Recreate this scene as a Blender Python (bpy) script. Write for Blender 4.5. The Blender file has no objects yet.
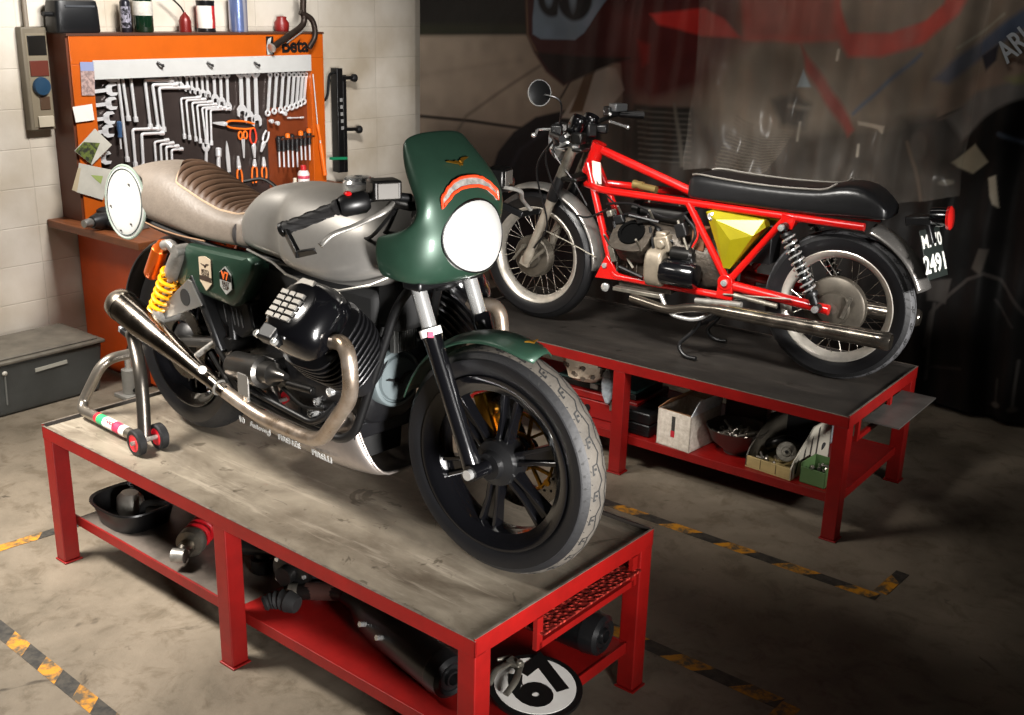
import bpy, bmesh, math, random
from mathutils import Vector, Matrix
random.seed(7)
PI = math.pi
sc = bpy.context.scene
COL = sc.collection
def V(*a): return Vector(a[0]) if len(a) == 1 else Vector(a)
R = math.radians
# ---------------------------------------------------------------- measured camera
FPX = 1093.335
CO = Vector((0, 0, 2.00275))
CF = Vector((-0.587686, 0.747475, -0.309687)); CR = Vector((0.780823, 0.624253, 0.024979)); CU = Vector((-0.211995, 0.227131, 0.95051))
def ray(u, v): return CF + CR*((u-512)/FPX) - CU*((v-357.5)/FPX)
def onplane(u, v, p0, n):
    d = ray(u, v); n = Vector(n); t = (Vector(p0)-CO).dot(n)/d.dot(n); return CO + d*t
def onX(u, v, x): return onplane(u, v, (x, 0, 0), (1, 0, 0))
def onY(u, v, y): return onplane(u, v, (0, y, 0), (0, 1, 0))
def onZ(u, v, z): return onplane(u, v, (0, 0, z), (0, 0, 1))
class Frame:
    def __init__(s, o, yaw):
        s.o = Vector(o); s.yaw = yaw
        s.x = Vector((math.cos(yaw), math.sin(yaw), 0)); s.y = Vector((-math.sin(yaw), math.cos(yaw), 0))
    def loc(s, q): q = q-s.o; return Vector((q.dot(s.x), q.dot(s.y), q.z))
    def at(s, u, v, y): return s.loc(onplane(u, v, s.o+s.y*y, s.y))
    def atz(s, u, v, z): return s.loc(onZ(u, v, s.o.z+z))
    def atx(s, u, v, x): return s.loc(onplane(u, v, s.o+s.x*x, s.x))
BH = 0.5258
B1 = Frame((-1.671289, 2.095122, BH), R(-4))
B2 = Frame((-3.117878, 4.157292, BH), -3.061232)
cam = bpy.data.cameras.new('camera'); camo = bpy.data.objects.new('camera', cam); COL.objects.link(camo)
cam.sensor_width = 36; cam.lens = FPX/1024*36; cam.clip_start = .05
m = Matrix.Identity(4)
for i in range(3): m[i][0] = CR[i]; m[i][1] = CU[i]; m[i][2] = -CF[i]; m[i][3] = CO[i]
camo.matrix_world = m; sc.camera = camo
# ---------------------------------------------------------------- object helpers
def tag(o, label=None, cat=None, group=None, kind=None):
    if label: o['label'] = label
    if cat: o['category'] = cat
    if group: o['group'] = group
    if kind: o['kind'] = kind
    return o
def thing(name, label, cat, loc=(0, 0, 0), rz=0, group=None, rot=None):
    o = bpy.data.objects.new(name, None); COL.objects.link(o); o.empty_display_size = .05
    o.location = loc; o.rotation_euler = rot if rot else (0, 0, rz)
    return tag(o, label, cat, group)
def rotz(a): return Matrix.Rotation(a, 3, 'Z')
def basis(axis, up=(0, 0, 1)):
    a = Vector(axis).normalized(); up = Vector(up)
    if abs(a.dot(up.normalized())) > .98: up = Vector((1, 0, 0)) if abs(a.x) < .9 else Vector((0, 1, 0))
    s = up.cross(a).normalized(); t = a.cross(s).normalized(); return s, t, a   # s,t span the cross section
def smooth_path(pts, n=6, closed=False):
    pts = [Vector(p) for p in pts]; out = []; N = len(pts)
    rng = range(N if closed else N-1)
    for i in rng:
        p1, p2 = pts[i], pts[(i+1) % N]
        p0 = pts[i-1] if (closed or i > 0) else p1*2-p2
        p3 = pts[(i+2) % N] if (closed or i+2 < N) else p2*2-p1
        for k in range(n):
            t = k/n
            out.append(.5*((2*p1)+(p2-p0)*t+(2*p0-5*p1+4*p2-p3)*t*t+(3*p1-p0-3*p2+p3)*t**3))
    if not closed: out.append(pts[-1])
    return out
def fillet(pts, r, n=5):
    """round the corners of a bent tube"""
    pts = [Vector(p) for p in pts]; out = [pts[0]]
    for i in range(1, len(pts)-1):
        a = pts[i-1]-pts[i]; b = pts[i+1]-pts[i]
        d = min(r, a.length*.48, b.length*.48); p = pts[i]+a.normalized()*d; q = pts[i]+b.normalized()*d
        for k in range(n+1):
            t = k/n; out.append(p*(1-t)**2+pts[i]*2*t*(1-t)+q*t*t)
    out.append(pts[-1]); return out
class MB:
    def __init__(s): s.bm = bmesh.new(); s.mi = 0; s.mats = []
    def mat(s, m):
        if m not in s.mats: s.mats.append(m)
        s.mi = s.mats.index(m); return s
    def _f(s, vs):
        try: f = s.bm.faces.new(vs); f.material_index = s.mi; return f
        except ValueError: return None
    def v(s, p): return s.bm.verts.new(p)
    def box(s, c, size, rot=None):
        c = Vector(c); h = Vector(size)/2; vs = []
        for dx in (-1, 1):
            for dy in (-1, 1):
                for dz in (-1, 1):
                    p = Vector((dx*h.x, dy*h.y, dz*h.z))
                    if rot is not None: p = rot @ p
                    vs.append(s.v(c+p))
        for q in ((0, 1, 3, 2), (4, 6, 7, 5), (0, 4, 5, 1), (2, 3, 7, 6), (0, 2, 6, 4), (1, 5, 7, 3)): s._f([vs[i] for i in q])
        return s
    def span(s, a, b):
        a = Vector(a); b = Vector(b); return s.box((a+b)/2, [abs(x) for x in (b-a)])
    def bar(s, p, q, w, h, up=(0, 0, 1), w2=None, h2=None):
        p = Vector(p); q = Vector(q); a, b, _ = basis(q-p, up)
        w2 = w if w2 is None else w2; h2 = h if h2 is None else h2
        r1 = [p+a*x*w/2+b*y*h/2 for x, y in ((-1, -1), (1, -1), (1, 1), (-1, 1))]
        r2 = [q+a*x*w2/2+b*y*h2/2 for x, y in ((-1, -1), (1, -1), (1, 1), (-1, 1))]
        return s.loft([r1, r2])
    def loft(s, rings, cap=True, closed=True, loop=False):
        rv = [[s.v(p) for p in r] for r in rings]; n = len(rv[0])
        m = len(rv)
        for i in range(m if loop else m-1):
            a, b = rv[i], rv[(i+1) % m]
            for j in range(n if closed else n-1):
                k = (j+1) % n; s._f([a[j], a[k], b[k], b[j]])
        if cap and closed and not loop: s._f(list(reversed(rv[0]))); s._f(rv[-1])
        return s
    def tube(s, pts, r, seg=10, cap=True, loop=False, flat=1.0, up=(0, 0, 1)):
        pts = [Vector(p) for p in pts]; N = len(pts); rs = r if isinstance(r, (list, tuple)) else [r]*N
        d0 = (pts[1]-pts[0]).normalized(); a, b, _ = basis(d0, up); rings = []
        for i, p in enumerate(pts):
            if loop: d = (pts[(i+1) % N]-pts[i-1])
            else: d = (pts[min(i+1, N-1)]-pts[max(i-1, 0)])
            if d.length < 1e-9: d = d0
            d = d.normalized(); a = (a-d*a.dot(d)).normalized(); b = d.cross(a)
            rings.append([p+a*math.cos(2*PI*k/seg)*rs[i]+b*math.sin(2*PI*k/seg)*rs[i]*flat for k in range(seg)])
        return s.loft(rings, cap, True, loop)
    def lathe(s, prof, o, axis, seg=24, cap=True, loop=False, up=(0, 0, 1)):
        """prof: (radius, height along the axis)"""
        o = Vector(o); a, b, c = basis(axis, up); rings = []
        for r, h in prof:
            rings.append([o+c*h+(a*math.cos(2*PI*k/seg)+b*math.sin(2*PI*k/seg))*max(r, 1e-5) for k in range(seg)])
        return s.loft(rings, cap, True, loop)
    def cyl(s, p, q, r, seg=16, r2=None):
        p = Vector(p); q = Vector(q); return s.lathe([(r, 0), (r if r2 is None else r2, (q-p).length)], p, q-p, seg)
    def prism(s, poly, d):
        """closed 3-D outline pushed along d"""
        d = Vector(d); return s.loft([[Vector(p) for p in poly], [Vector(p)+d for p in poly]])
    def ball(s, c, r, seg=16, rot=None):
        c = Vector(c); r = Vector(r if hasattr(r, '__len__') else (r, r, r)); rings = []; n = max(6, seg//2)
        for i in range(n+1):
            t = -PI/2+PI*i/n; t = max(min(t, PI/2-.02), -PI/2+.02); ring = []
            for k in range(seg):
                p = Vector((math.cos(t)*math.cos(2*PI*k/seg)*r.x, math.cos(t)*math.sin(2*PI*k/seg)*r.y, math.sin(t)*r.z))
                if rot is not None: p = rot @ p
                ring.append(c+p)
            rings.append(ring)
        return s.loft(rings)
    def ring(s, c, axis, Rr, r, seg=32, rs=8):
        a, b, _ = basis(axis); c = Vector(c)
        return s.tube([c+a*math.cos(2*PI*k/seg)*Rr+b*math.sin(2*PI*k/seg)*Rr for k in range(seg)], r, rs, loop=True, up=axis)
    def xf(s, M):
        bmesh.ops.transform(s.bm, matrix=M, verts=s.bm.verts); return s
    def build(s, name, mt=None, parent=None, smooth=38, bevel=0, loc=None, sub=0, segs=2, solid=0, cat=None):
        bm = s.bm
        if loc is not None:
            bmesh.ops.translate(bm, vec=-Vector(loc), verts=bm.verts)
        bmesh.ops.recalc_face_normals(bm, faces=bm.faces)
        me = bpy.data.meshes.new(name); bm.to_mesh(me); bm.free()
        mats = s.mats if s.mats else [mt]
        for q in mats: me.materials.append(q)
        if smooth:
            me.shade_smooth()
            if not sub: me.set_sharp_from_angle(angle=R(smooth))
        o = bpy.data.objects.new(name, me); COL.objects.link(o)
        if loc is not None: o.location = loc
        if parent: o.parent = parent
        if solid:
            q = o.modifiers.new('solid', 'SOLIDIFY'); q.thickness = solid; q.offset = 0
        if bevel:
            q = o.modifiers.new('bevel', 'BEVEL'); q.width = bevel; q.segments = segs; q.limit_method = 'ANGLE'; q.angle_limit = R(40)
        if sub:
            q = o.modifiers.new('sub', 'SUBSURF'); q.levels = sub; q.render_levels = sub
        return o
def copy_tree(o, parent=None):
    c = o.copy(); COL.objects.link(c)
    if parent: c.parent = parent
    for ch in list(o.children): copy_tree(ch, c)
    return c
FONT_CACHE = {}
def lettering(txt, size, mt, M, parent=None, name='lettering', bold=0, depth=.0008, width=1.0, align='CENTER'):
    """raised lettering: M places a text whose x runs along the line and whose y is up"""
    cu = bpy.data.curves.new('lettering', 'FONT'); cu.body = txt; cu.size = size; cu.extrude = depth; cu.offset = bold
    cu.align_x = align; cu.align_y = 'CENTER'; cu.resolution_u = 4
    t = bpy.data.objects.new('lettering', cu); COL.objects.link(t)
    bpy.context.view_layer.update()
    me = bpy.data.meshes.new_from_object(t.evaluated_get(bpy.context.evaluated_depsgraph_get()))
    bpy.data.objects.remove(t); bpy.data.curves.remove(cu)
    me.transform(Matrix.Diagonal((width, 1, 1, 1))); me.transform(M); me.materials.clear(); me.materials.append(mt)
    o = bpy.data.objects.new(name, me); COL.objects.link(o)
    if parent: o.parent = parent
    return o
def place(o, x, y):
    """matrix from origin and the two in-plane directions"""
    x = Vector(x).normalized(); y = Vector(y); y = (y-x*x.dot(y)).normalized(); z = x.cross(y); m = Matrix.Identity(4)
    for i in range(3): m[i][0] = x[i]; m[i][1] = y[i]; m[i][2] = z[i]; m[i][3] = Vector(o)[i]
    return m
# ---------------------------------------------------------------- materials
def lin(c):
    if isinstance(c, str):
        c = c.lstrip('#'); c = [int(c[i:i+2], 16)/255 for i in (0, 2, 4)]
        c = [x/12.92 if x <= .04045 else ((x+.055)/1.055)**2.4 for x in c]
    return (*c[:3], 1)
MATS = {}
def mat(name, col, rough=.5, metal=0, var=0, vs=8, bump=0, bs=40, col2=None, coat=0, spec=.5, trans=0, emit=None, rv=0, coord='Object', stretch=None, contrast=.5):
    if name in MATS: return MATS[name]
    m = bpy.data.materials.new(name); m.use_nodes = True; nt = m.node_tree; N = nt.nodes; b = N['Principled BSDF']
    b.inputs['Base Color'].default_value = lin(col); b.inputs['Roughness'].default_value = rough; b.inputs['Metallic'].default_value = metal
    b.inputs['Specular IOR Level'].default_value = spec; b.inputs['Coat Weight'].default_value = coat; b.inputs['Coat Roughness'].default_value = .08
    b.inputs['Transmission Weight'].default_value = trans
    if emit: b.inputs['Emission Color'].default_value = lin(emit[0]); b.inputs['Emission Strength'].default_value = emit[1]
    tc = N.new('ShaderNodeTexCoord'); src = tc.outputs[coord]
    if stretch:
        mp = N.new('ShaderNodeMapping'); mp.inputs['Scale'].default_value = stretch; nt.links.new(src, mp.inputs['Vector']); src = mp.outputs['Vector']
    n1 = N.new('ShaderNodeTexNoise'); n1.inputs['Scale'].default_value = vs; n1.inputs['Detail'].default_value = 8; n1.inputs['Roughness'].default_value = .65
    nt.links.new(src, n1.inputs['Vector'])
    rp = N.new('ShaderNodeValToRGB'); c = .5; w = contrast/2
    rp.color_ramp.elements[0].position = c-w*.5; rp.color_ramp.elements[1].position = c+w*.5
    base = lin(col); v = var if var else .06
    c2 = lin(col2) if col2 else (*[x*(1-v) for x in base[:3]], 1)
    rp.color_ramp.elements[0].color = c2; rp.color_ramp.elements[1].color = base
    nt.links.new(n1.outputs['Fac'], rp.inputs['Fac']); nt.links.new(rp.outputs['Color'], b.inputs['Base Color'])
    if rv:
        mr = N.new('ShaderNodeMapRange'); mr.inputs['From Min'].default_value = .3; mr.inputs['From Max'].default_value = .7
        mr.inputs['To Min'].default_value = max(0, rough-rv); mr.inputs['To Max'].default_value = min(1, rough+rv)
        nt.links.new(n1.outputs['Fac'], mr.inputs['Value']); nt.links.new(mr.outputs['Result'], b.inputs['Roughness'])
    if bump:
        n2 = N.new('ShaderNodeTexNoise'); n2.inputs['Scale'].default_value = bs; n2.inputs['Detail'].default_value = 5
        nt.links.new(src, n2.inputs['Vector'])
        bp = N.new('ShaderNodeBump'); bp.inputs['Strength'].default_value = bump; bp.inputs['Distance'].default_value = .01
        nt.links.new(n2.outputs['Fac'], bp.inputs['Height']); nt.links.new(bp.outputs['Normal'], b.inputs['Normal'])
    MATS[name] = m; return m
RED = mat('bench_red', '#800b08', .42, 0, .3, 9, .05, 30, contrast=.7)
BLK = mat('satin_black', '#0c0c0d', .38, 0, .2, 12)
GLB = mat('gloss_black', '#08080a', .16, 0, .1, coat=.5)
MTB = mat('matt_black', '#0f0f0f', .75, 0, .3)
RUB = mat('rubber', '#0e0e10', .62, 0, .25, 20, .1, 60)
SIDEW = mat('sidewall_rubber', '#0d0d0f', .4, 0, .2, 20)
TREAD = mat('dusty_tread', '#4a453e', .8, 0, .35, 14, .2, 80)
CHR = mat('chrome', '#dcdcda', .2, .78, .05)
STL = mat('brushed_steel', '#9d968c', .28, 1, .25, 20, 0, rv=.1)
ALU = mat('cast_aluminium', '#a19e98', .45, .65, .35, 25, .1, 60, rv=.1)
DAL = mat('dirty_aluminium', '#8b867b', .5, .8, .5, 14, .2, 50)
DST = mat('dark_steel', '#3b3a39', .35, .9, .3, 14)
GRN = mat('racing_green', '#243d30', .4, .35, .08, 30, coat=.25)
SLV = mat('matt_silver_paint', '#97948f', .42, .6, .05, 40)
WHT = mat('white_plate', '#adadaa', .4, 0, .03)
RDP = mat('frame_red', '#a80d0a', .25, 0, .08, coat=.6)
GLD = mat('gold_anodised', '#c08a2e', .3, .9, .1)
YSP = mat('spring_yellow', '#f2a30c', .35, 0, .1)
ORA = mat('anodised_orange', '#c85a14', .3, .6, .15)
# ================================================================ the setting
def nodemat(name):
    m = bpy.data.materials.new(name); m.use_nodes = True; return m, m.node_tree, m.node_tree.nodes, m.node_tree.nodes['Principled BSDF']
def concrete():
    m, nt, N, b = nodemat('concrete_floor'); L = nt.links
    tc = N.new('ShaderNodeTexCoord')
    def noise(sc_, det=8, ro=.6, dist=0):
        n = N.new('ShaderNodeTexNoise'); n.inputs['Scale'].default_value = sc_; n.inputs['Detail'].default_value = det; n.inputs['Roughness'].default_value = ro
        n.inputs['Distortion'].default_value = dist; L.new(tc.outputs['Object'], n.inputs['Vector']); return n
    def ramp(n, p0, c0, p1, c1):
        r = N.new('ShaderNodeValToRGB'); r.color_ramp.elements[0].position = p0; r.color_ramp.elements[1].position = p1
        r.color_ramp.elements[0].color = lin(c0); r.color_ramp.elements[1].color = lin(c1); L.new(n.outputs['Fac'], r.inputs['Fac']); return r
    a = ramp(noise(1.6, 10, .62, .4), .34, '#5a5246', .7, '#84796a')
    d = ramp(noise(9, 8, .7, .6), .36, '#b5ad9f', .5, '#ffffff')
    mx = N.new('ShaderNodeMix'); mx.data_type = 'RGBA'; mx.blend_type = 'MULTIPLY'; mx.inputs['Factor'].default_value = .55
    L.new(a.outputs['Color'], mx.inputs[6]); L.new(d.outputs['Color'], mx.inputs[7])
    s = ramp(noise(3.1, 4, .8, 1.2), .64, '#ffffff', .72, '#5c5346')
    mx2 = N.new('ShaderNodeMix'); mx2.data_type = 'RGBA'; mx2.blend_type = 'MULTIPLY'; mx2.inputs['Factor'].default_value = .7
    L.new(mx.outputs[2], mx2.inputs[6]); L.new(s.outputs['Color'], mx2.inputs[7]); L.new(mx2.outputs[2], b.inputs['Base Color'])
    b.inputs['Roughness'].default_value = .55; b.inputs['Specular IOR Level'].default_value = .35
    bp = N.new('ShaderNodeBump'); bp.inputs['Strength'].default_value = .25; bp.inputs['Distance'].default_value = .01
    L.new(noise(26, 6, .7).outputs['Fac'], bp.inputs['Height']); L.new(bp.outputs['Normal'], b.inputs['Normal']); return m
CONC = concrete()
def blockwall():
    m, nt, N, b = nodemat('painted_block_wall'); L = nt.links
    tc = N.new('ShaderNodeTexCoord'); sp = N.new('ShaderNodeSeparateXYZ'); L.new(tc.outputs['Object'], sp.inputs[0])
    cb = N.new('ShaderNodeCombineXYZ')
    ad = N.new('ShaderNodeMath'); ad.operation = 'ADD'; ad.inputs[1].default_value = 5.083; L.new(sp.outputs['Y'], ad.inputs[0])
    az = N.new('ShaderNodeMath'); az.operation = 'ADD'; az.inputs[1].default_value = .184; L.new(sp.outputs['Z'], az.inputs[0])
    L.new(ad.outputs[0], cb.inputs['X']); L.new(az.outputs[0], cb.inputs['Y'])
    br = N.new('ShaderNodeTexBrick'); br.inputs['Scale'].default_value = 1; br.inputs['Brick Width'].default_value = .5; br.inputs['Row Height'].default_value = .2
    br.inputs['Mortar Size'].default_value = .004; br.inputs['Mortar Smooth'].default_value = .6; br.offset = 0
    br.inputs['Color1'].default_value = lin('#cdc5b8'); br.inputs['Color2'].default_value = lin('#c8c0b3'); br.inputs['Mortar'].default_value = lin('#c3bbae')
    L.new(cb.outputs[0], br.inputs['Vector'])
    n = N.new('ShaderNodeTexNoise'); n.inputs['Scale'].default_value = 2.2; n.inputs['Detail'].default_value = 8; L.new(tc.outputs['Object'], n.inputs['Vector'])
    r = N.new('ShaderNodeValToRGB'); r.color_ramp.elements[0].position = .3; r.color_ramp.elements[1].position = .6
    r.color_ramp.elements[0].color = lin('#d9d2c6'); r.color_ramp.elements[1].color = (1, 1, 1, 1); L.new(n.outputs['Fac'], r.inputs['Fac'])
    mx = N.new('ShaderNodeMix'); mx.data_type = 'RGBA'; mx.blend_type = 'MULTIPLY'; mx.inputs['Factor'].default_value = 1
    L.new(br.outputs['Color'], mx.inputs[6]); L.new(r.outputs['Color'], mx.inputs[7]); L.new(mx.outputs[2], b.inputs['Base Color'])
    b.inputs['Roughness'].default_value = .6
    n2 = N.new('ShaderNodeTexNoise'); n2.inputs['Scale'].default_value = 30; L.new(tc.outputs['Object'], n2.inputs['Vector'])
    ma = N.new('ShaderNodeMath'); ma.operation = 'MULTIPLY_ADD'; ma.inputs[1].default_value = -1; L.new(br.outputs['Fac'], ma.inputs[0])
    ms = N.new('ShaderNodeMath'); ms.operation = 'MULTIPLY'; ms.inputs[1].default_value = .25; L.new(n2.outputs['Fac'], ms.inputs[0]); L.new(ms.outputs[0], ma.inputs[2])
    bp = N.new('ShaderNodeBump'); bp.inputs['Strength'].default_value = .45; bp.inputs['Distance'].default_value = .004
    L.new(ma.outputs[0], bp.inputs['Height']); L.new(bp.outputs['Normal'], b.inputs['Normal']); return m
WALLM = blockwall()
DARKW = mat('dark_wall', '#2a2826', .8, 0, .2, 3)
def struct(name, mb, m, **k): return tag(mb.build(name, m, **k), kind='structure')
struct('floor', MB().span((-5.7, -4, -.1), (4, 7.6, 0)), CONC, smooth=0)
struct('wall_left', MB().span((-5.75, -4, 0), (-5.5, 5.87, 3.2)), WALLM, smooth=0)
struct('wall_back', MB().span((-5.75, 6.9, 0), (4, 7.1, 3.2)), DARKW, smooth=0)
struct('wall_corner', MB().span((-5.75, 5.88, 0), (-5.5, 6.9, 3.2)), DARKW, smooth=0)
# hazard tape on the floor
TY = mat('tape_yellow', '#b87c10', .65, 0, .75, 18, .1, 60, col2='#4d4333', contrast=.3)
TB = mat('tape_black', '#1b1a18', .65, 0, .5, 30, col2='#3a362f', contrast=.4)
def tape(name, label, p, q, w=.05, step=.1, skew=.045, first=0):
    p = Vector((*p, 0)); q = Vector((*q, 0)); d = (q-p).normalized(); n = Vector((-d.y, d.x, 0)); Ln = (q-p).length
    mb = MB(); k = 0; s = 0
    while s < Ln-1e-6:
        e = min(s+step, Ln); mb.mat(TY if (k+first) % 2 == 0 else TB)
        a = s if s == 0 else s+skew; a2 = s; b2 = e; b = e if e >= Ln else e+skew
        a = min(a, Ln); b = min(b, Ln)
        lo = [p+d*a2-n*w/2, p+d*b2-n*w/2, p+d*b+n*w/2, p+d*a+n*w/2]
        mb.prism([x+Vector((0, 0, .0004)) for x in lo], (0, 0, .0012)); s = e; k += 1
    o = mb.build('hazard_tape', None, smooth=0, loc=((p+q)/2).to_tuple()); return tag(o, label, 'floor tape', 'hazard tape on the floor')
tape('t', 'hazard tape strip between the two benches, running past the tall red bench leg', (-2.5, 3.56), (-1.10, 3.56), .055, .125, .05)
tape('t', 'short dim hazard tape strip turning back from the far strip beside the second bench', (-1.105, 3.60), (-1.095, 3.80), .05, .11)
tape('t', 'hazard tape strip emerging from under the near bench towards the lower right', (-2.0, 2.765), (-1.09, 2.745), .06, .125, .05)
tape('t', 'short hazard tape piece turning towards the viewer at the lower right', (-1.06, 2.76), (-1.065, 2.6), .06, .13)
tape('t', 'worn hazard tape strip on the pale floor at the lower left', (-3.45, 1.44), (-2.5, 1.40), .055, .105, -.05, 1)
tape('t', 'hazard tape strip behind the far left leg of the near bench', (-3.77, 1.68), (-3.69, 2.35), .05, .16, .04)
# ================================================================ benches
def sheet(name, base, dark, lightc):
    m, nt, N, b = nodemat(name); L = nt.links; tc = N.new('ShaderNodeTexCoord')
    def noise(s, scl, det=8, ro=.65, dist=.5):
        mp = N.new('ShaderNodeMapping'); mp.inputs['Scale'].default_value = scl; L.new(tc.outputs['Object'], mp.inputs[0])
        n = N.new('ShaderNodeTexNoise'); n.inputs['Scale'].default_value = s; n.inputs['Detail'].default_value = det; n.inputs['Roughness'].default_value = ro; n.inputs['Distortion'].default_value = dist
        L.new(mp.outputs[0], n.inputs['Vector']); return n
    def ramp(n, p0, c0, p1, c1):
        r = N.new('ShaderNodeValToRGB'); r.color_ramp.elements[0].position = p0; r.color_ramp.elements[1].position = p1
        r.color_ramp.elements[0].color = lin(c0); r.color_ramp.elements[1].color = lin(c1); L.new(n.outputs['Fac'], r.inputs['Fac']); return r
    a = ramp(noise(2.2, (1, 1.6, 1)), .33, dark, .62, base)
    c = ramp(noise(5, (.35, 3, 1), 8, .7, .3), .55, '#000000', .8, '#ffffff')
    mx = N.new('ShaderNodeMix'); mx.data_type = 'RGBA'; L.new(c.outputs['Color'], mx.inputs['Factor']); L.new(a.outputs['Color'], mx.inputs[6]); mx.inputs[7].default_value = lin(lightc)
    st = ramp(noise(7, (1, 1, 1), 3, .8, 1.5), .62, '#ffffff', .68, '#6e6150')
    m2 = N.new('ShaderNodeMix'); m2.data_type = 'RGBA'; m2.blend_type = 'MULTIPLY'; m2.inputs['Factor'].default_value = .6
    L.new(mx.outputs[2], m2.inputs[6]); L.new(st.outputs['Color'], m2.inputs[7]); L.new(m2.outputs[2], b.inputs['Base Color'])
    rr = N.new('ShaderNodeMapRange'); rr.inputs['To Min'].default_value = .36; rr.inputs['To Max'].default_value = .62; L.new(noise(4, (1, 1, 1)).outputs['Fac'], rr.inputs['Value']); L.new(rr.outputs['Result'], b.inputs['Roughness'])
    b.inputs['Metallic'].default_value = .25
    bp = N.new('ShaderNodeBump'); bp.inputs['Strength'].default_value = .12; bp.inputs['Distance'].default_value = .004; L.new(noise(30, (1, 1, 1)).outputs['Fac'], bp.inputs['Height']); L.new(bp.outputs['Normal'], b.inputs['Normal']); return m
SHEET1 = sheet('worn_steel_sheet', '#8b8273', '#50463a', '#b3a999')
SHEET2 = sheet('dark_steel_sheet', '#322e2a', '#1f1c1a', '#453f3a')
EDGE = mat('worn_edge', '#8a7f74', .45, .5, .5, 30)
def treadplate():
    m, nt, N, b = nodemat('red_tread_plate'); L = nt.links; tc = N.new('ShaderNodeTexCoord')
    vo = N.new('ShaderNodeTexVoronoi'); vo.inputs['Scale'].default_value = 70; L.new(tc.outputs['Object'], vo.inputs['Vector'])
    r = N.new('ShaderNodeValToRGB'); r.color_ramp.elements[0].position = .25; r.color_ramp.elements[1].position = .5
    r.color_ramp.elements[0].color = lin('#b03a30'); r.color_ramp.elements[1].color = lin('#5a1410'); L.new(vo.outputs['Distance'], r.inputs['Fac']); L.new(r.outputs['Color'], b.inputs['Base Color'])
    bp = N.new('ShaderNodeBump'); bp.inputs['Strength'].default_value = .8; bp.inputs['Distance'].default_value = -.006; L.new(vo.outputs['Distance'], bp.inputs['Height']); L.new(bp.outputs['Normal'], b.inputs['Normal'])
    b.inputs['Roughness'].default_value = .4; return m
TRP = treadplate()
def bench(o, yaw, label, top, L_, W_, leafx, leafm, name='motorcycle_bench'):
    t = thing('motorcycle_bench', label, 'work bench', (*o, 0), yaw, 'red steel motorcycle benches')
    H = BH; lw = .060
    MB().span((-L_+.006, .006, H-.006), (-.006, W_-.006, H)).build('bench_top', top, t, smooth=0)
    fr = MB(); rh = .043
    for a, b in (((-L_, 0, 0), (0, .006, 0)), ((-L_, W_-.006, 0), (0, W_, 0)), ((-L_, 0, 0), (-L_+.006, W_, 0)), ((-.006, 0, 0), (0, W_, 0))):
        lip = .004 if a[1] == 0 and b[1] < .01 else .011
        fr.span((a[0], a[1], H-rh), (b[0], b[1], H+lip))
    for y in (.006, W_-.04): fr.span((-L_, y, H-rh), (0, y+.034, H-rh+.005))
    fr.build('frame', RED, t, smooth=0, bevel=.0015)
    ed = MB()
    for y in (-.0006, W_-.0062): ed.span((-L_, y, H+.0035 if y < 0 else H+.0105), (0, y+.0068, H+.0048 if y < 0 else H+.0118))
    ed.span((-.0064, 0, H+.0105), (.0006, W_, H+.0118)); ed.span((-L_-.0006, 0, H+.0105), (-L_+.0064, W_, H+.0118))
    dk = MB(); dk.span((-L_+.0062, .007, H+.0002), (-L_+.012, W_-.006, H+.0122)); dk.span((-L_+.0062, W_-.012, H+.0002), (-.006, W_-.0062, H+.0122)); dk.span((-.012, .007, H), (-.006, W_-.006, H+.006)); dk.build('rim_lip', mat('rim_dark', '#241f1b', .6), t, smooth=0)
    ed.build('worn_rim', EDGE, t, smooth=0)
    for x in (-L_, -L_/2-lw/2, -lw):
        for y in (.001, W_-lw-.001):
            l = MB(); l.span((x+.001, y, .008), (x+lw-.001, y+lw, H-rh+.002)); l.span((x-.005, y-.004, .0), (x+lw+.006, y+lw+.006, .007))
            l.build('leg', RED, t, smooth=0, bevel=.003)
    sh = MB()
    if name == 'near':
        sh.mat(mat('shelf_dusty', '#6b625a', .5, .2, .4, 9)); sh.span((-L_+lw, .075, .158), (-L_/2-lw/2, W_-.06, .166)); sh.mat(RED)
        sh.span((-L_/2-lw/2, .075, .158), (-lw*.6, W_-.06, .166))
    else:
        sh.mat(RED); sh.span((-L_+lw, .075, .158), (-lw*.6, W_-.06, .166))
    sh.mat(RED); sh.span((-L_+lw*.5, .068, .13), (-lw*.5, .075, .168)); sh.span((-L_+lw*.5, W_-.067, .13), (-lw*.5, W_-.06, .168)); sh.span((-lw*.6, .07, .13), (-lw*.5, W_-.06, .168))
    sh.build('shelf', None, t, smooth=0, bevel=.001)
    ba = MB()
    bx_ = leafx[1]-.02 if leafx[1] < .03 else -.012
    y0_, y1_ = (.25, W_-.1) if leafx[1] < .03 else (.14, .5)
    ba.bar((bx_, y0_, .40), (bx_, y1_, .40), .014, .02)
    for y in (y0_, y1_): ba.span((bx_-.007, y-.012, .39), (bx_+.007, y+.012, H-rh+.002))
    ba.build('leaf_bracket', RED, t, smooth=0)
    MB().span((leafx[0], .25, .436), (leafx[1], W_-.085, .442)).build('ramp_leaf', leafm, t, smooth=0)
    return t
bench1 = bench((-1.475, 1.762), -.0197, 'near red steel bench with worn steel top carrying the green and silver motorcycle', SHEET1, 2.058, .793, (-.09, .018), TRP, 'near')
bench2 = bench((-1.390, 3.855), .0226, 'far red steel bench with dark top carrying the red framed motorcycle', SHEET2, 2.058, .80, (-.03, .115), mat('leaf_grey', '#5c5955', .45, .3, .3, 10), 'far')
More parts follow.
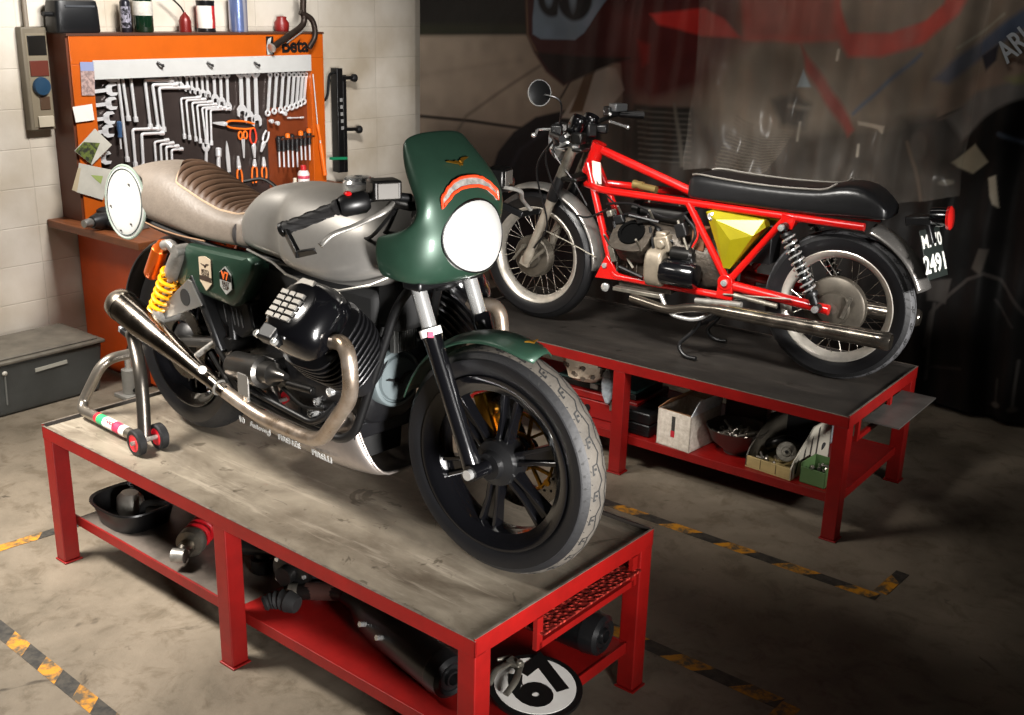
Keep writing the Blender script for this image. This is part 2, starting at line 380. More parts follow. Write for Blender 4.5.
# ================================================================ the green and silver motorcycle
bk = thing('cafe_racer_motorcycle', 'green and silver cafe racer motorcycle with white round number plates on the near bench', 'motorcycle', B1.o, B1.yaw)
def superring(c, a, b, ra, rb, n=2.5, seg=28, rb2=None):
    """closed superellipse around c in the plane a,b; rb2 = extent below"""
    out = []
    for k in range(seg):
        t = 2*PI*k/seg; ct, st = math.cos(t), math.sin(t)
        x = math.copysign(abs(ct)**(2/n), ct)*ra; y = math.copysign(abs(st)**(2/n), st)
        y *= rb if y >= 0 or rb2 is None else rb2
        out.append(Vector(c)+Vector(a)*x+Vector(b)*y)
    return out
def tyre_mesh(name, mt, par, c, ax, Ro, Ri, w, tread=None, seg=72):
    """tyre with round tread and bulging walls, groove ribbons on the tread"""
    mb = MB(); prof = []
    hw = w/2
    pr = [(Ri, -hw*.72), (Ri+.012, -hw*.86), (Ri+(Ro-Ri)*.4, -hw*.99), (Ri+(Ro-Ri)*.62, -hw), (Ro-.030, -hw*.90), (Ro-.013, -hw*.66), (Ro-.003, -hw*.32), (Ro, 0)]
    pr = pr+[(r, -h) for r, h in reversed(pr[:-1])]+[(Ri-.006, hw*.6), (Ri-.006, -hw*.6)]
    mb.mat(SIDEW); mb.lathe(pr, c, ax, seg, cap=False, loop=True)
    for f in mb.bm.faces:
        pass
    if tread:
        mb.mats.append(tread); mb.mats.append(RUB)
        a, b, x = basis(ax); c = Vector(c)
        for f in mb.bm.faces:
            d = f.calc_center_median()-c; h = abs(d.dot(x)); rr = (d-x*d.dot(x)).length
            if rr > Ro-.010: f.material_index = 1
            elif rr > Ri+(Ro-Ri)*.55: f.material_index = 2
        mb.mat(MTB)
        def pt(th, h, off=.0008):
            q = abs(h)/hw
            xs = [(0, Ro), (.32, Ro-.003), (.66, Ro-.013), (.90, Ro-.030), (1, Ri+(Ro-Ri)*.62)]
            r = xs[-1][1]
            for i in range(4):
                if xs[i][0] <= q <= xs[i+1][0]:
                    t = (q-xs[i][0])/(xs[i+1][0]-xs[i][0]); r = xs[i][1]*(1-t)+xs[i+1][1]*t
            r += off; return c+(a*math.cos(th)+b*math.sin(th))*r+x*h
        def ribbon(path, wd):
            for i in range(len(path)-1):
                (t0, h0), (t1, h1) = path[i], path[i+1]
                d = Vector(((t1-t0)*Ro, h1-h0)).normalized(); n = Vector((-d.y, d.x))*wd/2
                e = d*wd*.3
                qs = [(t0-e.x/Ro+n.x/Ro, h0-e.y+n.y), (t0-e.x/Ro-n.x/Ro, h0-e.y-n.y), (t1+e.x/Ro-n.x/Ro, h1+e.y-n.y), (t1+e.x/Ro+n.x/Ro, h1+e.y+n.y)]
                mb._f([mb.v(pt(*q)) for q in qs])
        NB = 28
        for k in range(NB):
            t = 2*PI*k/NB; s = 2*PI/NB
            for sg in (-1, 1):
                o = 0 if sg > 0 else s/2
                P = [(t+o, sg*hw*.10), (t+o+s*.35, sg*hw*.30), (t+o+s*.62, sg*hw*.22), (t+o+s, sg*hw*.10)]
                ribbon(P, .0036)
                ribbon([(t+o+s*.35, sg*hw*.30), (t+o+s*.42, sg*hw*.50), (t+o+s*.75, sg*hw*.52), (t+o+s*.62, sg*hw*.22)], .0036)
                for j in range(2):
                    u0 = t+o+s*(.1+.5*j); ribbon([(u0, sg*hw*.62), (u0+s*.16, sg*hw*.84)], .0045)
                mb._f([mb.v(pt(t+o+s*.55+dx/Ro, sg*hw*.40+dh)) for dx, dh in ((-.003, -.003), (.003, -.003), (.003, .003), (-.003, .003))])
    return mb.build(name, None, par, smooth=35)
# ---- front wheel
WF = Matrix.Translation((0, 0, .318)) @ Matrix.Rotation(R(5.4), 4, 'Z')
def wheel_part(mb, name, mt, par, M, **k): return mb.xf(M).build(name, mt, par, **k)
mb = MB()
pr = [(.236, -.043), (.242, -.046), (.242, -.050), (.232, -.050), (.214, -.040), (.198, -.030), (.194, -.012), (.194, .012), (.198, .030), (.214, .040), (.232, .050), (.242, .050), (.242, .046), (.236, .043), (.222, .03), (.216, 0), (.222, -.03)]
mb.lathe(pr, (0, 0, 0), (0, 1, 0), 72, cap=False, loop=True)
fw = wheel_part(mb, 'front_wheel', GLB, bk, WF)
t_ = tyre_mesh('tyre', None, fw, (0, 0, 0), (0, 1, 0), .318, .236, .106, TREAD)
t_.data.transform(WF)
mb = MB(); mb.lathe([(.018, -.062), (.036, -.062), (.040, -.045), (.062, -.034), (.066, -.02), (.06, .0), (.066, .02), (.062, .034), (.045, .05), (.045, .06), (.018, .06)], (0, 0, 0), (0, 1, 0), 32)
for k in range(6):
    t = 2*PI*k/6; mb.cyl((.05*math.cos(t), -.037, .05*math.sin(t)), (.05*math.cos(t), -.03, .05*math.sin(t)), .006, 8)
wheel_part(mb, 'hub', BLK, fw, WF)
for k in range(6):
    t = R(80)+2*PI*k/6; d = Vector((math.cos(t), 0, math.sin(t))); n = Vector((-math.sin(t), 0, math.cos(t))); mb = MB()
    for sgn in (-1, 1):
        mb.loft([[d*.05+n*(sgn*.012+x*.008)+Vector((0, y*.022, 0)) for x, y in ((-1, -1), (1, -1), (1, 1), (-1, 1))],
                 [d*.12+n*(sgn*.016+x*.006)+Vector((0, y*.016, 0)) for x, y in ((-1, -1), (1, -1), (1, 1), (-1, 1))],
                 [d*.197+n*(sgn*.024+x*.007)+Vector((0, y*.02, 0)) for x, y in ((-1, -1), (1, -1), (1, 1), (-1, 1))]])
    mb.loft([[d*r+n*x*w_+Vector((0, y*.006, 0)) for x, y in ((-1, -1), (1, -1), (1, 1), (-1, 1))] for r, w_ in ((.055, .01), (.12, .015), (.192, .024))])
    wheel_part(mb, 'spoke', GLB, fw, WF, bevel=.003)
# brake disc on the far (left) side
mb = MB(); ringseg = 48; yd = .074
outer = [Vector((.160*math.cos(2*PI*k/96), yd, .160*math.sin(2*PI*k/96))) for k in range(96)]; inner = [Vector((.118*math.cos(2*PI*k/96), yd, .118*math.sin(2*PI*k/96))) for k in range(96)]
mb.loft([outer, inner, [p+Vector((0, .005, 0)) for p in inner], [p+Vector((0, .005, 0)) for p in outer]], cap=False, loop=True)
mb.mat(STL)
for f in mb.bm.faces: f.material_index = 0
mb.mat(MTB)
for k in range(48):
    t = 2*PI*k/48; rr = (.126, .139, .152)[k % 3]; c = Vector((rr*math.cos(t), yd-.0006, rr*math.sin(t)))
    mb.cyl(c, c+Vector((0, .0062, 0)), .0042, 8)
dsc = wheel_part(mb, 'brake_disc', None, fw, WF, smooth=30)
mb = MB()
for k in range(8):
    t = 2*PI*k/8+.2
    for s in (-1, 1):
        a = Vector((.052*math.cos(t), yd+.001, .052*math.sin(t))); b = Vector((.118*math.cos(t+s*.24), yd+.001, .118*math.sin(t+s*.24))); mb.bar(a, b, .008, .008, (0, 1, 0))
    mb.cyl((.116*math.cos(t), yd-.003, .116*math.sin(t)), (.116*math.cos(t), yd+.007, .116*math.sin(t)), .010, 10)
mb.ring((0, yd+.001, 0), (0, 1, 0), .052, .006, 32, 6); mb.ring((0, yd+.001, 0), (0, 1, 0), .112, .005, 40, 6)
wheel_part(mb, 'disc_carrier', GLD, dsc, WF)
# ---- forks
STEER = Matrix.Rotation(R(3), 4, 'Z')
for y in (-.098, .098):
    F0 = Vector((-.018, y, .322)); F1 = Vector((-.166, y, .650)); F2 = Vector((-.228, y, .80)); d = (F1-F0).normalized()
    mb = MB(); mb.tube([F0-d*.03, F0, F0+d*.06, F1-d*.03, F1], [.022, .027, .0245, .0245, .027], 20)
    mb.bar(F0+Vector((0, 0, -.012)), F0+Vector((.02, 0, -.004)), .04, .05, (0, 1, 0))
    mb.cyl(F0+Vector((.018, -.03, -.004)), F0+Vector((.018, .03, -.004)), .022, 20)
    mb.tube([F1, F1+d*.018], [.029, .026], 20)
    fk = mb.xf(STEER).build('fork_leg', GLB, bk)
    mb = MB(); mb.cyl(F1+d*.01, F2+d*.0, .0205, 20); mb.xf(STEER).build('stanchion', CHR, fk)
    mb = MB(); mb.cyl(F0+Vector((.018, y*.1-(.034 if y < 0 else -.01), -.004)), F0+Vector((.018, y*.1, -.004)), .014, 16); mb.xf(STEER).build('axle_nut', CHR, fk)
    if y < 0:
        mb = MB(); q = F1+d*.004; mb.mat(mat('label_white', '#e6e2de', .5)).tube([q-d*.006, q+d*.014], .0296, 20); mb.mat(mat('label_pink', '#cc3355', .5))
        mb.box(q+Vector((.018, -.021, .006)), (.014, .010, .014), rotz(R(45)))
        mb.xf(STEER).build('fork_label', None, fk)
mb = MB()
for z, x in ((.775, -.218),): mb.span((x-.03, -.125, z-.012), (x+.035, .125, z+.016))
mb.xf(STEER).build('lower_yoke', BLK, bk, bevel=.008)
# caliper on the far fork leg
mb = MB(); mb.box((-.115, .075, .40), (.05, .055, .12), Matrix.Rotation(R(-24), 3, 'Y')); mb.cyl((-.1, .05, .42), (-.1, .11, .42), .02); mb.cyl((-.12, .05, .375), (-.12, .11, .375), .02)
mb.build('brake_caliper', GLD, bk, bevel=.006)
# ---- front mudguard: a curved shell hugging the tyre
def arc_shell(name, mt, par, c, r, a0, a1, hw, drop, n=24, thick=.004, M=None, tip=None, flare=0):
    rings = []
    for i in range(n+1):
        a = R(a0+(a1-a0)*i/n); k = i/n; taper = 1-(.35*(max(0, .12-k)/.12)**2 if tip else 0); row = []
        for j in range(13):
            s = -1+2*j/12; y = s*hw*taper; rr = r-drop*abs(s)**2.4-flare*abs(s)**8
            row.append(Vector(c)+Vector((math.cos(a)*rr, y, math.sin(a)*rr)))
        rings.append(row)
    mb = MB(); mb.loft(rings, cap=False, closed=False)
    if M is not None: mb.xf(M)
    return mb.build(name, mt, par, solid=thick, smooth=60)
mg = arc_shell('front_mudguard', GRN, bk, (0, 0, .318), .350, 68, 160, .057, .020, M=STEER, tip=1)
def eagle(M, s, mt, par, name='eagle_emblem', thick=.003):
    """spread wings over a small body"""
    P = [(-1, .16), (-.72, .20), (-.45, .10), (-.2, .16), (-.05, .02), (.1, .08), (.3, .28), (.62, .34), (1, .30), (.72, .18), (.42, .08), (.22, -.12), (.10, -.28), (.04, -.16), (-.08, -.30), (-.14, -.12), (-.4, -.04), (-.7, .06)]
    mb = MB(); mb.prism([(x*s, y*s, 0) for x, y in P], (0, 0, thick)); mb.ball((.1*s, .02*s, thick), (.1*s, .12*s, thick), 8); mb.xf(M); return mb.build(name, mt, par, smooth=30)
eagle(place(Vector((.105, -.012, .674)), (-.1, -1, 0), (-1, 0, .35)) , .022, GLD, mg)
# ---- headlamp fairing
def useg(xr, w, zr, xf, zf, n=26, ex=.62):
    out = []
    for k in range(n+1):
        t = PI*k/n; s = max(0, math.sin(t)); c = math.cos(t)
        y = -math.copysign(abs(c)**.8, c)*w; e = s**ex
        out.append(Vector((xr+(xf-xr)*e, y, zr+(zf-zr)*e)))
    return out
US = [(-.268, .106, 1.122, -.262, 1.156), (-.252, .120, 1.085, -.215, 1.118), (-.215, .136, 1.040, -.178, 1.080), (-.178, .142, .995, -.146, 1.045), (-.172, .148, .955, -.130, 1.005),
      (-.205, .160, .920, -.124, .955), (-.286, .174, .901, -.122, .912), (-.292, .178, .893, -.122, .89), (-.294, .182, .86, -.123, .855), (-.292, .178, .825, -.132, .815), (-.288, .170, .801, -.145, .792), (-.282, .164, .795, -.155, .786), (-.245, .138, .789, -.17, .778)]
mb = MB(); mb.loft([useg(*u) for u in US], cap=False, closed=False)
fa = mb.build('headlamp_fairing', GRN, bk, solid=.005, sub=2, smooth=60)
# white racing plate over the lamp
PC = Vector((-.110, .008, .903)); px_, py_ = Vector((0, 1, 0)), Vector((-.12, 0, 1)).normalized(); pz_ = px_.cross(py_)
def plate_disc(c, xa, ya, ra, rb, dome, n=40, thick=.004, bend=0):
    xa = Vector(xa).normalized(); ya = Vector(ya).normalized(); za = xa.cross(ya); rings = []
    for r, h in ((1, -thick), (1, 0), (.97, .002), (.75, .002+dome*.5), (.4, .002+dome*.85), (.02, .002+dome)):
        rings.append([Vector(c)+xa*math.cos(2*PI*k/n)*ra*r+ya*math.sin(2*PI*k/n)*rb*r+za*(h-bend*(math.cos(2*PI*k/n)*ra*r)**2) for k in range(n)])
    mb = MB(); mb.loft(rings); return mb
plate_disc(PC, px_, py_, .107, .091, .006, thick=.03, bend=1.6).build('number_plate', WHT, fa, smooth=50)
mb = MB(); mb.tube([PC+px_*math.cos(2*PI*k/40)*.1085+py_*math.sin(2*PI*k/40)*.0925-pz_*(.001+1.6*(math.cos(2*PI*k/40)*.107)**2) for k in range(40)], .0026, 8, loop=True); mb.build('plate_seal', BLK, fa)
# arched lamp window with an orange-red border above the plate
def fair_pt(u, k):
    """point on the fairing: u 0..1 across (0 right, 1 left), k section index (float)"""
    i = min(int(k), len(US)-2); t = k-i; U = [US[i][j]*(1-t)+US[i+1][j]*t for j in range(5)]
    pts = useg(*U, n=80); return pts[int(round(u*80))]
def arch(k_of, u0, u1, n=24): return [fair_pt(u0+(u1-u0)*i/n, k_of(i/n)) for i in range(n+1)]
CENF = Vector((-.24, 0, .95))
def lift(p, d): return p+(Vector((p.x, p.y, p.z))-Vector((-.25, 0, .93))).normalized()*d
up_ = lambda t: 2.95+.95*(2*t-1)**2
lo_ = lambda t: 3.52+.85*(2*t-1)**2
top = [lift(p, .007) for p in arch(up_, .30, .70)]; bot = [lift(p, .007) for p in arch(lo_, .31, .69)]
mb = MB(); mb.loft([top, bot, [lift(p, -.012) for p in bot], [lift(p, -.012) for p in top]], cap=False, closed=False, loop=True); mb.build('lamp_window', mat('frosted_window', '#a3a09a', .35, .2, .45, 60, contrast=.4), fa, smooth=60)
mb = MB(); mb.tube(top+list(reversed(bot)), .0042, 8, loop=True); mb.build('red_border', mat('border_red', '#e0421e', .4), fa)
eagle(place(lift(fair_pt(.5, 2.05), .006), (0, 1, 0), (-.75, 0, .66)), .042, GLD, fa)
# ---- tank
def tank_ring(x, w, zb, zm, zt, n=2.6, seg=40): return superring((x, 0, zm), (0, 1, 0), (0, 0, 1), w, zt-zm, n, seg, zm-zb)
TS = [(-1.000, .100, .755, .79, .835, 2.8), (-.992, .118, .745, .79, .858, 3.0), (-.965, .128, .740, .795, .890, 3.2), (-.93, .131, .736, .80, .920, 3.3), (-.89, .132, .732, .80, .943, 3.4), (-.84, .132, .728, .80, .953, 3.4), (-.79, .133, .724, .80, .957, 3.2),
      (-.765, .138, .722, .80, .958, 2.9), (-.735, .164, .716, .79, .960, 2.6), (-.70, .176, .712, .785, .963, 2.5), (-.62, .184, .706, .785, .968, 2.5), (-.52, .187, .706, .79, .970, 2.5), (-.43, .184, .715, .80, .966, 2.4), (-.36, .170, .738, .815, .954, 2.3), (-.30, .14, .765, .83, .928, 2.2), (-.262, .09, .80, .845, .885, 2.1)]
mb = MB(); mb.loft([tank_ring(*t) for t in TS]); tk = mb.build('fuel_tank', SLV, bk, sub=1, smooth=60)
mb = MB(); mb.lathe([(.044, .0), (.046, .018), (.040, .026), (.034, .026), (.034, .034), (.014, .036), (.012, .03), (.001, .03)], (-.57, -.0, .966), (0, 0, 1), 28)
for k in range(12):
    t = 2*PI*k/12; mb.cyl((-.57+.038*math.cos(t), .038*math.sin(t), .988), (-.57+.038*math.cos(t), .038*math.sin(t), .997), .004, 6)
mb.build('filler_cap', CHR, tk)
mb = MB(); mb.tube([(-.93, -.137, .752), (-.8, -.14, .735), (-.7, -.166, .722), (-.56, -.187, .722), (-.44, -.184, .728), (-.34, -.158, .757), (-.28, -.12, .79)], .004, 6); mb.build('tank_lip', mat('lip_silver', '#9b9892', .3, .8), tk)
# ---- seat
LEA = mat('stone_leather', '#746a60', .5, 0, .12, 30, .15, 90)
BRN = mat('brown_quilted_leather', '#503a2a', .55, 0, .2, 30, .15, 90)
def seat_ring(x, w, zb, zm, zt, n): return superring((x, 0, zm), (0, 1, 0), (0, 0, 1), w, zt-zm, n, 36, zm-zb)
SS = [(-1.83, .045, .80, .825, .850, 2.2), (-1.80, .095, .765, .82, .873, 2.4), (-1.72, .124, .742, .815, .905, 2.5), (-1.62, .136, .728, .81, .930, 2.5), (-1.52, .142, .722, .81, .943, 2.4), (-1.42, .145, .722, .80, .938, 2.4),
      (-1.32, .146, .724, .785, .905, 2.6), (-1.22, .145, .728, .772, .873, 2.9), (-1.12, .143, .732, .768, .850, 3.1), (-1.03, .139, .737, .77, .846, 3.2), (-.975, .132, .742, .775, .862, 3.0), (-.955, .118, .746, .78, .868, 2.8)]
mb = MB(); mb.loft([seat_ring(*s) for s in SS]); se = mb.build('seat', LEA, bk, sub=1, smooth=60)
def seat_top(x, y):
    for i in range(len(SS)-1):
        a, b = SS[i], SS[i+1]
        if a[0] <= x <= b[0]:
            t = (x-a[0])/(b[0]-a[0]); w, zm, zt, n = [a[j]*(1-t)+b[j]*t for j in (1, 3, 4, 5)]
            q = min(abs(y)/w, .999); return zm+(zt-zm)*(1-q**n)**(1/n)
    return .83
# quilted pad: rounded ribs running across the saddle, each bowed towards the tail
NR = 15; pad = MB(); rows = []
X0, X1 = -1.425, -.962
def padw(s): return .104*min(1, (max(s, 0.0)/.14)**.5)*(1-.10*max(0, s-.6)/.4)
N_ = NR*8
for i in range(N_+1):
    s = i/N_; wv = padw(max(s, .012)); row = []
    for j in range(25):
        q = -1+2*j/24; y = q*wv; x = X0+(X1-X0)*s-.035*(1-q*q)*(1-s)-.0
        rib = abs(math.sin(PI*NR*s))**.6
        edge = (1-abs(q)**8)
        row.append(Vector((x, y, seat_top(x, y)+.001+(.010*rib+.002)*edge)))
    rows.append(row)
pad.loft(rows, cap=False, closed=False); pad.build('quilted_pad', BRN, se, smooth=70)
mb = MB(); edge = [r[0] for r in rows]+list(reversed([r[-1] for r in rows])); mb.tube(edge[::4]+[edge[-1]], .0035, 6); mb.build('piping', mat('tan_piping', '#b39a80', .5), se)
mb = MB(); mb.tube(smooth_path([(-1.60, -.128, .752), (-1.45, -.141, .741), (-1.3, -.146, .738), (-1.15, -.144, .742)], 5), .003, 6); mb.tube(smooth_path([(-1.60, .128, .752), (-1.45, .141, .741), (-1.3, .146, .738), (-1.15, .144, .742)], 5), .003, 6); mb.build('lower_seam', mat('seam_brown', '#7d5f45', .6), se)
mb = MB(); mb.loft([superring((x, 0, .785), (0, 1, 0), (0, 0, 1), w, h, 2.8, 32) for x, w, h in ((-.990, .131, .058), (-.998, .141, .055), (-1.008, .137, .05))]); mb.build('seat_band', mat('band_dark', '#2b2522', .5), se)
mb = MB(); mb.tube(smooth_path([(-1.32, .125, .88), (-1.24, .15, .895), (-1.15, .152, .865), (-1.06, .14, .83)], 5), .006, 8); mb.build('grab_strap', BLK, se)
# round number plate on the tail
TP = Vector((-1.612, -.152, .802)); nrm = Vector((.16, -1, .06)).normalized(); tx = Vector((0, 0, 1)).cross(nrm).normalized(); ty = nrm.cross(tx)
tp = plate_disc(TP, tx, ty, .100, .121, .004, thick=.006).build('tail_number_plate', WHT, bk, smooth=50)
mb = MB(); mb.tube([TP+tx*math.cos(2*PI*k/48)*.101+ty*math.sin(2*PI*k/48)*.122-nrm*.002 for k in range(48)], .005, 8, loop=True); mb.build('plate_rim', mat('rim_green_grey', '#8d9a8f', .4, .2), tp)
mb = MB(); mb.tube([TP+tx*math.cos(2*PI*k/48)*.090+ty*math.sin(2*PI*k/48)*.111+nrm*.003 for k in range(48)], .0022, 6, loop=True); mb.build('plate_groove', mat('groove_dark', '#3b4340', .5), tp)
for a, b in ((.03, .062), (-.068, -.02), (.035, -.07), (-.02, -.098)): MB().cyl(TP+tx*a+ty*b, TP+tx*a+ty*b+nrm*.008, .0035, 8).build('rivet', mat('rivet_grey', '#55524e', .4, .5), tp)
mb = MB(); mb.bar(TP-nrm*.004, TP-nrm*.05, .03, .03); mb.build('plate_mount', BLK, tp)
# ---- rear mudguard, wheel
RA = Vector((-1.462, 0, .322))
arc_shell('rear_mudguard', mat('mudguard_dark', '#3a3a3c', .4, .3), bk, RA, .372, 78, 186, .088, .03, thick=.005)
mb = MB(); mb.lathe([(q[0]*.95, q[1]*1.2) for q in pr[:14]]+[(.21, .03), (.205, 0), (.21, -.03)], (0, 0, 0), (0, 1, 0), 64, cap=False, loop=True)
WR = Matrix.Translation(RA)
rw = wheel_part(mb, 'rear_wheel', GLB, bk, WR)
t_ = tyre_mesh('tyre', None, rw, (0, 0, 0), (0, 1, 0), .319, .225, .134, RUB); t_.data.transform(WR)
for k in range(6):
    t = R(20)+2*PI*k/6; d = Vector((math.cos(t), 0, math.sin(t))); n = Vector((-math.sin(t), 0, math.cos(t))); mb = MB()
    for sgn in (-1, 1): mb.bar(d*.05+n*sgn*.012, d*.19+n*sgn*.026, .04, .013, n)
    wheel_part(mb, 'spoke', GLB, rw, WR, bevel=.003)
mb = MB(); mb.lathe([(.02, -.08), (.05, -.07), (.07, -.05), (.07, .05), (.05, .08), (.02, .09)], (0, 0, 0), (0, 1, 0), 28); wheel_part(mb, 'hub', BLK, rw, WR)
mb = MB(); mb.lathe([(.08, -.058), (.13, -.058), (.13, -.053), (.08, -.053)], (0, 0, 0), (0, 1, 0), 48, cap=False, loop=True); wheel_part(mb, 'brake_disc', STL, rw, WR)
# ---- shocks
for sy in (-1, 1):
    T = Vector((-1.25, sy*.168, .700)); Bm = Vector((-1.452, sy*.168, .412)); d = (Bm-T).normalized()
    mb = MB(); mb.tube([T, T+d*.02, T+d*.05, T+d*.10, T+d*.115], [.022, .027, .029, .029, .026], 18); mb.cyl(T+Vector((0, -.024, 0)), T+Vector((0, .024, 0)), .020, 14)
    mb.tube([Bm-d*.055, Bm-d*.02, Bm], [.03, .022, .018], 16); mb.cyl(Bm+Vector((0, -.022, 0)), Bm+Vector((0, .022, 0)), .020, 14); mb.cyl(T+d*.1, Bm, .010, 10)
    mb.tube(smooth_path([T+d*.03, T+d*.012+Vector((-.05, 0, .016)), T+Vector((-.10, 0, .0))], 5), .018, 10)
    shk = mb.build('rear_shock', ALU, bk)
    a, b, _ = basis(d); ln = (Bm-T).length-.055-.105; turns = 6.5; pts = []
    for k in range(int(turns*18)+1):
        t = 2*PI*k/18; h = .105+ln*k/(turns*18); pts.append(T+d*h+(a*math.cos(t)+b*math.sin(t))*.034)
    MB().tube(pts, .0072, 8).build('spring', YSP, shk)
    Q = T+Vector((-.112, 0, .004)); mb = MB(); mb.tube([Q-d*.0+Vector((0, 0, .012)), Q, Q+d*.02, Q+d*.025, Q+d*.14, Q+d*.15], [.012, .018, .022, .027, .027, .022], 18); mb.build('gas_reservoir', ORA, shk)
# ---- side panels
def panel(sy):
    A = [(-1.262, .702), (-1.235, .722), (-.885, .738), (-.868, .724), (-.875, .690), (-.955, .585), (-.985, .565), (-1.30, .572), (-1.318, .588)]
    cx = sum(p[0] for p in A)/len(A); cz = sum(p[1] for p in A)/len(A); rings = []
    for k, y in ((.90, .085), (1.0, .128), (1.0, .142), (.965, .158), (.85, .168), (.6, .172)):
        rings.append([Vector((cx+(x-cx)*k, sy*y, cz+(z-cz)*k)) for x, z in A])
    mb = MB(); mb.loft(rings); return mb.build('side_panel', GRN, bk, smooth=30, bevel=.006)
for sy in (-1, 1):
    pn = panel(sy)
    if sy < 0:
        y0 = -.1735
        sh = [(-.03, .045), (0, .052), (.03, .045), (.03, -.03), (0, -.058), (-.03, -.03)]
        c = Vector((-1.105, y0, .655))
        mb = MB(); mb.prism([c+Vector((x*1.1, 0, z)) for x, z in sh], (0, -.003, 0)); bd = mb.build('shield_badge', mat('badge_cream', '#cdbba2', .4, .2), pn, smooth=0)
        eagle(place(c+Vector((0, -.0032, .022)), (1, 0, 0), (0, 0, 1)), .024, mat('badge_dark', '#3a2c25', .5), bd, 'eagle_mark', .001)
        mb = MB(); mb.span(c+Vector((-.031, -.0045, -.026)), c+Vector((.031, -.003, -.012))); mb.build('badge_band', MATS['badge_dark'], bd, smooth=0)
        for i, tx_ in enumerate(('MOTO', 'GUZZI')): lettering(tx_, .014, MATS['badge_dark'], place(c+Vector((0, -.0035, .004-.011*i)), (1, 0, 0), (0, 0, 1)), bd, 'badge_lettering', .0003, .0004)
        c = Vector((-.995, y0, .650))
        mb = MB(); mb.prism([c+Vector((.034*math.cos(R(60*k+90))*1.05, 0, .044*math.sin(R(60*k+90)))) for k in range(6)], (0, -.003, 0)); bd = mb.build('hexagon_badge', mat('badge_silver', '#b9bab6', .35, .4), pn, smooth=0)
        mb = MB(); mb.prism([c+Vector((x, -.003, z)) for x, z in ((-.030, .0), (-.030, .020), (0, .039), (.030, .020), (.030, .0))], (0, -.0008, 0)); mb.build('badge_field', BLK, bd, smooth=0)
        lettering('V7', .034, mat('badge_orange', '#e0682a', .4), place(c+Vector((0, -.0042, .014)), (1, 0, 0), (0, 0, 1)), bd, 'badge_numeral', .0012, .0005)
        for i, tx_ in enumerate(('FAST', 'CUP')): lettering(tx_, .017, MATS['badge_dark'], place(c+Vector((0, -.0036, -.010-.013*i)), (1, 0, 0), (0, 0, 1)), bd, 'badge_lettering', .0004, .0004)
# ---- black airbox / battery cover under the panel with vent slots
mb = MB(); mb.prism([(-1.17, -.13, .60), (-.95, -.13, .58), (-.93, -.13, .50), (-1.0, -.13, .455), (-1.14, -.13, .50)], (0, .26, 0)); ab = mb.build('airbox_cover', BLK, bk, bevel=.008)
mb = MB()
for k in range(5): x = -1.085+.022*k; mb.bar((x, -.1312, .55), (x+.016, -.1312, .495), .004, .003, (0, 1, 0))
mb.build('vent_slot', mat('slot_grey', '#3c3c3c', .5), ab, smooth=0)
mb = MB(); mb.span((-.98, -.075, .50), (-.42, .075, .705)); mb.span((-.44, -.06, .60), (-.34, .06, .76)); mb.build('engine_bay_filler', MTB, bk, bevel=.02)  # black block added to darken the gap between tank and engine
# ---- frame tubes
for sy in (-1, 1):
    mb = MB()
    mb.tube(fillet([(-.25, sy*.03, .80), (-.33, sy*.07, .70), (-.45, sy*.13, .30), (-.50, sy*.14, .265), (-.98, sy*.14, .275), (-1.03, sy*.13, .33), (-1.06, sy*.12, .56), (-1.10, sy*.12, .70)], .06), .0135, 10)
    mb.build('cradle_tube', BLK, bk)
    mb = MB(); mb.tube(fillet([(-.25, sy*.03, .84), (-.6, sy*.07, .735), (-1.1, sy*.115, .715), (-1.5, sy*.115, .735), (-1.66, sy*.10, .76)], .08), .0135, 10); mb.build('seat_rail', BLK, bk)
mb = MB(); mb.cyl((-.285, 0, .90), (-.215, 0, .745), .032, 20); mb.build('steering_head', BLK, bk)
# ---- engine
CASE = mat('engine_black', '#141416', .35, .2, .25, 20, .1, 60)
mb = MB()
mb.loft([superring((x, 0, z), (0, 1, 0), (0, 0, 1), w, h, 3.2, 28) for x, z, w, h in ((-.43, .44, .085, .095), (-.45, .43, .11, .125), (-.55, .42, .128, .15), (-.70, .41, .128, .15), (-.78, .40, .115, .13), (-.95, .40, .085, .10), (-1.06, .40, .06, .075))])
mb.span((-.74, -.115, .262), (-.47, .115, .31))
for k in range(7): mb.span((-.73+.036*k, -.119, .268), (-.716+.036*k, .119, .34))
en = mb.build('engine_case', CASE, bk, bevel=.004)
mb = MB(); mb.lathe([(.084, -.05), (.084, .01), (.080, .016), (.072, .018), (.069, .012), (.066, .012), (.062, .020), (.001, .022)], (-.405, -.02, .452), (1, -.05, .05), 40); rc = mb.build('alternator_cover', mat('cover_grey', '#565f61', .45, .1), en)
eagle(place(Vector((-.381, -.021, .452)), (0, 1, 0), (-.05, 0, 1)), .052, mat('emblem_black', '#101010', .4), rc)
mb = MB(); mb.box((-.385, -.005, .592), (.018, .082, .115), None)
for k in range(9): mb.box((-.372, -.039+.0085*k, .592), (.014, .003, .108))
rg = mb.build('regulator', mat('regulator_grey', '#5a5a58', .4, .6), bk, smooth=0, bevel=.001)
for u, v in ((338, 377), (330, 392), (311, 413), (317, 402)):
    q = B1.at(u, v, -.135); mb = MB(); mb.lathe([(.013, -.03), (.013, .006), (.007, .008), (.006, .004)], q, (0, -1, 0), 10); mb.build('bolt', CHR, en)
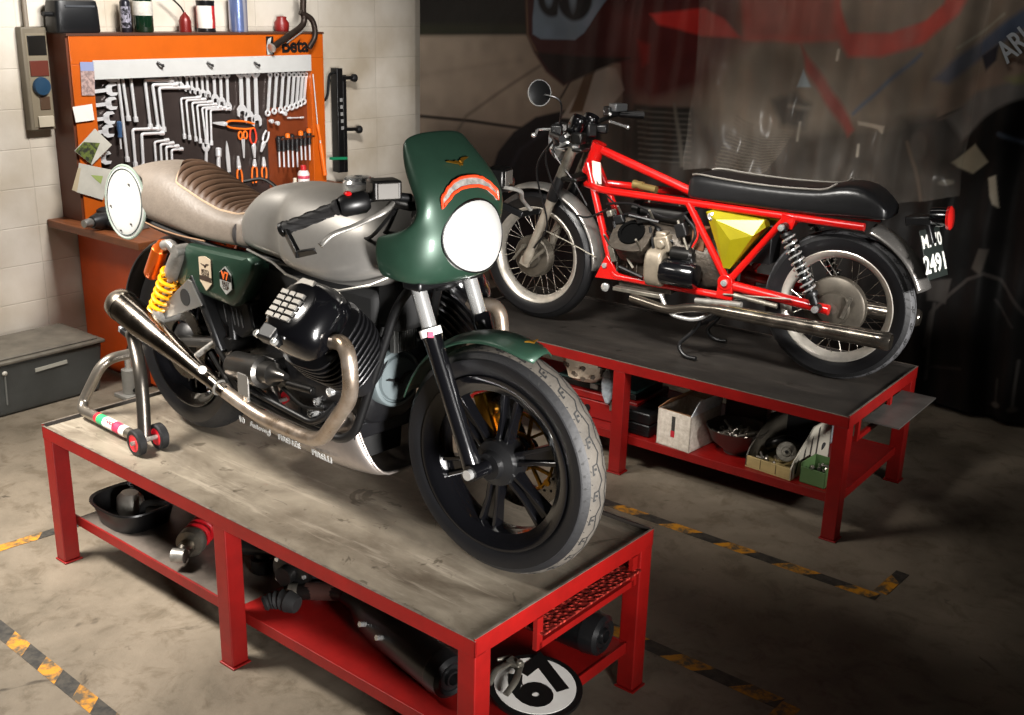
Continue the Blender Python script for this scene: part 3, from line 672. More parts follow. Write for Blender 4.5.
for sy in (-1, 1):
    ax = Vector((0, sy*.7071, .7071)); base = Vector((-.465, sy*.085, .47)); ux = Vector((1, 0, 0)); uy = ax.cross(ux)
    def cr(s_, a_, b_, n=3.2): return superring(base+ax*s_, ux, uy, a_, b_, n, 32)
    mb = MB(); mb.loft([cr(0, .075, .08), cr(.24, .075, .08)])
    for k in range(9):
        s_ = .05+.0185*k; g = .094+.004*min(k, 4); mb.loft([cr(s_, g, g), cr(s_+.005, g+.001, g+.001), cr(s_+.0075, g, g)])
    cy = mb.build('finned_cylinder', CASE, bk, smooth=30)
    mb = MB(); mb.loft([cr(.228, .100, .098), cr(.238, .108, .104), cr(.275, .108, .104), cr(.300, .100, .098, 2.8), cr(.325, .084, .084, 2.6), cr(.335, .066, .068, 2.4)]); vc = mb.build('valve_cover', GLB, bk, smooth=50, bevel=0)
    # ribbed silver plate on the outer face of the cover
    o = base+ax*.335; mb = MB(); SILV = mat('cover_silver', '#77746f', .42, .8, .2)
    out = Vector((0, sy, 0)); upv = ax.cross(ux)*(-sy) if False else (Vector((0, -sy, 1))).normalized()
    for i in range(5):
        for j in (-1, 0, 1):
            c = o+ux*(j*.032-.015)+upv*(.030-.018*i)+ax*.004; w = .030 if j else .022
            mb.loft([[c+ux*x*w/2+upv*y*.007+ax*h for x, y in ((-1, -1), (1, -1), (1, 1), (-1, 1))] for h in (-.004, .006)])
    mb.build('ribbed_plate', SILV, vc, smooth=0, bevel=.0015)
    mb = MB(); c = o+ux*-.01+upv*.066
    mb.prism([c+ux*x+upv*y-ax*.018 for x, y in ((-.045, -.016), (.045, -.016), (.030, .022), (-.022, .022))], ax*.016); mb.build('top_plate', SILV, vc, smooth=0, bevel=.003)
    mb = MB(); c = o+ux*-.03-upv*.085-ax*.022
    mb.loft([[c+ux*x*.036*k+upv*y*.024*k+ax*h for x, y in ((-1, -1), (1, -1), (1, 1), (-1, 1))] for h, k in ((-.02, 1), (.012, 1), (.02, .8))]); mb.build('plug_cover', BLK, vc, smooth=0, bevel=.003)
    for i, (x, y) in enumerate(((-.062, .03), (-.062, -.045), (.045, -.05), (-.07, -.10), (.01, -.105))): q = o+ux*x+upv*y-ax*.018; MB().lathe([(.010, 0), (.010, .012), (.005, .013), (.005, .006)], q, ax, 10).build('cover_bolt', CHR, vc)
    # intake
    mb = MB(); mb.tube(smooth_path([base+ax*.22+Vector((-.05, 0, .02)), base+Vector((-.16, sy*.03, .19)), Vector((-.78, sy*.05, .66)), Vector((-.92, sy*.05, .64))], 5), .026, 12); mb.build('intake_pipe', BLK, bk)
    # exhaust header
    H0 = Vector((-.40, sy*.262, .610)); hp = fillet([H0, (-.285, sy*.285, .640), (-.268, sy*.285, .500), (-.53, sy*.195, .262), (-.84, sy*.178, .250), (-.98, sy*.20, .295), (-1.05, sy*.205, .318)], .085, 7)
    hd = MB().tube(hp, .0215, 16).build('exhaust_header', mat('header_steel', '#b3a699', .32, .8, .3, 16, col2='#94826f', rv=.08), bk)
    MB().lathe([(.034, 0), (.034, .012), (.026, .016)], H0-Vector((.006, 0, 0)), (1, sy*.1, .2), 18).build('header_flange', ALU, hd)
    m0 = Vector((-.985, sy*.205, .300)); m1 = Vector((-1.60, sy*.222, .475)); d = (m1-m0).normalized(); LM = (m1-m0).length
    prf = [(.019, 0), (.022, .04), (.030, .20), (.044, .38), (.052, .46), (.053, .50), (.0535, LM-.055)]
    mu = MB().lathe(prf, m0, d, 32).build('muffler', mat('muffler_steel', '#8f867c', .2, 1, .3, 14, rv=.06), bk)
    MB().lathe([(.0545, LM-.055), (.056, LM-.045), (.052, LM-.015), (.040, LM), (.030, LM-.004), (.028, LM-.05)], m0, d, 32, cap=False).build('end_cap', mat('cap_steel', '#b8ad9f', .25, 1), mu)
    MB().ring(m0+d*.03, d, .024, .004, 20, 6).build('clamp', ALU, mu); MB().cyl(m0+d*.19+Vector((0, -sy*.02, .02)), m0+d*.19+Vector((.06, -sy*.06, .075)), .010, 10).build('muffler_mount', ALU, mu)
mb = MB(); mb.lathe([(.012, -.02), (.040, -.012), (.046, 0), (.046, .12), (.050, .125), (.050, .15), (.036, .155), (.036, .20), (.022, .215), (.012, .26)], (-.99, -.158, .376), (1, 0, .10), 24); st_ = mb.build('starter_motor', mat('starter_silver', '#5c5a57', .28, .9, .2), bk)
mb = MB(); mb.span((-.86, -.15, .40), (-.80, -.10, .44)); mb.cyl((-.72, -.16, .385), (-.60, -.16, .395), .012, 10); mb.build('starter_solenoid', DST, st_, bevel=.004)
mb = MB()
for pts in (((-.76, -.15, .36), (-.66, -.155, .33), (-.56, -.15, .345)), ((-.9, -.16, .335), (-.72, -.165, .30), (-.57, -.15, .285)), ((-.74, -.14, .445), (-.62, -.145, .45), (-.54, -.13, .47))): mb.tube(smooth_path(pts, 5), .0055, 8)
mb.build('hose', DST, bk)
mb = MB(); mb.tube(fillet([(-.92, -.165, .318), (-.60, -.165, .295), (-.545, -.16, .33), (-.52, -.14, .37)], .03), .010, 10); mb.build('brake_pedal', BLK, bk)
# ---- footrest hanger, peg, bracket
mb = MB(); hx = [(-1.395, .470), (-1.375, .495), (-1.205, .615), (-1.185, .612), (-1.13, .545), (-1.36, .452)]
yb = -.180; cen = Vector((-1.225, yb, .553)); hole = []
oc = [Vector((x, yb, z)) for x, z in hx]
mb.prism(oc, (0, .006, 0)); hg = mb.build('footrest_hanger', mat('hanger_alu', '#8e8d8a', .4, .7, .15), bk, smooth=0, bevel=.002)
MB().cyl(cen+Vector((0, -.0015, 0)), cen+Vector((0, .007, 0)), .028, 20).build('cut_out_shade', MTB, hg)  # black disc paints the dark of a hole; the plate is solid
mb = MB(); mb.bar((-1.20, -.15, .63), (-1.06, -.15, .40), .03, .05, (0, 1, 0)); mb.build('hanger_plate', BLK, bk, bevel=.01)
mb = MB(); mb.cyl((-1.385, -.19, .455), (-1.385, -.12, .455), .022, 16); mb.lathe([(.030, 0), (.030, .012), (.018, .02)], (-1.385, -.185, .455), (0, -1, 0), 14); mb.build('axle_boss', ALU, bk)
for sy in (-1, 1):
    mb = MB(); mb.bar((-1.05, sy*.115, .425), (-1.46, sy*.118, .345), .035, .05, (0, 1, 0), .03, .06); mb.build('swingarm', mat('swingarm_black', '#4a4846', .35, .6), bk, bevel=.01)
mb = MB(); mb.cyl((-1.05, -.15, .42), (-1.05, .15, .42), .03, 16); mb.build('swingarm_pivot', DST, bk)
mb = MB(); mb.bar((-.885, -.205, .385), (-.885, -.205, .315), .055, .006, (0, 1, 0)); mb.bar((-.9, -.19, .32), (-.90, -.175, .235), .02, .01, (0, 1, 0)); mb.build('heel_plate', mat('plate_alu', '#a7a49f', .35, .8, .2), bk, smooth=0, bevel=.002)
mb = MB(); mb.cyl((-1.14, -.20, .335), (-1.06, -.235, .362), .013, 12); mb.build('footpeg', ALU, bk)
mb = MB(); mb.cyl((-1.06, -.18, .42), (-.94, -.18, .33), .008, 8); mb.cyl((-1.09, -.185, .40), (-.97, -.185, .30), .007, 8); mb.build('brake_rod', DST, bk)
# ---- belly pan
BELLY = mat('belly_silver', '#8e8680', .35, .75, .12, 20)
def bp(x, w, zt, zb, sh=0, n=16):
    out = []
    for k in range(n+1):
        t = PI*k/n; c, s = math.cos(t), math.sin(t)
        zz = zt-(zt-zb)*abs(s)**.8; out.append(Vector((x+sh*(zt-zz)/(zt-zb), -math.copysign(abs(c)**.5, c)*w, zz)))
    return out
mb = MB(); mb.loft([bp(-1.05, .10, .225, .170), bp(-.95, .125, .228, .152), bp(-.75, .138, .232, .146), bp(-.62, .138, .25, .144, .02), bp(-.56, .136, .30, .144, .05), bp(-.52, .122, .335, .148, .08), bp(-.49, .106, .345, .158, .085)], cap=False, closed=False)
bl = mb.build('belly_pan', BELLY, bk, solid=.006, smooth=60)
mb = MB(); mb.loft([[Vector((x-.0, -.108, .40)), Vector((x, .108, .40)), Vector((x-.01, .098, .175)), Vector((x-.01, -.098, .175))] for x in (-.505, -.512)])
mb.build('mouth_dark_panel', MTB, bl, smooth=0)  # dark panel added to give the black inside of the open mouth
MB().tube(bp(-.49, .106, .345, .158, .085), .0045, 8).build('mouth_rim', BELLY, bl)
for tx_, x, sz in (('10', -1.005, .03), ('Autovogl', -.905, .026), ('FIRENZE', -.755, .026), ('PIRELLI', -.595, .027)):
    lettering(tx_, sz, WHT, place((x, -.1405, .185), (1, 0, 0), (0, -.12, 1)), bl, 'pan_lettering', .0006, .001, 1.15)
# ---- handlebars and controls
for sy in (-1, 1):
    ge = Vector((-.425, sy*.362, .922)); gi = Vector((-.285, sy*.300, .990)); cl_ = Vector((-.225, sy*.12, 1.0)); d = (gi-ge).normalized()
    hb = MB().tube(fillet([ge, gi, Vector((-.245, sy*.20, 1.012)), cl_], .05), .011, 10).build('handlebar', BLK, bk)
    mb = MB(); a, b, _ = basis(d); mb.tube([ge+d*.0, ge+d*.012, ge+d*.016, gi-d*.012, gi-d*.01, gi], [.018, .018, .0155, .0155, .02, .02], 14)
    for k in range(5):
        t = 2*PI*k/5; mb.tube([ge+d*(.02+.125*i/10)+(a*math.cos(t+i*.35)+b*math.sin(t+i*.35))*.0155 for i in range(11)], .0025, 5)
    mb.build('grip', mat('grip_rubber', '#1b1a1a', .6, 0, .2), hb)
    mb = MB(); s0 = gi; s1 = gi+Vector((.035, -sy*.065, .012)); mb.tube([s0, s0+(s1-s0)*.15, s0+(s1-s0)*.85, s1], [.022, .028, .028, .02], 14); sw = mb.build('switch_housing', BLK, hb)
    if sy < 0: MB().ball(s0+(s1-s0)*.4+Vector((.002, -.012, .028)), (.012, .009, .006), 10).build('kill_switch', mat('switch_red', '#d8181a', .35), sw)
    mc = Vector((-.228, sy*.205, 1.03)) if sy < 0 else Vector((-.235, sy*.21, 1.02))
    mb = MB(); mb.box(mc, (.06, .075, .05), rotz(sy*R(22))); rv_ = mb.build('fluid_reservoir', DST, hb, bevel=.006)
    mb = MB(); fc = mc+Vector((.030, sy*.012, 0)); mb.box(fc, (.004, .055, .04), rotz(sy*R(22))); mb.build('reservoir_face', mat('face_grey', '#4a4743', .5, .3), rv_, bevel=.002)
    lv = smooth_path([(-.205, sy*.20, .998), (-.185, sy*.245, .985), (-.225, sy*.30, .952), (-.255, sy*.345, .932), (-.262, sy*.378, .908)], 6)
    MB().tube(lv, [.009]*8+[.0075]*(len(lv)-9)+[.0095], 10, flat=.7).build('brake_lever' if sy < 0 else 'clutch_lever', ALU, hb)
    mb = MB(); mb.tube([ge-d*.01, ge+d*.004], .02, 14); mb.bar(ge, Vector((-.315, sy*.405, .880)), .012, .02, (0, 0, 1))
    mb.loft([[Vector((-.325, sy*.40, .868)), Vector((-.325, sy*.41, .885)), Vector((-.315, sy*.405, .893))], [Vector((-.245, sy*.40, .893)), Vector((-.245, sy*.41, .906)), Vector((-.25, sy*.405, .910))]])
    mb.build('lever_guard', BLK, hb, bevel=.002)
mb = MB(); mb.tube([(-.27, .05, .935), (-.27, -.05, .935)], .03, 14); mb.tube(smooth_path([(-.29, -.1, .98), (-.32, -.12, .9), (-.40, -.1, .86)], 5), .006, 8); mb.tube(smooth_path([(-.25, -.15, .97), (-.33, -.16, .89), (-.42, -.13, .87)], 5), .005, 8); mb.tube(smooth_path([(-.25, .1, 1.0), (-.33, .05, .96), (-.36, -.05, .90)], 5), .006, 8)
mb.lathe([(.022, 0), (.022, .03), (.015, .04)], (-.25, -.06, .93), (.6, -.8, 0), 14)
mb.build('cockpit_wiring', BLK, bk)
mb = MB(); mb.lathe([(.042, 0), (.046, .01), (.046, .04), (.03, .055)], (-.235, .03, 1.0), (.6, 0, -.5), 24); mb.build('speedometer', BLK, bk)
mb = MB(); mb.span((-.30, -.13, .965), (-.215, .13, .99)); mb.build('top_yoke', BLK, bk, bevel=.012)
# ================================================================ the red framed motorcycle
b2 = thing('red_frame_motorcycle', 'stripped classic motorcycle with bright red frame, black seat and wire wheels on the far bench', 'motorcycle', B2.o, B2.yaw)
RIMM = mat('alloy_rim', '#c9c3b8', .35, .7, .2, 20)
SPK = mat('spoke_steel', '#b5b0a8', .25, 1)
DRUM = mat('drum_alu', '#59534a', .45, .6, .3, 20)
def wire_wheel(name, c, yaw, w, drum_r, drum_side, treadm, drum_w):
    M = Matrix.Translation(c) @ Matrix.Rotation(yaw, 4, 'Z')
    mb = MB(); pr2 = [(.222, -.034), (.232, -.038), (.236, -.036), (.236, -.032), (.226, -.026), (.212, -.014), (.208, 0), (.212, .014), (.226, .026), (.236, .032), (.236, .036), (.232, .038), (.222, .034), (.206, .016), (.200, 0), (.206, -.016)]
    mb.lathe(pr2, (0, 0, 0), (0, 1, 0), 72, cap=False, loop=True); wh = wheel_part(mb, name, RIMM, b2, M)
    ty = tyre_mesh('tyre', None, wh, (0, 0, 0), (0, 1, 0), .315, .232, w, treadm); ty.data.transform(M)
    s = drum_side
    mb = MB(); mb.lathe([(.02, -.075*s), (.035, -.07*s), (.06, -.045*s), (.062, -.02*s), (.05, 0), (drum_r*.96, .012*s), (drum_r, .018*s), (drum_r, drum_w*s), (drum_r*.94, (drum_w+.006)*s), (drum_r*.55, (drum_w+.010)*s), (drum_r*.5, (drum_w+.022)*s), (.03, (drum_w+.028)*s), (.02, (drum_w+.028)*s)], (0, 0, 0), (0, 1, 0), 40)
    hub = wheel_part(mb, 'drum_hub', DRUM, wh, M)
    for k in range(36):
        side = 1 if k % 2 else -1; t = 2*PI*k/36; off = (1 if (k//2) % 2 else -1)*.55
        y0 = side*(.016 if side == drum_side else .03); r0 = drum_r*.97 if side == drum_side else .06
        if side == drum_side: off *= .45
        a = Vector((math.cos(t+off)*r0, y0, math.sin(t+off)*r0)); b = Vector((math.cos(t)*.207, side*.006, math.sin(t)*.207))
        wheel_part(MB().cyl(a, b, .0018, 5), 'spoke', SPK, wh, M)
    return wh, hub, M
FA = Vector((0, 0, .315)); RA2 = Vector((-1.47, 0, .315))
wh, hub, M = wire_wheel('front_wheel', FA, R(-1.5), .086, .098, 1, None, .062)
mb = MB()
for k in range(5): mb.ring((0, .022+.009*k, 0), (0, 1, 0), .099, .003, 40, 6)
wheel_part(mb, 'cooling_fin', DRUM, hub, M)
mb = MB(); mb.bar((-.01, .09, -.02), (-.09, .095, .05), .014, .01, (0, 1, 0)); mb.bar((.03, .092, .05), (.085, .096, -.02), .012, .008, (0, 1, 0)); mb.cyl((.03, .08, .05), (.03, .1, .05), .011, 10); mb.cyl((-.01, .08, -.02), (-.01, .1, -.02), .012, 10); wheel_part(mb, 'brake_arm', DAL, hub, M)
wh2, hub2, M2 = wire_wheel('rear_wheel', RA2, 0, .095, .128, 1, mat('grey_tread', '#4d4d4f', .7, 0, .3, 14, .2, 80), .055)
mb = MB(); mb.cyl((-.0, .065, 0), (0, .085, 0), .022, 14); mb.bar((-.045, .082, -.03), (-.075, .088, .06), .014, .01, (0, 1, 0)); wheel_part(mb, 'brake_arm', DAL, hub2, M2)
# fork
for y in (-.088, .088):
    A = Vector((.012, y, .300)); T = Vector((-.215, y, .850)); d = (T-A).normalized(); mid = A+d*.33
    mb = MB(); mb.tube([A-d*.02, A, A+d*.04, A+d*.06, mid-d*.02, mid], [.018, .026, .026, .022, .022, .025], 16); mb.box(A+Vector((.004, 0, -.006)), (.05, .035, .04), Matrix.Rotation(R(-20), 3, 'Y')); fk = mb.build('fork_leg', mat('fork_alloy', '#a59c8e', .4, .5, .25, 16), b2)
    MB().cyl(mid, T, .0175, 14).build('stanchion', mat('stanchion_dark', '#8f8b85', .2, 1), fk)
    mb = MB(); mb.tube([mid+d*.0, mid+d*.02, mid+d*.10, mid+d*.12], [.027, .030, .026, .024], 14); mb.build('gaiter', BLK, fk)
    mb = MB(); mb.bar(A+d*.42, A+d*.57, .05, .012, (0, 1, 0)); mb.tube([A+d*.44, A+d*.60], .024, 14); mb.build('lamp_bracket', DAL, fk)
mb = MB(); mb.span((-.255, -.11, .70), (-.165, .11, .722)); mb.span((-.275, -.11, .838), (-.185, .11, .856)); mb.build('fork_yokes', DST, b2, bevel=.008)
# chrome mudguard with stays
MGC = mat('chrome_mudguard', '#bdb9b3', .28, .8, .3, 12)
mgo = arc_shell('front_mudguard', MGC, b2, FA, .348, 62, 184, .055, .022, thick=.003)
for y in (-.06, .06):
    MB().tube([(-.345, y*.9, .36), (-.2, y*1.3, .42), (-.03, y*1.4, .47)], .0035, 8).build('mudguard_stay', DAL, mgo)
# headlamp
hc = Vector((-.105, 0, .865)); hx = Vector((1, 0, -.12)).normalized()
hl = MB().lathe([(.001, -.10), (.03, -.095), (.06, -.075), (.078, -.04), (.084, 0), (.086, .012)], hc, hx, 32).build('headlamp', mat('headlamp_shell', '#bdbdba', .2, .6, .1), b2)
MB().lathe([(.088, .0), (.090, .012), (.084, .022), (.078, .02), (.06, .03), (.02, .036), (.001, .037)], hc, hx, 32).build('lamp_lens', mat('lens_glass', '#8f9496', .08, .2, coat=1), hl)
# bars, levers, instruments, mirror
hb = MB().tube(fillet([(-.30, .36, .90), (-.235, .30, .935), (-.20, .15, .95), (-.21, 0, .88), (-.20, -.15, .95), (-.235, -.30, .985), (-.33, -.37, .985)], .05), .011, 12).build('handlebar', DST, b2)
for sy in (-1, 1):
    z = .975 if sy < 0 else .925
    MB().tube([(-.33, sy*.37, z), (-.235, sy*.295, z+.005)], .016, 12).build('grip', BLK, hb)
    MB().box((-.222, sy*.24, z+.02), (.05, .06, .045), rotz(sy*R(25))).build('switch_housing', BLK, hb, bevel=.006)
    MB().tube(smooth_path([(-.20, sy*.22, z+.02), (-.16, sy*.29, z+.02), (-.19, sy*.36, z+.012), (-.205, sy*.40, z+.01)], 5), .006, 8).build('clutch_lever' if sy > 0 else 'brake_lever', CHR, hb)
MB().ball((-.205, .40, .934), .011, 10).build('lever_ball', CHR, hb)
mb = MB(); mb.box((-.255, -.25, 1.015), (.05, .075, .035), rotz(R(-20))); mb.build('brake_reservoir', mat('reservoir_grey', '#77797b', .3, .7), hb, bevel=.004)
mb = MB(); mb.cyl((-.24, -.20, .985), (-.20, -.30, 1.0), .008, 8); mb.ball((-.20, -.30, 1.0), .013, 10); mb.cyl((-.23, -.22, .95), (-.28, -.31, .92), .007, 8); mb.ball((-.28, -.31, .92), .011, 10); mb.build('chrome_fitting', CHR, hb)
for y in (-.055, .055):
    MB().lathe([(.001, 0), (.035, .002), (.040, .02), (.040, .06), (.034, .075), (.03, .07), (.001, .068)], (-.20, y, .92), (-.45, 0, 1), 24).build('instrument', GLB, hb)
for i, (c, s_) in enumerate((((-.25, .10, .90), (.06, .05, .05)), ((-.26, -.08, .93), (.07, .06, .04)), ((-.23, .20, .955), (.035, .05, .04)), ((-.24, 0, .93), (.05, .09, .06)))):
    MB().box(c, s_, rotz(R(20*i))).build('control_block', BLK if i % 2 else DST, hb, bevel=.008)
for sy in (-1, 1):
    MB().lathe([(.018, 0), (.02, .012), (.012, .022)], (-.228, sy*.088, .852), (-.35, 0, 1), 16).build('fork_cap', CHR, hb)
    MB().cyl((-.18, sy*.09, .84), (-.10, sy*.09, .845), .007, 8).build('lamp_ear', CHR, hb)
# mirror out on its stem
mp = Vector((-.2, .36, 1.095)); ax = Vector((-.85, .5, .12)).normalized()
pm = B2.at(539, 93, .34); 
mi = MB().lathe([(.001, -.03), (.03, -.028), (.050, -.014), (.055, 0), (.055, .006), (.051, .008)], pm, ax, 32).build('mirror', BLK, b2)
MB().lathe([(.051, .004), (.051, .0065), (.001, .0068)], pm, ax, 32).build('mirror_glass', mat('mirror_glass', '#5d5a50', .25, .4), mi)  # beige-grey base colour stands in for the reflection in the glass
MB().ring(pm+ax*.006, ax, .054, .003, 36, 6).build('mirror_rim', CHR, mi)
MB().tube(smooth_path([pm-ax*.02, Vector(B2.at(560, 101, .30)), Vector((-.235, .24, .955))], 5), .005, 8).build('mirror_stem', BLK, mi)
# cables over the front
for pts in ([(-.19, .16, .93), (-.10, .13, .80), (-.18, .12, .62), (-.30, .11, .55), (-.42, .10, .60)], [(-.20, .18, .93), (-.06, .14, .75), (-.12, .13, .50), (-.04, .11, .37)], [(-.2, -.1, .95), (-.3, .0, .80), (-.34, .06, .70), (-.45, .08, .62)], [(-.21, .1, .94), (-.12, .1, .84), (-.24, .1, .70), (-.30, .08, .60)]):
    MB().tube(smooth_path(pts, 6), .0045, 6).build('control_cable', BLK, b2)
# frame
def ft(pts, r, name='frame_tube'): return MB().tube(pts, r, 14).build(name, RDP, fr)
mb = MB(); mb.cyl((-.305, 0, .875), (-.255, 0, .735), .034, 20); fr = mb.build('frame', RDP, b2)
ft([(-.285, 0, .855), (-.80, 0, .700)], .020, 'backbone_tube')
for sy in (-1, 1):
    ft([(-.270, sy*.04, .785), (-.47, sy*.115, .325)], .0165, 'down_tube')
    ft(fillet([(-.27, sy*.04, .69), (-.375, sy*.095, .682), (-.83, sy*.105, .678), (-1.57, sy*.115, .672)], .05), .0165, 'top_rail')
    ft(fillet([(-.455, sy*.113, .335), (-.485, sy*.118, .305), (-1.03, sy*.118, .300)], .03), .0165, 'lower_rail')
    ft([(-.815, sy*.108, .675), (-1.015, sy*.122, .385)], .0165, 'seat_tube')
    ft([(-1.25, sy*.112, .668), (-1.035, sy*.122, .375)], .0150, 'rear_stay')
    MB().prism([(-.44, sy*.118, .40), (-.385, sy*.118, .285), (-.53, sy*.118, .292)], (0, sy*.012, 0)).build('gusset_plate', RDP, fr, bevel=.003)
    mb = MB(); mb.cyl((-1.022, sy*.105, .365), (-1.022, sy*.14, .365), .034, 20); mb.prism([(-1.05, sy*.115, .38), (-.99, sy*.115, .38), (-.985, sy*.115, .29), (-1.06, sy*.115, .29)], (0, sy*.02, 0)); mb.build('pivot_plate', RDP, fr, bevel=.003)
    MB().lathe([(.014, 0), (.014, .012), (.008, .014)], (-1.022, sy*.14, .365), (0, sy, 0), 10).build('pivot_bolt', CHR, fr)
    MB().lathe([(.012, 0), (.012, .01), (.006, .012)], (-.435, sy*.128, .35), (0, sy, 0), 10).build('frame_bolt', CHR, fr)
    MB().prism([(-1.235, sy*.118, .69), (-1.30, sy*.118, .68), (-1.285, sy*.118, .625), (-1.24, sy*.118, .63)], (0, sy*.012, 0)).build('shock_mount', RDP, fr, bevel=.003)
    ft([(-1.02, sy*.11, .352), (-1.47, sy*.115, .318)], .022, 'swingarm')
    if sy > 0: MB().prism([(-.30, sy*.045, .80), (-.345, sy*.05, .795), (-.355, sy*.05, .70), (-.31, sy*.045, .695)], (0, sy*.01, 0)).build('head_gusset', mat('gusset_cream', '#d9cfbf', .45), fr, bevel=.002)
    # suspension unit
    T = Vector((-1.262, sy*.162, .640)); Bm = Vector((-1.435, sy*.162, .330)); d = (Bm-T).normalized(); a, b, _ = basis(d); Ln = (Bm-T).length
    mb = MB(); mb.cyl(T, Bm, .009, 10); mb.cyl(T+d*.10, Bm-d*.02, .018, 14); mb.lathe([(.026, 0), (.028, .012), (.02, .02)], T+d*.025, d, 16); mb.lathe([(.028, 0), (.03, .01), (.026, .02)], Bm-d*.07, d, 16)
    mb.cyl(T-Vector((0, .02, 0)), T+Vector((0, .02, 0)), .016, 14); mb.cyl(Bm-Vector((0, .02, 0)), Bm+Vector((0, .02, 0)), .016, 14); sh = mb.build('rear_shock', BLK, b2)
    MB().tube([T+d*(.04+(Ln-.11)*k/160)+(a*math.cos(2*PI*k/16)+b*math.sin(2*PI*k/16))*.028 for k in range(161)], .0042, 6).build('spring', CHR, sh)
    MB().lathe([(.013, 0), (.013, .014), (.006, .016)], T+Vector((0, sy*.02, 0)), (0, sy, 0), 12).build('top_nut', CHR, sh)
    MB().lathe([(.014, 0), (.014, .012), (.006, .014)], Bm+Vector((0, sy*.02, 0)), (0, sy, 0), 12).build('lower_nut', CHR, sh)
    # side cover, folded olive-yellow tin
    y0, y1 = .105, .150
    Po = [Vector((-.905, sy*.125, .652)), Vector((-.93, sy*.128, .662)), Vector((-1.165, sy*.128, .650)), Vector((-1.175, sy*.128, .62)), Vector((-1.035, sy*.128, .425)), Vector((-1.005, sy*.128, .425))]
    rid = Vector((-1.04, sy*.165, .555))
    mb = MB(); o = [mb.v(p) for p in Po]; bk_ = [mb.v(p-Vector((0, sy*.05, 0))) for p in Po]; q1 = mb.v(Vector((-.965, sy*.158, .630))); q2 = mb.v(Vector((-1.135, sy*.158, .585))); qc = mb.v(rid)
    for i in range(6): mb._f([o[i], o[(i+1) % 6], bk_[(i+1) % 6], bk_[i]])
    mb._f(bk_); mb._f([o[0], o[1], q1]); mb._f([o[1], o[2], q2, qc, q1]); mb._f([o[2], o[3], q2]); mb._f([o[3], o[4], qc, q2]); mb._f([o[4], o[5], qc]); mb._f([o[5], o[0], q1, qc])
    sc_ = mb.build('side_cover', mat('olive_yellow', '#8a800f', .35, .25, .12, 12), b2, smooth=0)
    MB().lathe([(.016, 0), (.016, .006), (.010, .009), (.005, .006)], (-.935, sy*.135, .638), (0, sy, 0), 16).build('cover_screw', CHR, sc_)
    # silencer and header
    mu = MB().lathe([(.021, 0), (.026, .04), (.029, .10), (.031, .40), (.036, .70), (.037, .745), (.030, .755), (.028, .70)], (-1.0, sy*.205, .262), (-1, sy*.012, .0), 28, cap=False).build('silencer', mat('old_chrome', '#a39a8e', .2, .95, .4, 16, rv=.1), b2)
    MB().tube(fillet([(-.60, sy*.17, .235), (-.80, sy*.19, .215), (-.90, sy*.20, .25), (-1.01, sy*.205, .262)], .06), .0195, 12).build('header_pipe', mat('header_old', '#938a7f', .25, .95, .3), b2)
    MB().tube(fillet([(-.74, sy*.165, .27), (-.80, sy*.19, .195), (-.93, sy*.19, .19), (-1.03, sy*.16, .27)], .05), .0095, 10).build('footrest_loop', CHR, b2)
    MB().cyl((-.91, sy*.17, .275), (-1.13, sy*.20, .30), .012, 10).build('footpeg', ALU, b2)
# seat
SB = mat('black_vinyl', '#121213', .33, 0, .2, 20, .06, 50)
S2 = [(-.795, .095, .695, .72, .770), (-.815, .118, .692, .73, .800), (-.86, .130, .690, .74, .806), (-.98, .136, .688, .74, .798), (-1.15, .138, .688, .74, .793), (-1.32, .138, .688, .74, .797), (-1.40, .137, .690, .745, .806), (-1.45, .132, .692, .75, .826), (-1.52, .124, .694, .75, .832), (-1.585, .112, .696, .745, .808), (-1.635, .10, .70, .73, .755), (-1.645, .09, .705, .72, .735)]
mb = MB(); mb.loft([superring((x, 0, zm), (0, 1, 0), (0, 0, 1), w, zt-zm, 4.5, 40, zm-zb) for x, w, zb, zm, zt in S2]); s2 = mb.build('seat', SB, b2, sub=1, smooth=60)
for sy in (-1, 1):
    MB().tube(smooth_path([(-.82, sy*.098, .797), (-.86, sy*.112, .803), (-.98, sy*.118, .796), (-1.15, sy*.120, .791), (-1.32, sy*.120, .795), (-1.40, sy*.118, .803), (-1.44, sy*.10, .828)], 6), .0045, 6).build('seat_piping', mat('piping_grey', '#5f5b55', .35, .2), s2)
# rear mudguard, lamp, plate
RMG = mat('rear_guard_chrome', '#a5a19c', .25, .85, .2, 8)
rmg = arc_shell('rear_mudguard', RMG, b2, RA2, .375, 108, 160, .075, .03, thick=.004)
rmg.data.transform(Matrix.Translation((0, 0, 0)))
pl_o = Vector((-1.815, 0, .585)); pn_ = Vector((-1, .22, .36)).normalized(); pxv = Vector((-.22, -1, 0)).normalized(); pyv = pn_.cross(pxv)
mb = MB(); mb.loft([[pl_o+pxv*x*.082+pyv*y*.098+pn_*h for x, y in ((-1, -1), (1, -1), (1, 1), (-1, 1))] for h in (0, .003)]); lp = mb.build('licence_plate', mat('plate_dark', '#1d2320', .45, 0, .2), b2, bevel=.002)
mb = MB()
lettering('MI 70', .07, mat('plate_ink', '#d9d9d2', .5), place(pl_o+pn_*.0035+pyv*.048, pxv, pyv), lp, 'plate_lettering', .002, .0004)
lettering('2491', .095, MATS['plate_ink'], place(pl_o+pn_*.0035-pyv*.042, pxv, pyv), lp, 'plate_lettering', .003, .0004)
mb.bm.free()
mb = MB(); mb.bar((-1.70, 0, .70), (-1.80, 0, .715), .07, .035); mb.bar((-1.78, 0, .70), (-1.81, 0, .62), .05, .02, (1, 0, 0)); mb.build('lamp_carrier', BLK, b2, bevel=.006)
mb = MB(); mb.lathe([(.036, 0), (.038, .03), (.036, .06)], (-1.79, 0, .725), (-1, 0, .1), 24); tl = mb.build('tail_lamp', GLB, b2)
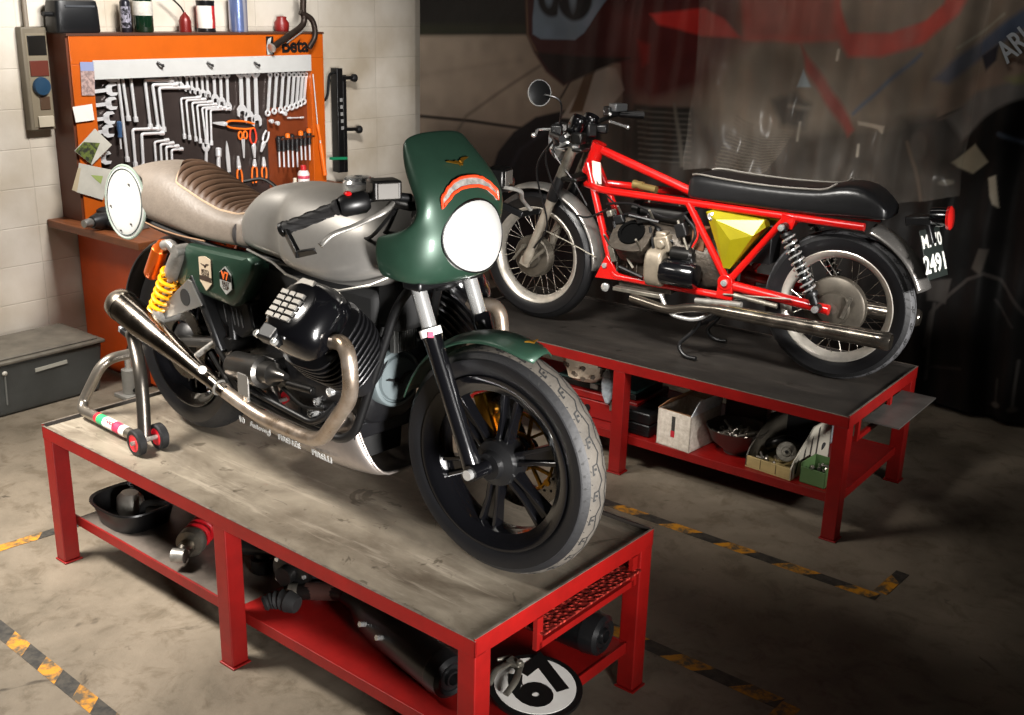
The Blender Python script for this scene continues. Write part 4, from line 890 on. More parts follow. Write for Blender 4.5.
mb = MB(); mb.lathe([(.046, 0), (.047, .010), (.040, .016), (.01, .018)], (-1.85, 0, .728), (-1, 0, .1), 24); mb.build('tail_lens', mat('lens_red', '#c3201c', .2, 0, coat=.5), tl)
# engine
ENG2 = mat('old_engine_alloy', '#473f36', .5, .55, .45, 9, .4, 60, col2='#2b2722', contrast=.7)
mb = MB(); mb.loft([superring((x, 0, z), (0, 1, 0), (0, 0, 1), w, h, 3.2, 28) for x, z, w, h in ((-.475, .44, .07, .09), (-.49, .43, .105, .125), (-.58, .42, .125, .145), (-.72, .415, .125, .145), (-.79, .40, .105, .125), (-.93, .40, .078, .10), (-1.0, .39, .06, .075))])
mb.span((-.76, -.11, .262), (-.50, .11, .30))
for k in range(5): mb.span((-.50-.05*k, -.131, .33), (-.494-.05*k, .131, .43))
e2 = mb.build('engine_case', ENG2, b2, bevel=.004)
for sy in (-1, 1):
    ax = Vector((0, sy*.7071, .7071)); base = Vector((-.58, sy*.09, .45)); ux = Vector((1, 0, 0)); uy = ax.cross(ux)
    def cr2(s_, a_, b_, n=3.4): return superring(base+ax*s_, ux, uy, a_, b_, n, 28)
    mb = MB(); mb.loft([cr2(0, .085, .085), cr2(.055, .085, .085)]); mb.loft([cr2(.055, .085, .085), cr2(.095, .085, .085)]); mb.loft([cr2(.095, .095, .095), cr2(.105, .095, .095)]); mb.build('cylinder_base', ENG2, b2, bevel=.002)
    mb = MB(); mb.lathe([(.062, 0), (.062, .012), (.046, .012), (.046, -.03)], base+ax*.103, ax, 28, cap=False); mb.cyl(base+ax*.075, base+ax*.106, .05, 24); mb.build('cylinder_mouth', mat('mouth_shade', '#030303', .9, spec=.05), b2)  # flush black disc paints the shade of a deep bore onto the solid base
    for i, (x, y) in enumerate(((-.078, -.078), (.078, -.078), (.078, .078), (-.078, .078))):
        MB().cyl(base+ax*.10+ux*x+uy*y, base+ax*.18+ux*x+uy*y, .0055, 8).build('cylinder_stud', DAL, b2)
mb = MB(); mb.lathe([(.02, -.01), (.055, 0), (.058, .01), (.058, .145), (.05, .16), (.02, .165)], (-.735, .145, .375), (-1, 0, -.02), 28); sm = mb.build('starter_motor', GLB, b2)
mb = MB(); mb.loft([superring((x, .13, .385), (0, 1, 0), (0, 0, 1), w, h, 3, 24) for x, w, h in ((-.655, .05, .075), (-.665, .06, .085), (-.73, .06, .085), (-.74, .05, .075))]); mb.build('starter_flange', mat('flange_alloy', '#857b6c', .45, .5, .3, 14), sm, bevel=.004)
mb = MB(); mb.lathe([(.001, 0), (.028, .0), (.03, .01), (.03, .09), (.02, .1)], (-.76, .12, .455), (-1, 0, 0), 20); mb.build('solenoid', DST, b2)
mb = MB(); mb.box((-.715, .11, .485), (.075, .07, .075), Matrix.Rotation(R(15), 3, 'Y')); mb.box((-.705, .11, .525), (.05, .05, .03)); mb.cyl((-.715, .13, .49), (-.715, .16, .49), .022, 14); mb.build('cast_cover', mat('flange_alloy', '#a59a88'), b2, bevel=.008)
mb = MB(); mb.cyl((-.56, .02, .60), (-.78, .02, .60), .04, 20); mb.lathe([(.05, 0), (.05, .03), (.03, .04)], (-.55, .02, .60), (1, 0, 0), 20); mb.build('alternator', DST, b2)
mb = MB(); mb.cyl((-.55, .06, .715), (-.64, .07, .708), .016, 14); mb.lathe([(.02, 0), (.02, .01), (.017, .02), (.017, .05)], (-.52, .055, .718), (-1, .1, 0), 16); mb.build('ignition_coil', mat('coil_brass', '#7d6c42', .35, .6, .2), b2)
for pts in ([(-.40, .08, .62), (-.55, .11, .64), (-.72, .11, .60), (-.86, .11, .66)], [(-.46, .1, .56), (-.56, .13, .60), (-.70, .12, .55)], [(-.80, .11, .62), (-.86, .12, .56), (-.84, .12, .47)], [(-.44, .09, .60), (-.52, .13, .52), (-.56, .14, .45), (-.50, .12, .38)], [(-.62, .10, .60), (-.70, .12, .53), (-.76, .12, .50)], [(-.42, .1, .50), (-.50, .14, .47), (-.60, .14, .42)]): MB().tube(smooth_path(pts, 6), .006, 7).build('engine_hose', BLK, b2)
for c, s_, m_ in (((-.50, .135, .57), (.05, .03, .04), BLK), ((-.62, .14, .585), (.06, .03, .03), DST), ((-.80, .125, .56), (.05, .04, .06), BLK), ((-.47, .12, .41), (.03, .03, .08), DAL), ((-.84, .12, .43), (.05, .04, .07), BLK), ((-.44, .10, .585), (.03, .05, .03), DAL)):
    MB().box(c, s_, Matrix.Rotation(R(20), 3, 'Y')).build('engine_fitting', m_, b2, bevel=.006)
for a_, b_, r_ in (((-.48, .15, .56), (-.52, .16, .42), .007), ((-.56, .16, .60), (-.70, .15, .585), .008), ((-.66, .15, .56), (-.69, .15, .44), .007), ((-.47, .14, .50), (-.60, .17, .37), .006), ((-.78, .13, .60), (-.84, .13, .47), .006), ((-.52, .15, .36), (-.64, .15, .33), .008)):
    MB().cyl(a_, b_, r_, 8).build('engine_rod', BLK if r_ > .0065 else DAL, b2)
MB().tube(smooth_path([(-.86, .12, .60), (-.875, .12, .54), (-.85, .12, .49)], 5), .004, 6).build('red_lead', mat('lead_red', '#b01512', .4), b2)
mb = MB(); mb.span((-1.18, -.06, .45), (-1.10, .06, .62)); mb.build('battery_box', BLK, b2, bevel=.004)
mb = MB(); mb.box((-.86, .05, .52), (.06, .07, .10)); mb.build('relay_box', mat('relay_rust', '#6d4a34', .5, .2, .3), b2, bevel=.004)
mb = MB(); mb.span((-.74, .125, .25), (-.50, .165, .268)); mb.build('sump_bracket', DAL, b2, bevel=.003)
MB().lathe([(.018, 0), (.02, .015), (.012, .02)], (-.455, .14, .255), (0, 1, 0), 14).build('bracket_bolt', CHR, b2)
# centre stand
for sy in (-1, 1): MB().tube(fillet([(-.955, sy*.11, .27), (-.90, sy*.13, .13), (-.83, sy*.15, .055), (-.87, sy*.16, .012), (-.93, sy*.165, .014)], .04), .0095, 10).build('centre_stand_leg', BLK, b2)
MB().cyl((-.91, -.13, .15), (-.91, .13, .15), .009, 8).build('centre_stand_bar', BLK, b2)
mb = MB(); mb.cyl((-1.02, .14, .315), (-1.32, .15, .345), .004, 6); mb.cyl((-1.08, .165, .325), (-1.27, .165, .31), .011, 10); mb.build('brake_linkage', DAL, b2)
# ================================================================ printed banner hanging behind the far bench
import numpy as np
BY = 5.68
def banner():
    x0, x1, z0, z1 = -5.335, -.55, .03, 2.5; st = .0062
    nx = int((x1-x0)/st)+1; nz = int((z1-z0)/st)+1
    xs = np.linspace(x0, x1, nx); zs = np.linspace(z0, z1, nz); X, Z = np.meshgrid(xs, zs)
    # picture coordinates of the print
    d = np.stack([X-CO.x, np.full_like(X, BY)-CO.y, Z-CO.z], -1); f = d @ np.array(CF)
    U = 512+FPX*(d @ np.array(CR))/f; Vv = 357.5-FPX*(d @ np.array(CU))/f
    C = np.zeros((nz, nx, 3))
    def col(h): return np.array(lin(h)[:3])
    rng = np.random.RandomState(3)
    def noise(sx, sy):
        g = rng.rand(int(720/sy)+3, int(1300/sx)+3); uu = np.clip((U+100)/sx, 0, g.shape[1]-1.01); vv = np.clip((Vv+150)/sy, 0, g.shape[0]-1.01)
        i = uu.astype(int); j = vv.astype(int); a = uu-i; b = vv-j; a = a*a*(3-2*a); b = b*b*(3-2*b)
        return (g[j, i]*(1-a)+g[j, i+1]*a)*(1-b)+(g[j+1, i]*(1-a)+g[j+1, i+1]*a)*b
    def paint(mask, c, k=1.0):
        m = (np.clip(mask, 0, 1)*k)[..., None]; C[:] = C*(1-m)+col(c)*m
    def poly(P, soft=1.2):
        """signed distance of a closed outline -> soft mask"""
        n = len(P); dist = np.full(U.shape, 1e9); ins = np.zeros(U.shape, bool)
        for i in range(n):
            (ax, ay), (bx, by) = P[i], P[(i+1) % n]; ex, ey = bx-ax, by-ay; L2 = ex*ex+ey*ey+1e-9
            t = np.clip(((U-ax)*ex+(Vv-ay)*ey)/L2, 0, 1); dist = np.minimum(dist, np.hypot(U-ax-t*ex, Vv-ay-t*ey))
            c = ((ay > Vv) != (by > Vv)) & (U < (bx-ax)*(Vv-ay)/((by-ay) if by != ay else 1e-9)+ax); ins ^= c
        return np.clip(.5+np.where(ins, dist, -dist)/(2*soft), 0, 1)
    def line(P, w, soft=1.0):
        dist = np.full(U.shape, 1e9)
        for (ax, ay), (bx, by) in zip(P[:-1], P[1:]):
            ex, ey = bx-ax, by-ay; t = np.clip(((U-ax)*ex+(Vv-ay)*ey)/(ex*ex+ey*ey+1e-9), 0, 1); dist = np.minimum(dist, np.hypot(U-ax-t*ex, Vv-ay-t*ey))
        return np.clip(.5+(w/2-dist)/(2*soft), 0, 1)
    def ell(cx, cy, rx, ry, soft=1.5): return np.clip(.5+(1-np.hypot((U-cx)/rx, (Vv-cy)/ry))*min(rx, ry)/(2*soft), 0, 1)
    C[:] = col('#15120f')
    # track surface at the left, dark verge on top
    paint(poly([(380, 34), (620, 34), (620, 250), (380, 320)]), '#62584d')
    g = np.clip((Vv-40)/150, 0, 1); paint((poly([(380, 34), (620, 34), (620, 250), (380, 320)])*g), '#3d332b')
    paint(poly([(380, -200), (620, -200), (620, 30), (380, 33)], 3), '#0d0c0b'); paint(poly([(380, 24), (620, 24), (620, 33), (380, 36)], 3), '#16170f')
    paint(line([(380, 112), (470, 121), (520, 128)], 3.2), '#15100d'); paint(line([(540, 66), (500, 92), (466, 116), (440, 160)], 2, 2), '#2b241e', .8)
    paint(line([(421, 75), (520, 60)], 2, 4), '#4b4239', .5); paint(poly([(440, 128), (520, 132), (480, 230), (425, 200)], 8), '#332b25', .6)
    # hazy grey bike body area
    paint(poly([(640, 20), (1040, -60), (1040, 120), (960, 190), (720, 190), (640, 160)], 12), '#6b6156')
    paint(poly([(700, 135), (960, 120), (960, 200), (690, 200)], 10), '#3a342e')
    paint(poly([(600, 188), (1100, 188), (1100, 460), (600, 460)], 6), '#12100f')
    paint(poly([(900, 120), (1100, 80), (1100, 470), (890, 470)], 8), '#0d0c0c')
    paint(poly([(600, 96), (640, 110), (700, 104), (740, 150), (965, 146), (965, 205), (595, 205)], 14), '#211d1a', .9)
    # front wheel and mudguard
    paint(poly([(486, 210), (489, 178), (498, 152), (514, 132), (536, 117), (565, 110), (600, 130), (605, 280), (490, 280)], 1.5), '#08080a')
    paint(line([(505, 180), (520, 150), (545, 132)], 2, 2), '#16161a')
    # gaps where the track shows, fork tubes
    paint(poly([(560, 118), (596, 66), (616, 68), (622, 90), (600, 120)]), '#6d655d'); paint(poly([(588, 66), (597, 66), (582, 112), (569, 113)]), '#3a2b1d'); paint(line([(574, 74), (560, 98)], 2), '#1c1612')
    # fairing
    RED1 = [(522, -60), (527, 35), (534, 52), (546, 72), (563, 86), (585, 74), (600, 60), (625, 64), (660, 60), (700, 30), (745, -60)]
    paint(poly([(620, -60), (745, -60), (742, 40), (705, 92), (650, 112), (622, 90)], 16), '#381412'); paint(poly(RED1, 1.5), '#260d0d'); paint(poly([(610, 10), (745, -20), (735, 40), (705, 70), (640, 78), (615, 50)], 18), '#3f1514', .9)
    paint(line([(527, 0), (528, 34), (538, 54)], 1.5), '#4a3a2a', .8); paint(poly([(536, 52), (580, 56), (630, 58), (612, 64), (585, 76), (563, 84), (548, 70)], 2), '#0f0909')
    paint(poly([(540, -60), (533, 18), (533, 34), (541, 39), (575, 40), (584, 33), (606, 0), (640, -60)], 1), '#4e5a66')
    paint(ell(552, -3, 14, 20) * poly([(530, -60), (565, -60), (556, 30), (530, 30)]), '#0a0b10'); paint(ell(549, -4, 4, 10), '#4e5a66')
    paint(ell(575, -4, 18, 25), '#0a0b10'); paint(ell(573, -8, 4.5, 18), '#4e5a66')
    paint(line([(606, -8), (586, 24)], 5, 2), '#565e6c', .8)
    # bright red panels
    paint(poly([(652, 14), (702, 8), (722, 18), (735, 30), (742, 38), (700, 36), (681, 30), (660, 24)], 2), '#8f201c')
    paint(poly([(640, 40), (652, 45), (650, 62), (644, 66)], 3), '#5a1614')
    paint(poly([(742, -60), (744, 40), (800, 42), (838, 40), (846, 57), (880, 57), (905, 50), (925, 42), (960, 14), (1000, -60)], 3), '#a8443d')
    paint(poly([(744, 40), (800, 42), (838, 40), (838, -60), (742, -60)], 8), '#7a4740', .8)
    paint(poly([(840, -60), (841, 6), (848, 33), (892, 33), (925, 20), (945, 4), (965, -60)], 2), '#7b6e63')
    paint(poly([(800, 44), (812, 60), (838, 100), (853, 130), (846, 137), (832, 112), (806, 70)], 2.5), '#7a322c')
    paint(poly([(770, 44), (800, 60), (800, 110), (770, 110)], 8), '#564d44')
    # blue stripes and lettering area at the tail
    paint(line([(852, 114), (880, 90), (920, 54)], 3.5, 2), '#46566a'); paint(poly([(932, 80), (965, 52), (1100, -45), (1100, -18), (980, 58), (950, 84)], 3), '#424b5c')
    paint(line([(960, 48), (1006, 14)], 2, 1.5), '#8a8c80', .7); paint(poly([(981, 56), (1001, 44), (998, 60), (986, 72)], 1.5), '#20222b')
    paint(poly([(940, 92), (985, 72), (1100, 10), (1100, 48), (960, 112), (938, 118)], 4), '#6e6055')
    paint(line([(935, 120), (1100, 46)], 2), '#17130f')
    # seat pad, engine and radiators
    paint(poly([(634, 104), (692, 108), (694, 166), (632, 160)], 2), '#1b1815')
    for k in range(10): paint(line([(638, 110+5.5*k), (688, 114+5.5*k)], 1.6, .8), '#3a3631')
    paint(line([(676, 104), (680, 166)], 3, 1), '#4b463f', .8)
    for k in range(16): paint(line([(738-3*k*.5, 116+3.4*k), (762-.2*k, 130+2.9*k), (796-2*k, 131+2.6*k)], 1.3, .7), '#5a544b', .9)
    for k in range(9): paint(line([(716+4*k, 156-2.0*k), (734+4*k, 172-2*k)], 1.1, .7), '#4a443d', .7)
    paint(poly([(804, 69), (796, 87), (812, 87)], 1), '#7c8a93'); paint(poly([(857, 121), (885, 126), (883, 134), (878, 129), (858, 125)], .8), '#8f867a')
    paint(poly([(770, 100), (796, 92), (812, 104), (806, 128), (780, 126)], 4), '#2c2824'); paint(line([(789, 106), (810, 108)], 4, 2), '#6b655d', .7); paint(line([(803, 122), (800, 140)], 2, 1), '#8d877c', .8)
    paint(line([(838, 50), (836, 60)], 2.4, .8), '#b3aca0'); paint(line([(858, 145), (857, 156)], 2.4, .8), '#9b958a', .8); paint(ell(917, 146, 9, 14, 2), '#3c3834', .7); paint(line([(905, 143), (914, 168), (920, 200)], 3, 1.5), '#57493c', .7)
    # rear wheel
    paint(poly([(948, 118), (975, 92), (1010, 82), (1100, 74), (1100, 110), (1000, 118), (960, 140)], 3), '#5a5856'); paint(poly([(1005, 78), (1100, 58), (1100, 80), (1015, 84)], 3), '#68684c')
    paint(ell(1040, 215, 98, 118, 2), '#0c0c0c'); paint(ell(1046, 215, 66, 88, 2), '#131212')
    paint(poly([(950, 163), (975, 144), (988, 162), (972, 174), (955, 168)], 1.2), '#736d5e'); paint(poly([(988, 178), (996, 175), (999, 208), (993, 204), (990, 196)], 1), '#928b7c'); paint(ell(945, 183, 6, 3, 1), '#6a675f'); paint(line([(1000, 134), (1040, 150)], 4, 2), '#3a4450')
    # the printed bike's rear stand
    paint(line([(925, 345), (931, 312), (950, 294), (968, 279), (985, 273), (1000, 281), (1030, 318), (1060, 380)], 3.2, 1), '#2e2b29'); paint(line([(934, 304), (928, 345), (924, 380)], 2.6, 1), '#34312f'); paint(line([(995, 300), (1014, 326)], 2.4, 1), '#262423')
    paint(poly([(927, 281), (951, 279), (945, 304), (928, 300)], 1.2), '#34312f'); paint(poly([(972, 268), (980, 248), (990, 249), (982, 274)], 1.2), '#3a3632'); paint(line([(1020, 360), (1013, 408)], 3, 1), '#3a3836'); paint(line([(997, 380), (995, 405)], 3, 1), '#33312f'); paint(ell(1013, 409, 5, 3, 1), '#33302d'); paint(ell(995, 405, 5, 3, 1), '#4a4642'); paint(line([(925, 368), (960, 369)], 3, 1), '#242221')
    # mottling of the print
    C *= (0.82+.36*noise(46, 60)*1.0)[..., None]; C *= (.88+.24*noise(9, 14))[..., None]
    Cc = np.clip(C*PRINT_GAIN, 0, 1)
    # folds: vertical waves that grow towards the right, gathered along the top
    amp = np.clip((X+4.3)/1.0, 0, 1); ph = 6*np.sin(X*1.3+1.1)+X*19+.5*np.sin(Z*2.1+X)
    Y = BY+amp*(.020*np.sin(ph)+.010*np.sin(X*41+2*np.sin(Z*1.6))+.012*np.sin(Z*5.2+X*3.1)+.006*np.sin(Z*13-X*7))+.004*np.sin(X*6)
    co = np.stack([X, Y, Z], -1).reshape(-1, 3)
    me = bpy.data.meshes.new('banner'); idx = np.arange(nx*nz).reshape(nz, nx)
    q = np.stack([idx[:-1, :-1], idx[:-1, 1:], idx[1:, 1:], idx[1:, :-1]], -1).reshape(-1, 4)
    me.vertices.add(len(co)); me.vertices.foreach_set('co', co.ravel().astype(np.float32))
    me.loops.add(q.size); me.loops.foreach_set('vertex_index', q.ravel().astype(np.int32)); me.polygons.add(len(q))
    me.polygons.foreach_set('loop_start', (np.arange(len(q))*4).astype(np.int32)); me.polygons.foreach_set('use_smooth', np.ones(len(q), bool)); me.update(calc_edges=True)
    at = me.color_attributes.new('print', 'FLOAT_COLOR', 'POINT'); at.data.foreach_set('color', np.concatenate([Cc.reshape(-1, 3), np.ones((nx*nz, 1))], 1).astype(np.float32).ravel())
    m = bpy.data.materials.new('printed_vinyl'); m.use_nodes = True; nt = m.node_tree; b = nt.nodes['Principled BSDF']
    a = nt.nodes.new('ShaderNodeVertexColor'); a.layer_name = 'print'; nt.links.new(a.outputs['Color'], b.inputs['Base Color']); b.inputs['Roughness'].default_value = .5; b.inputs['Specular IOR Level'].default_value = .22
    n = nt.nodes.new('ShaderNodeTexNoise'); n.inputs['Scale'].default_value = 9; tc = nt.nodes.new('ShaderNodeTexCoord'); nt.links.new(tc.outputs['Object'], n.inputs['Vector'])
    bp_ = nt.nodes.new('ShaderNodeBump'); bp_.inputs['Strength'].default_value = .25; bp_.inputs['Distance'].default_value = .02; nt.links.new(n.outputs['Fac'], bp_.inputs['Height']); nt.links.new(bp_.outputs['Normal'], b.inputs['Normal'])
    me.materials.append(m); o = bpy.data.objects.new('banner', me); COL.objects.link(o)
    return o
PRINT_GAIN = 1.6
bt_ = thing('printed_banner', 'tall creased vinyl banner printed with a red racing motorcycle, hanging behind the far bench', 'banner', (-3.0, BY, 0))
bo = banner(); bo.name = 'printed_sheet'; bo.parent = bt_; bo.matrix_parent_inverse = Matrix.Translation((3.0, -BY, 0))
MB().cyl((-2.4, .03, 2.5), (2.5, .03, 2.5), .018, 12).build('hanging_rail', DST, bt_)
p0 = onY(1001.5, 56, BY-.045); p1 = onY(1024, 38.5, BY-.045)
lettering('ARIA', .15, mat('print_white', '#b4bec6', .5), Matrix.Translation((3.0, -BY, 0)) @ place(p0, p1-p0, (-(p1-p0).z, 0, (p1-p0).x)), bt_, 'printed_lettering', .003, .0005, .62, 'LEFT')
# clear creased plastic sheet hung over the right half of the banner
ps_ = thing('plastic_sheet', 'hazy creased clear plastic sheet hanging in front of the banner above the black motorcycle seat', 'plastic sheet', (-2.6, 5.5, 0))
def film():
    m = bpy.data.materials.new('clear_film'); m.use_nodes = True; nt = m.node_tree; N = nt.nodes; L = nt.links; b = N['Principled BSDF']
    b.inputs['Base Color'].default_value = lin('#b9b0a6'); b.inputs['Roughness'].default_value = .22; b.inputs['Specular IOR Level'].default_value = .6
    tr = N.new('ShaderNodeBsdfTransparent'); tr.inputs['Color'].default_value = (.93, .92, .9, 1); mx = N.new('ShaderNodeMixShader'); tc = N.new('ShaderNodeTexCoord')
    n = N.new('ShaderNodeTexNoise'); n.inputs['Scale'].default_value = 3.5; n.inputs['Detail'].default_value = 5; L.new(tc.outputs['Object'], n.inputs['Vector'])
    mr = N.new('ShaderNodeMapRange'); mr.inputs['From Min'].default_value = .3; mr.inputs['From Max'].default_value = .7; mr.inputs['To Min'].default_value = .05; mr.inputs['To Max'].default_value = .2; L.new(n.outputs['Fac'], mr.inputs['Value'])
    L.new(mr.outputs['Result'], mx.inputs['Fac']); L.new(tr.outputs[0], mx.inputs[1]); L.new(b.outputs[0], mx.inputs[2]); L.new(mx.outputs[0], N['Material Output'].inputs['Surface']); return m
rows = []; pa = onY(690, 100, 5.5); pb = onY(975, 100, 5.5); zlo = onY(800, 192, 5.5).z
for j in range(61):
    t = j/60; row = []
    for i in range(141):
        s = i/140; x = pa.x+(pb.x-pa.x)*s; zb_ = zlo+.05*math.sin(s*7)+.09*abs(s-.45); z = 2.5-(2.5-zb_)*t
        amp = .5+.7*t; y = 5.5+amp*(.022*math.sin(s*46+1.5*math.sin(t*4+s*5))+.018*math.sin(s*21+t*3)+.016*math.sin(t*13+s*17)*t+.012*math.sin(t*31-s*29)*t*t)
        row.append(Vector((x+2.6, y-5.5, z)))
    rows.append(row)
mb = MB(); mb.loft(rows, cap=False, closed=False); mb.build('sheet', film(), ps_, smooth=180)
MB().cyl((pa.x+2.5, .0, 2.5), (pb.x+2.7, .0, 2.5), .012, 10).build('curtain_wire', DST, ps_)
# ================================================================ light
w = bpy.data.worlds.new('world'); sc.world = w; w.use_nodes = True
w.node_tree.nodes['Background'].inputs['Color'].default_value = (.9, .95, 1, 1); w.node_tree.nodes['Background'].inputs['Strength'].default_value = .012
def area(name, loc, target, energy, size, col=(1, .96, .9), shape='RECTANGLE', size_y=None, spread=180):
    l = bpy.data.lights.new(name, 'AREA'); l.energy = energy; l.shape = shape; l.size = size; l.size_y = size_y or size; l.color = col; l.spread = R(spread)
    o = bpy.data.objects.new(name, l); COL.objects.link(o); o.location = loc
    o.rotation_euler = (Vector(target)-Vector(loc)).to_track_quat('-Z', 'Y').to_euler(); return o
def spot(name, loc, target, energy, ang, blend=.6, rad=.15, col=(1, .96, .9)):
    l = bpy.data.lights.new(name, 'SPOT'); l.energy = energy; l.spot_size = R(ang); l.spot_blend = blend; l.shadow_soft_size = rad; l.color = col
    o = bpy.data.objects.new(name, l); COL.objects.link(o); o.location = loc
    o.rotation_euler = (Vector(target)-Vector(loc)).to_track_quat('-Z', 'Y').to_euler(); return o
area('left_lamp', (-4.0, .7, 3.3), (-3.5, 1.75, .5), 76, 1.1, (1, .94, .86), 'RECTANGLE', .6, 74)
area('front_lamp', (.9, .9, 1.15), (-1.85, 2.1, .98), 27, .5, (1, .97, .94), 'RECTANGLE', .9, 42)
area('tool_lamp', (-3.4, 3.2, 3.2), (-5.45, 3.75, 1.3), 42, .8, (1, .97, .94), 'RECTANGLE', .3, 90)
area('far_lamp', (-2.0, 2.3, 2.6), (-2.35, 4.2, 1.1), 17, .8, (1, .96, .9), 'RECTANGLE', .4, 44)
area('side_lamp', (.5, 3.5, 1.35), (-1.5, 4.25, .8), 7, .4, (1, .97, .94), 'RECTANGLE', .4, 40)
area('banner_lamp', (-2.2, 4.3, 3.6), (-2.6, 5.68, 1.75), 6.5, 1.4, (1, .93, .86), 'RECTANGLE', .3, 110)
sc.view_settings.view_transform = 'Standard'; sc.view_settings.look = 'None'; sc.view_settings.exposure = 0; sc.view_settings.gamma = 1
sc.view_settings.use_curve_mapping = False
# ================================================================ grey storage box on the floor, odds beside it, far bench shelf
BXM = mat('storage_grey', '#4b4d4b', .5, 0, .2, 6); LIDM = mat('lid_grey', '#6b655a', .6, 0, .4, 7)
t = thing('storage_box', 'large grey plastic storage box with dusty lid on the floor by the left wall', 'storage box', (-5.22, 2.53, 0))
mb = MB(); mb.loft([[Vector((x*a, y*b-.0, z)) for x, y in ((-1, -1), (1, -1), (1, 1), (-1, 1))] for z, a, b in ((.0, .175, .375), (.02, .182, .385), (.265, .198, .405))]); mb.build('tub', BXM, t, bevel=.012)
mb = MB(); mb.span((-.21, -.42, .265), (.21, .42, .284)); mb.span((-.185, -.39, .284), (.185, .39, .296)); mb.build('lid', LIDM, t, bevel=.008)
MB().box((.196, .12, .205), (.006, .17, .018), Matrix.Rotation(R(2), 3, 'X')).build('pale_sticker', mat('sticker_pale', '#a9a79c', .5), t, smooth=0)
MB().bar((.185, -.12, .06), (.197, -.12, .225), .012, .006, (0, 1, 0)).build('latch_bar', mat('latch_grey', '#6f706c', .5), t); MB().ball((.2, -.12, .225), (.008, .014, .012), 10).build('latch_button', mat('latch_pale', '#b7b3a8', .5), t)
# things on the floor between the box and the near bench
q = onZ(131, 396, 0); t = thing('bottle_jack', 'pale grey jack standing on the floor behind the paddock stand', 'jack', q)
mb = MB(); mb.span((-.06, -.06, 0), (.06, .06, .02)); mb.cyl((0, 0, .02), (0, 0, .15), .038, 20); mb.build('base', mat('jack_grey', '#8e8c86', .5, .3, .2), t, bevel=.003); MB().cyl((0, 0, .15), (0, 0, .21), .018, 16).build('ram', CHR, t); MB().tube([(.03, 0, .04), (.085, .02, .05)], .012, 10).build('pump_socket', DST, t)
q = onZ(118, 392, 0); t = thing('floor_jack_part', 'dark rusty red gear casing on the floor beside the storage box', 'engine part', (-4.98, 3.15, 0))
mb = MB(); mb.loft([superring((0, 0, z), (1, 0, 0), (0, 1, 0), a, a*1.1, 3, 24) for z, a in ((0, .08), (.03, .09), (.18, .08), (.24, .06))]); mb.build('casing', mat('rust_red', '#4a2018', .6, .2, .4, 14), t); MB().cyl((.03, 0, .24), (.03, 0, .29), .025, 14).build('neck', DST, t); MB().tube([(.06, -.05, .2), (.10, -.07, .23)], .012, 8).build('fitting', mat('fitting_copper', '#9a6a4a', .4, .8), t)
# ---- things on the far bench shelf
ZS = .1675
def sh2(u, v): return onZ(u, v, ZS)
# white patterned cardboard box with open flaps
A = sh2(656, 442.5); Bq = sh2(688.5, 453.5); d = (Bq-A); w_ = d.length; ang = math.atan2(d.y, d.x)
CB = mat('printed_card', '#cfc6ba', .65, 0, .3, 45, col2='#b3a89a', contrast=.5); CBI = mat('card_brown', '#9a6f4d', .7, 0, .2); CBD = mat('card_shadow_side', '#8a7a6a', .7)
t = thing('cardboard_box', 'white patterned cardboard box with open flaps on the far bench shelf', 'cardboard box', A, ang)
h = .165; dp = .24
mb = MB(); th = .004
for a, b in (((0, 0, 0), (w_, th, h)), ((0, dp-th, 0), (w_, dp, h)), ((0, 0, 0), (th, dp, h)), ((w_-th, 0, 0), (w_, dp, h)), ((0, 0, 0), (w_, dp, th))): mb.span(a, b)
mb.build('carton', CB, t, smooth=0)
MB().prism([(w_, .0, h), (w_, dp*.95, h), (w_+.025, dp*.93, h+.075), (w_+.025, .02, h+.075)], (-.003, 0, 0)).build('flap', mat('flap_white', '#cdd3d6', .6, 0, .2, 40), t, smooth=0)
MB().prism([(0, 0, h), (0, dp, h), (.06, dp, h+.055), (.06, .0, h+.055)], (-.003, 0, .001)).build('flap', CBI, t, smooth=0)
MB().prism([(0, dp, h), (w_, dp, h), (w_, dp+.02, h+.07), (0, dp+.02, h+.07)], (0, .003, 0)).build('flap', mat('card_pale', '#a89a88', .7), t, smooth=0)
MB().prism([(.01, .005, h), (w_-.01, .005, h), (w_-.03, .09, h-.03), (.03, .09, h-.03)], (0, 0, -.003)).build('flap', CBI, t, smooth=0)
mb = MB(); x = w_*.48; mb.mat(mat('print_dark', '#33302e', .6)).span((x-.008, -.0008, h*.35), (x+.010, 0, h*.88)); mb.mat(mat('print_red', '#b02030', .6)).span((x-.010, -.0012, h*.30), (x+.010, -.0002, h*.48)); mb.build('box_print', None, t, smooth=0)
# second carton behind
q = sh2(720, 448); t = thing('cardboard_box', 'grey topped cardboard box standing behind the steel bowl, its flap raised', 'cardboard box', q+Vector((-.10, .22, 0)), 0)
mb = MB()
for a, b in (((0, 0, 0), (.2, th, .19)), ((0, .2, 0), (.2, .2+th, .19)), ((0, 0, 0), (th, .2, .19)), ((.2-th, 0, 0), (.2, .2, .19)), ((0, 0, 0), (.2, .2, th))): mb.span(a, b)
mb.build('carton', mat('card_grey', '#7d756c', .7), t, smooth=0); MB().prism([(.2, 0, .19), (.2, .2, .19), (.225, .2, .27), (.225, .0, .27)], (-.003, 0, 0)).build('flap', mat('flap_grey', '#a6a29b', .6, 0, .3, 40), t, smooth=0)
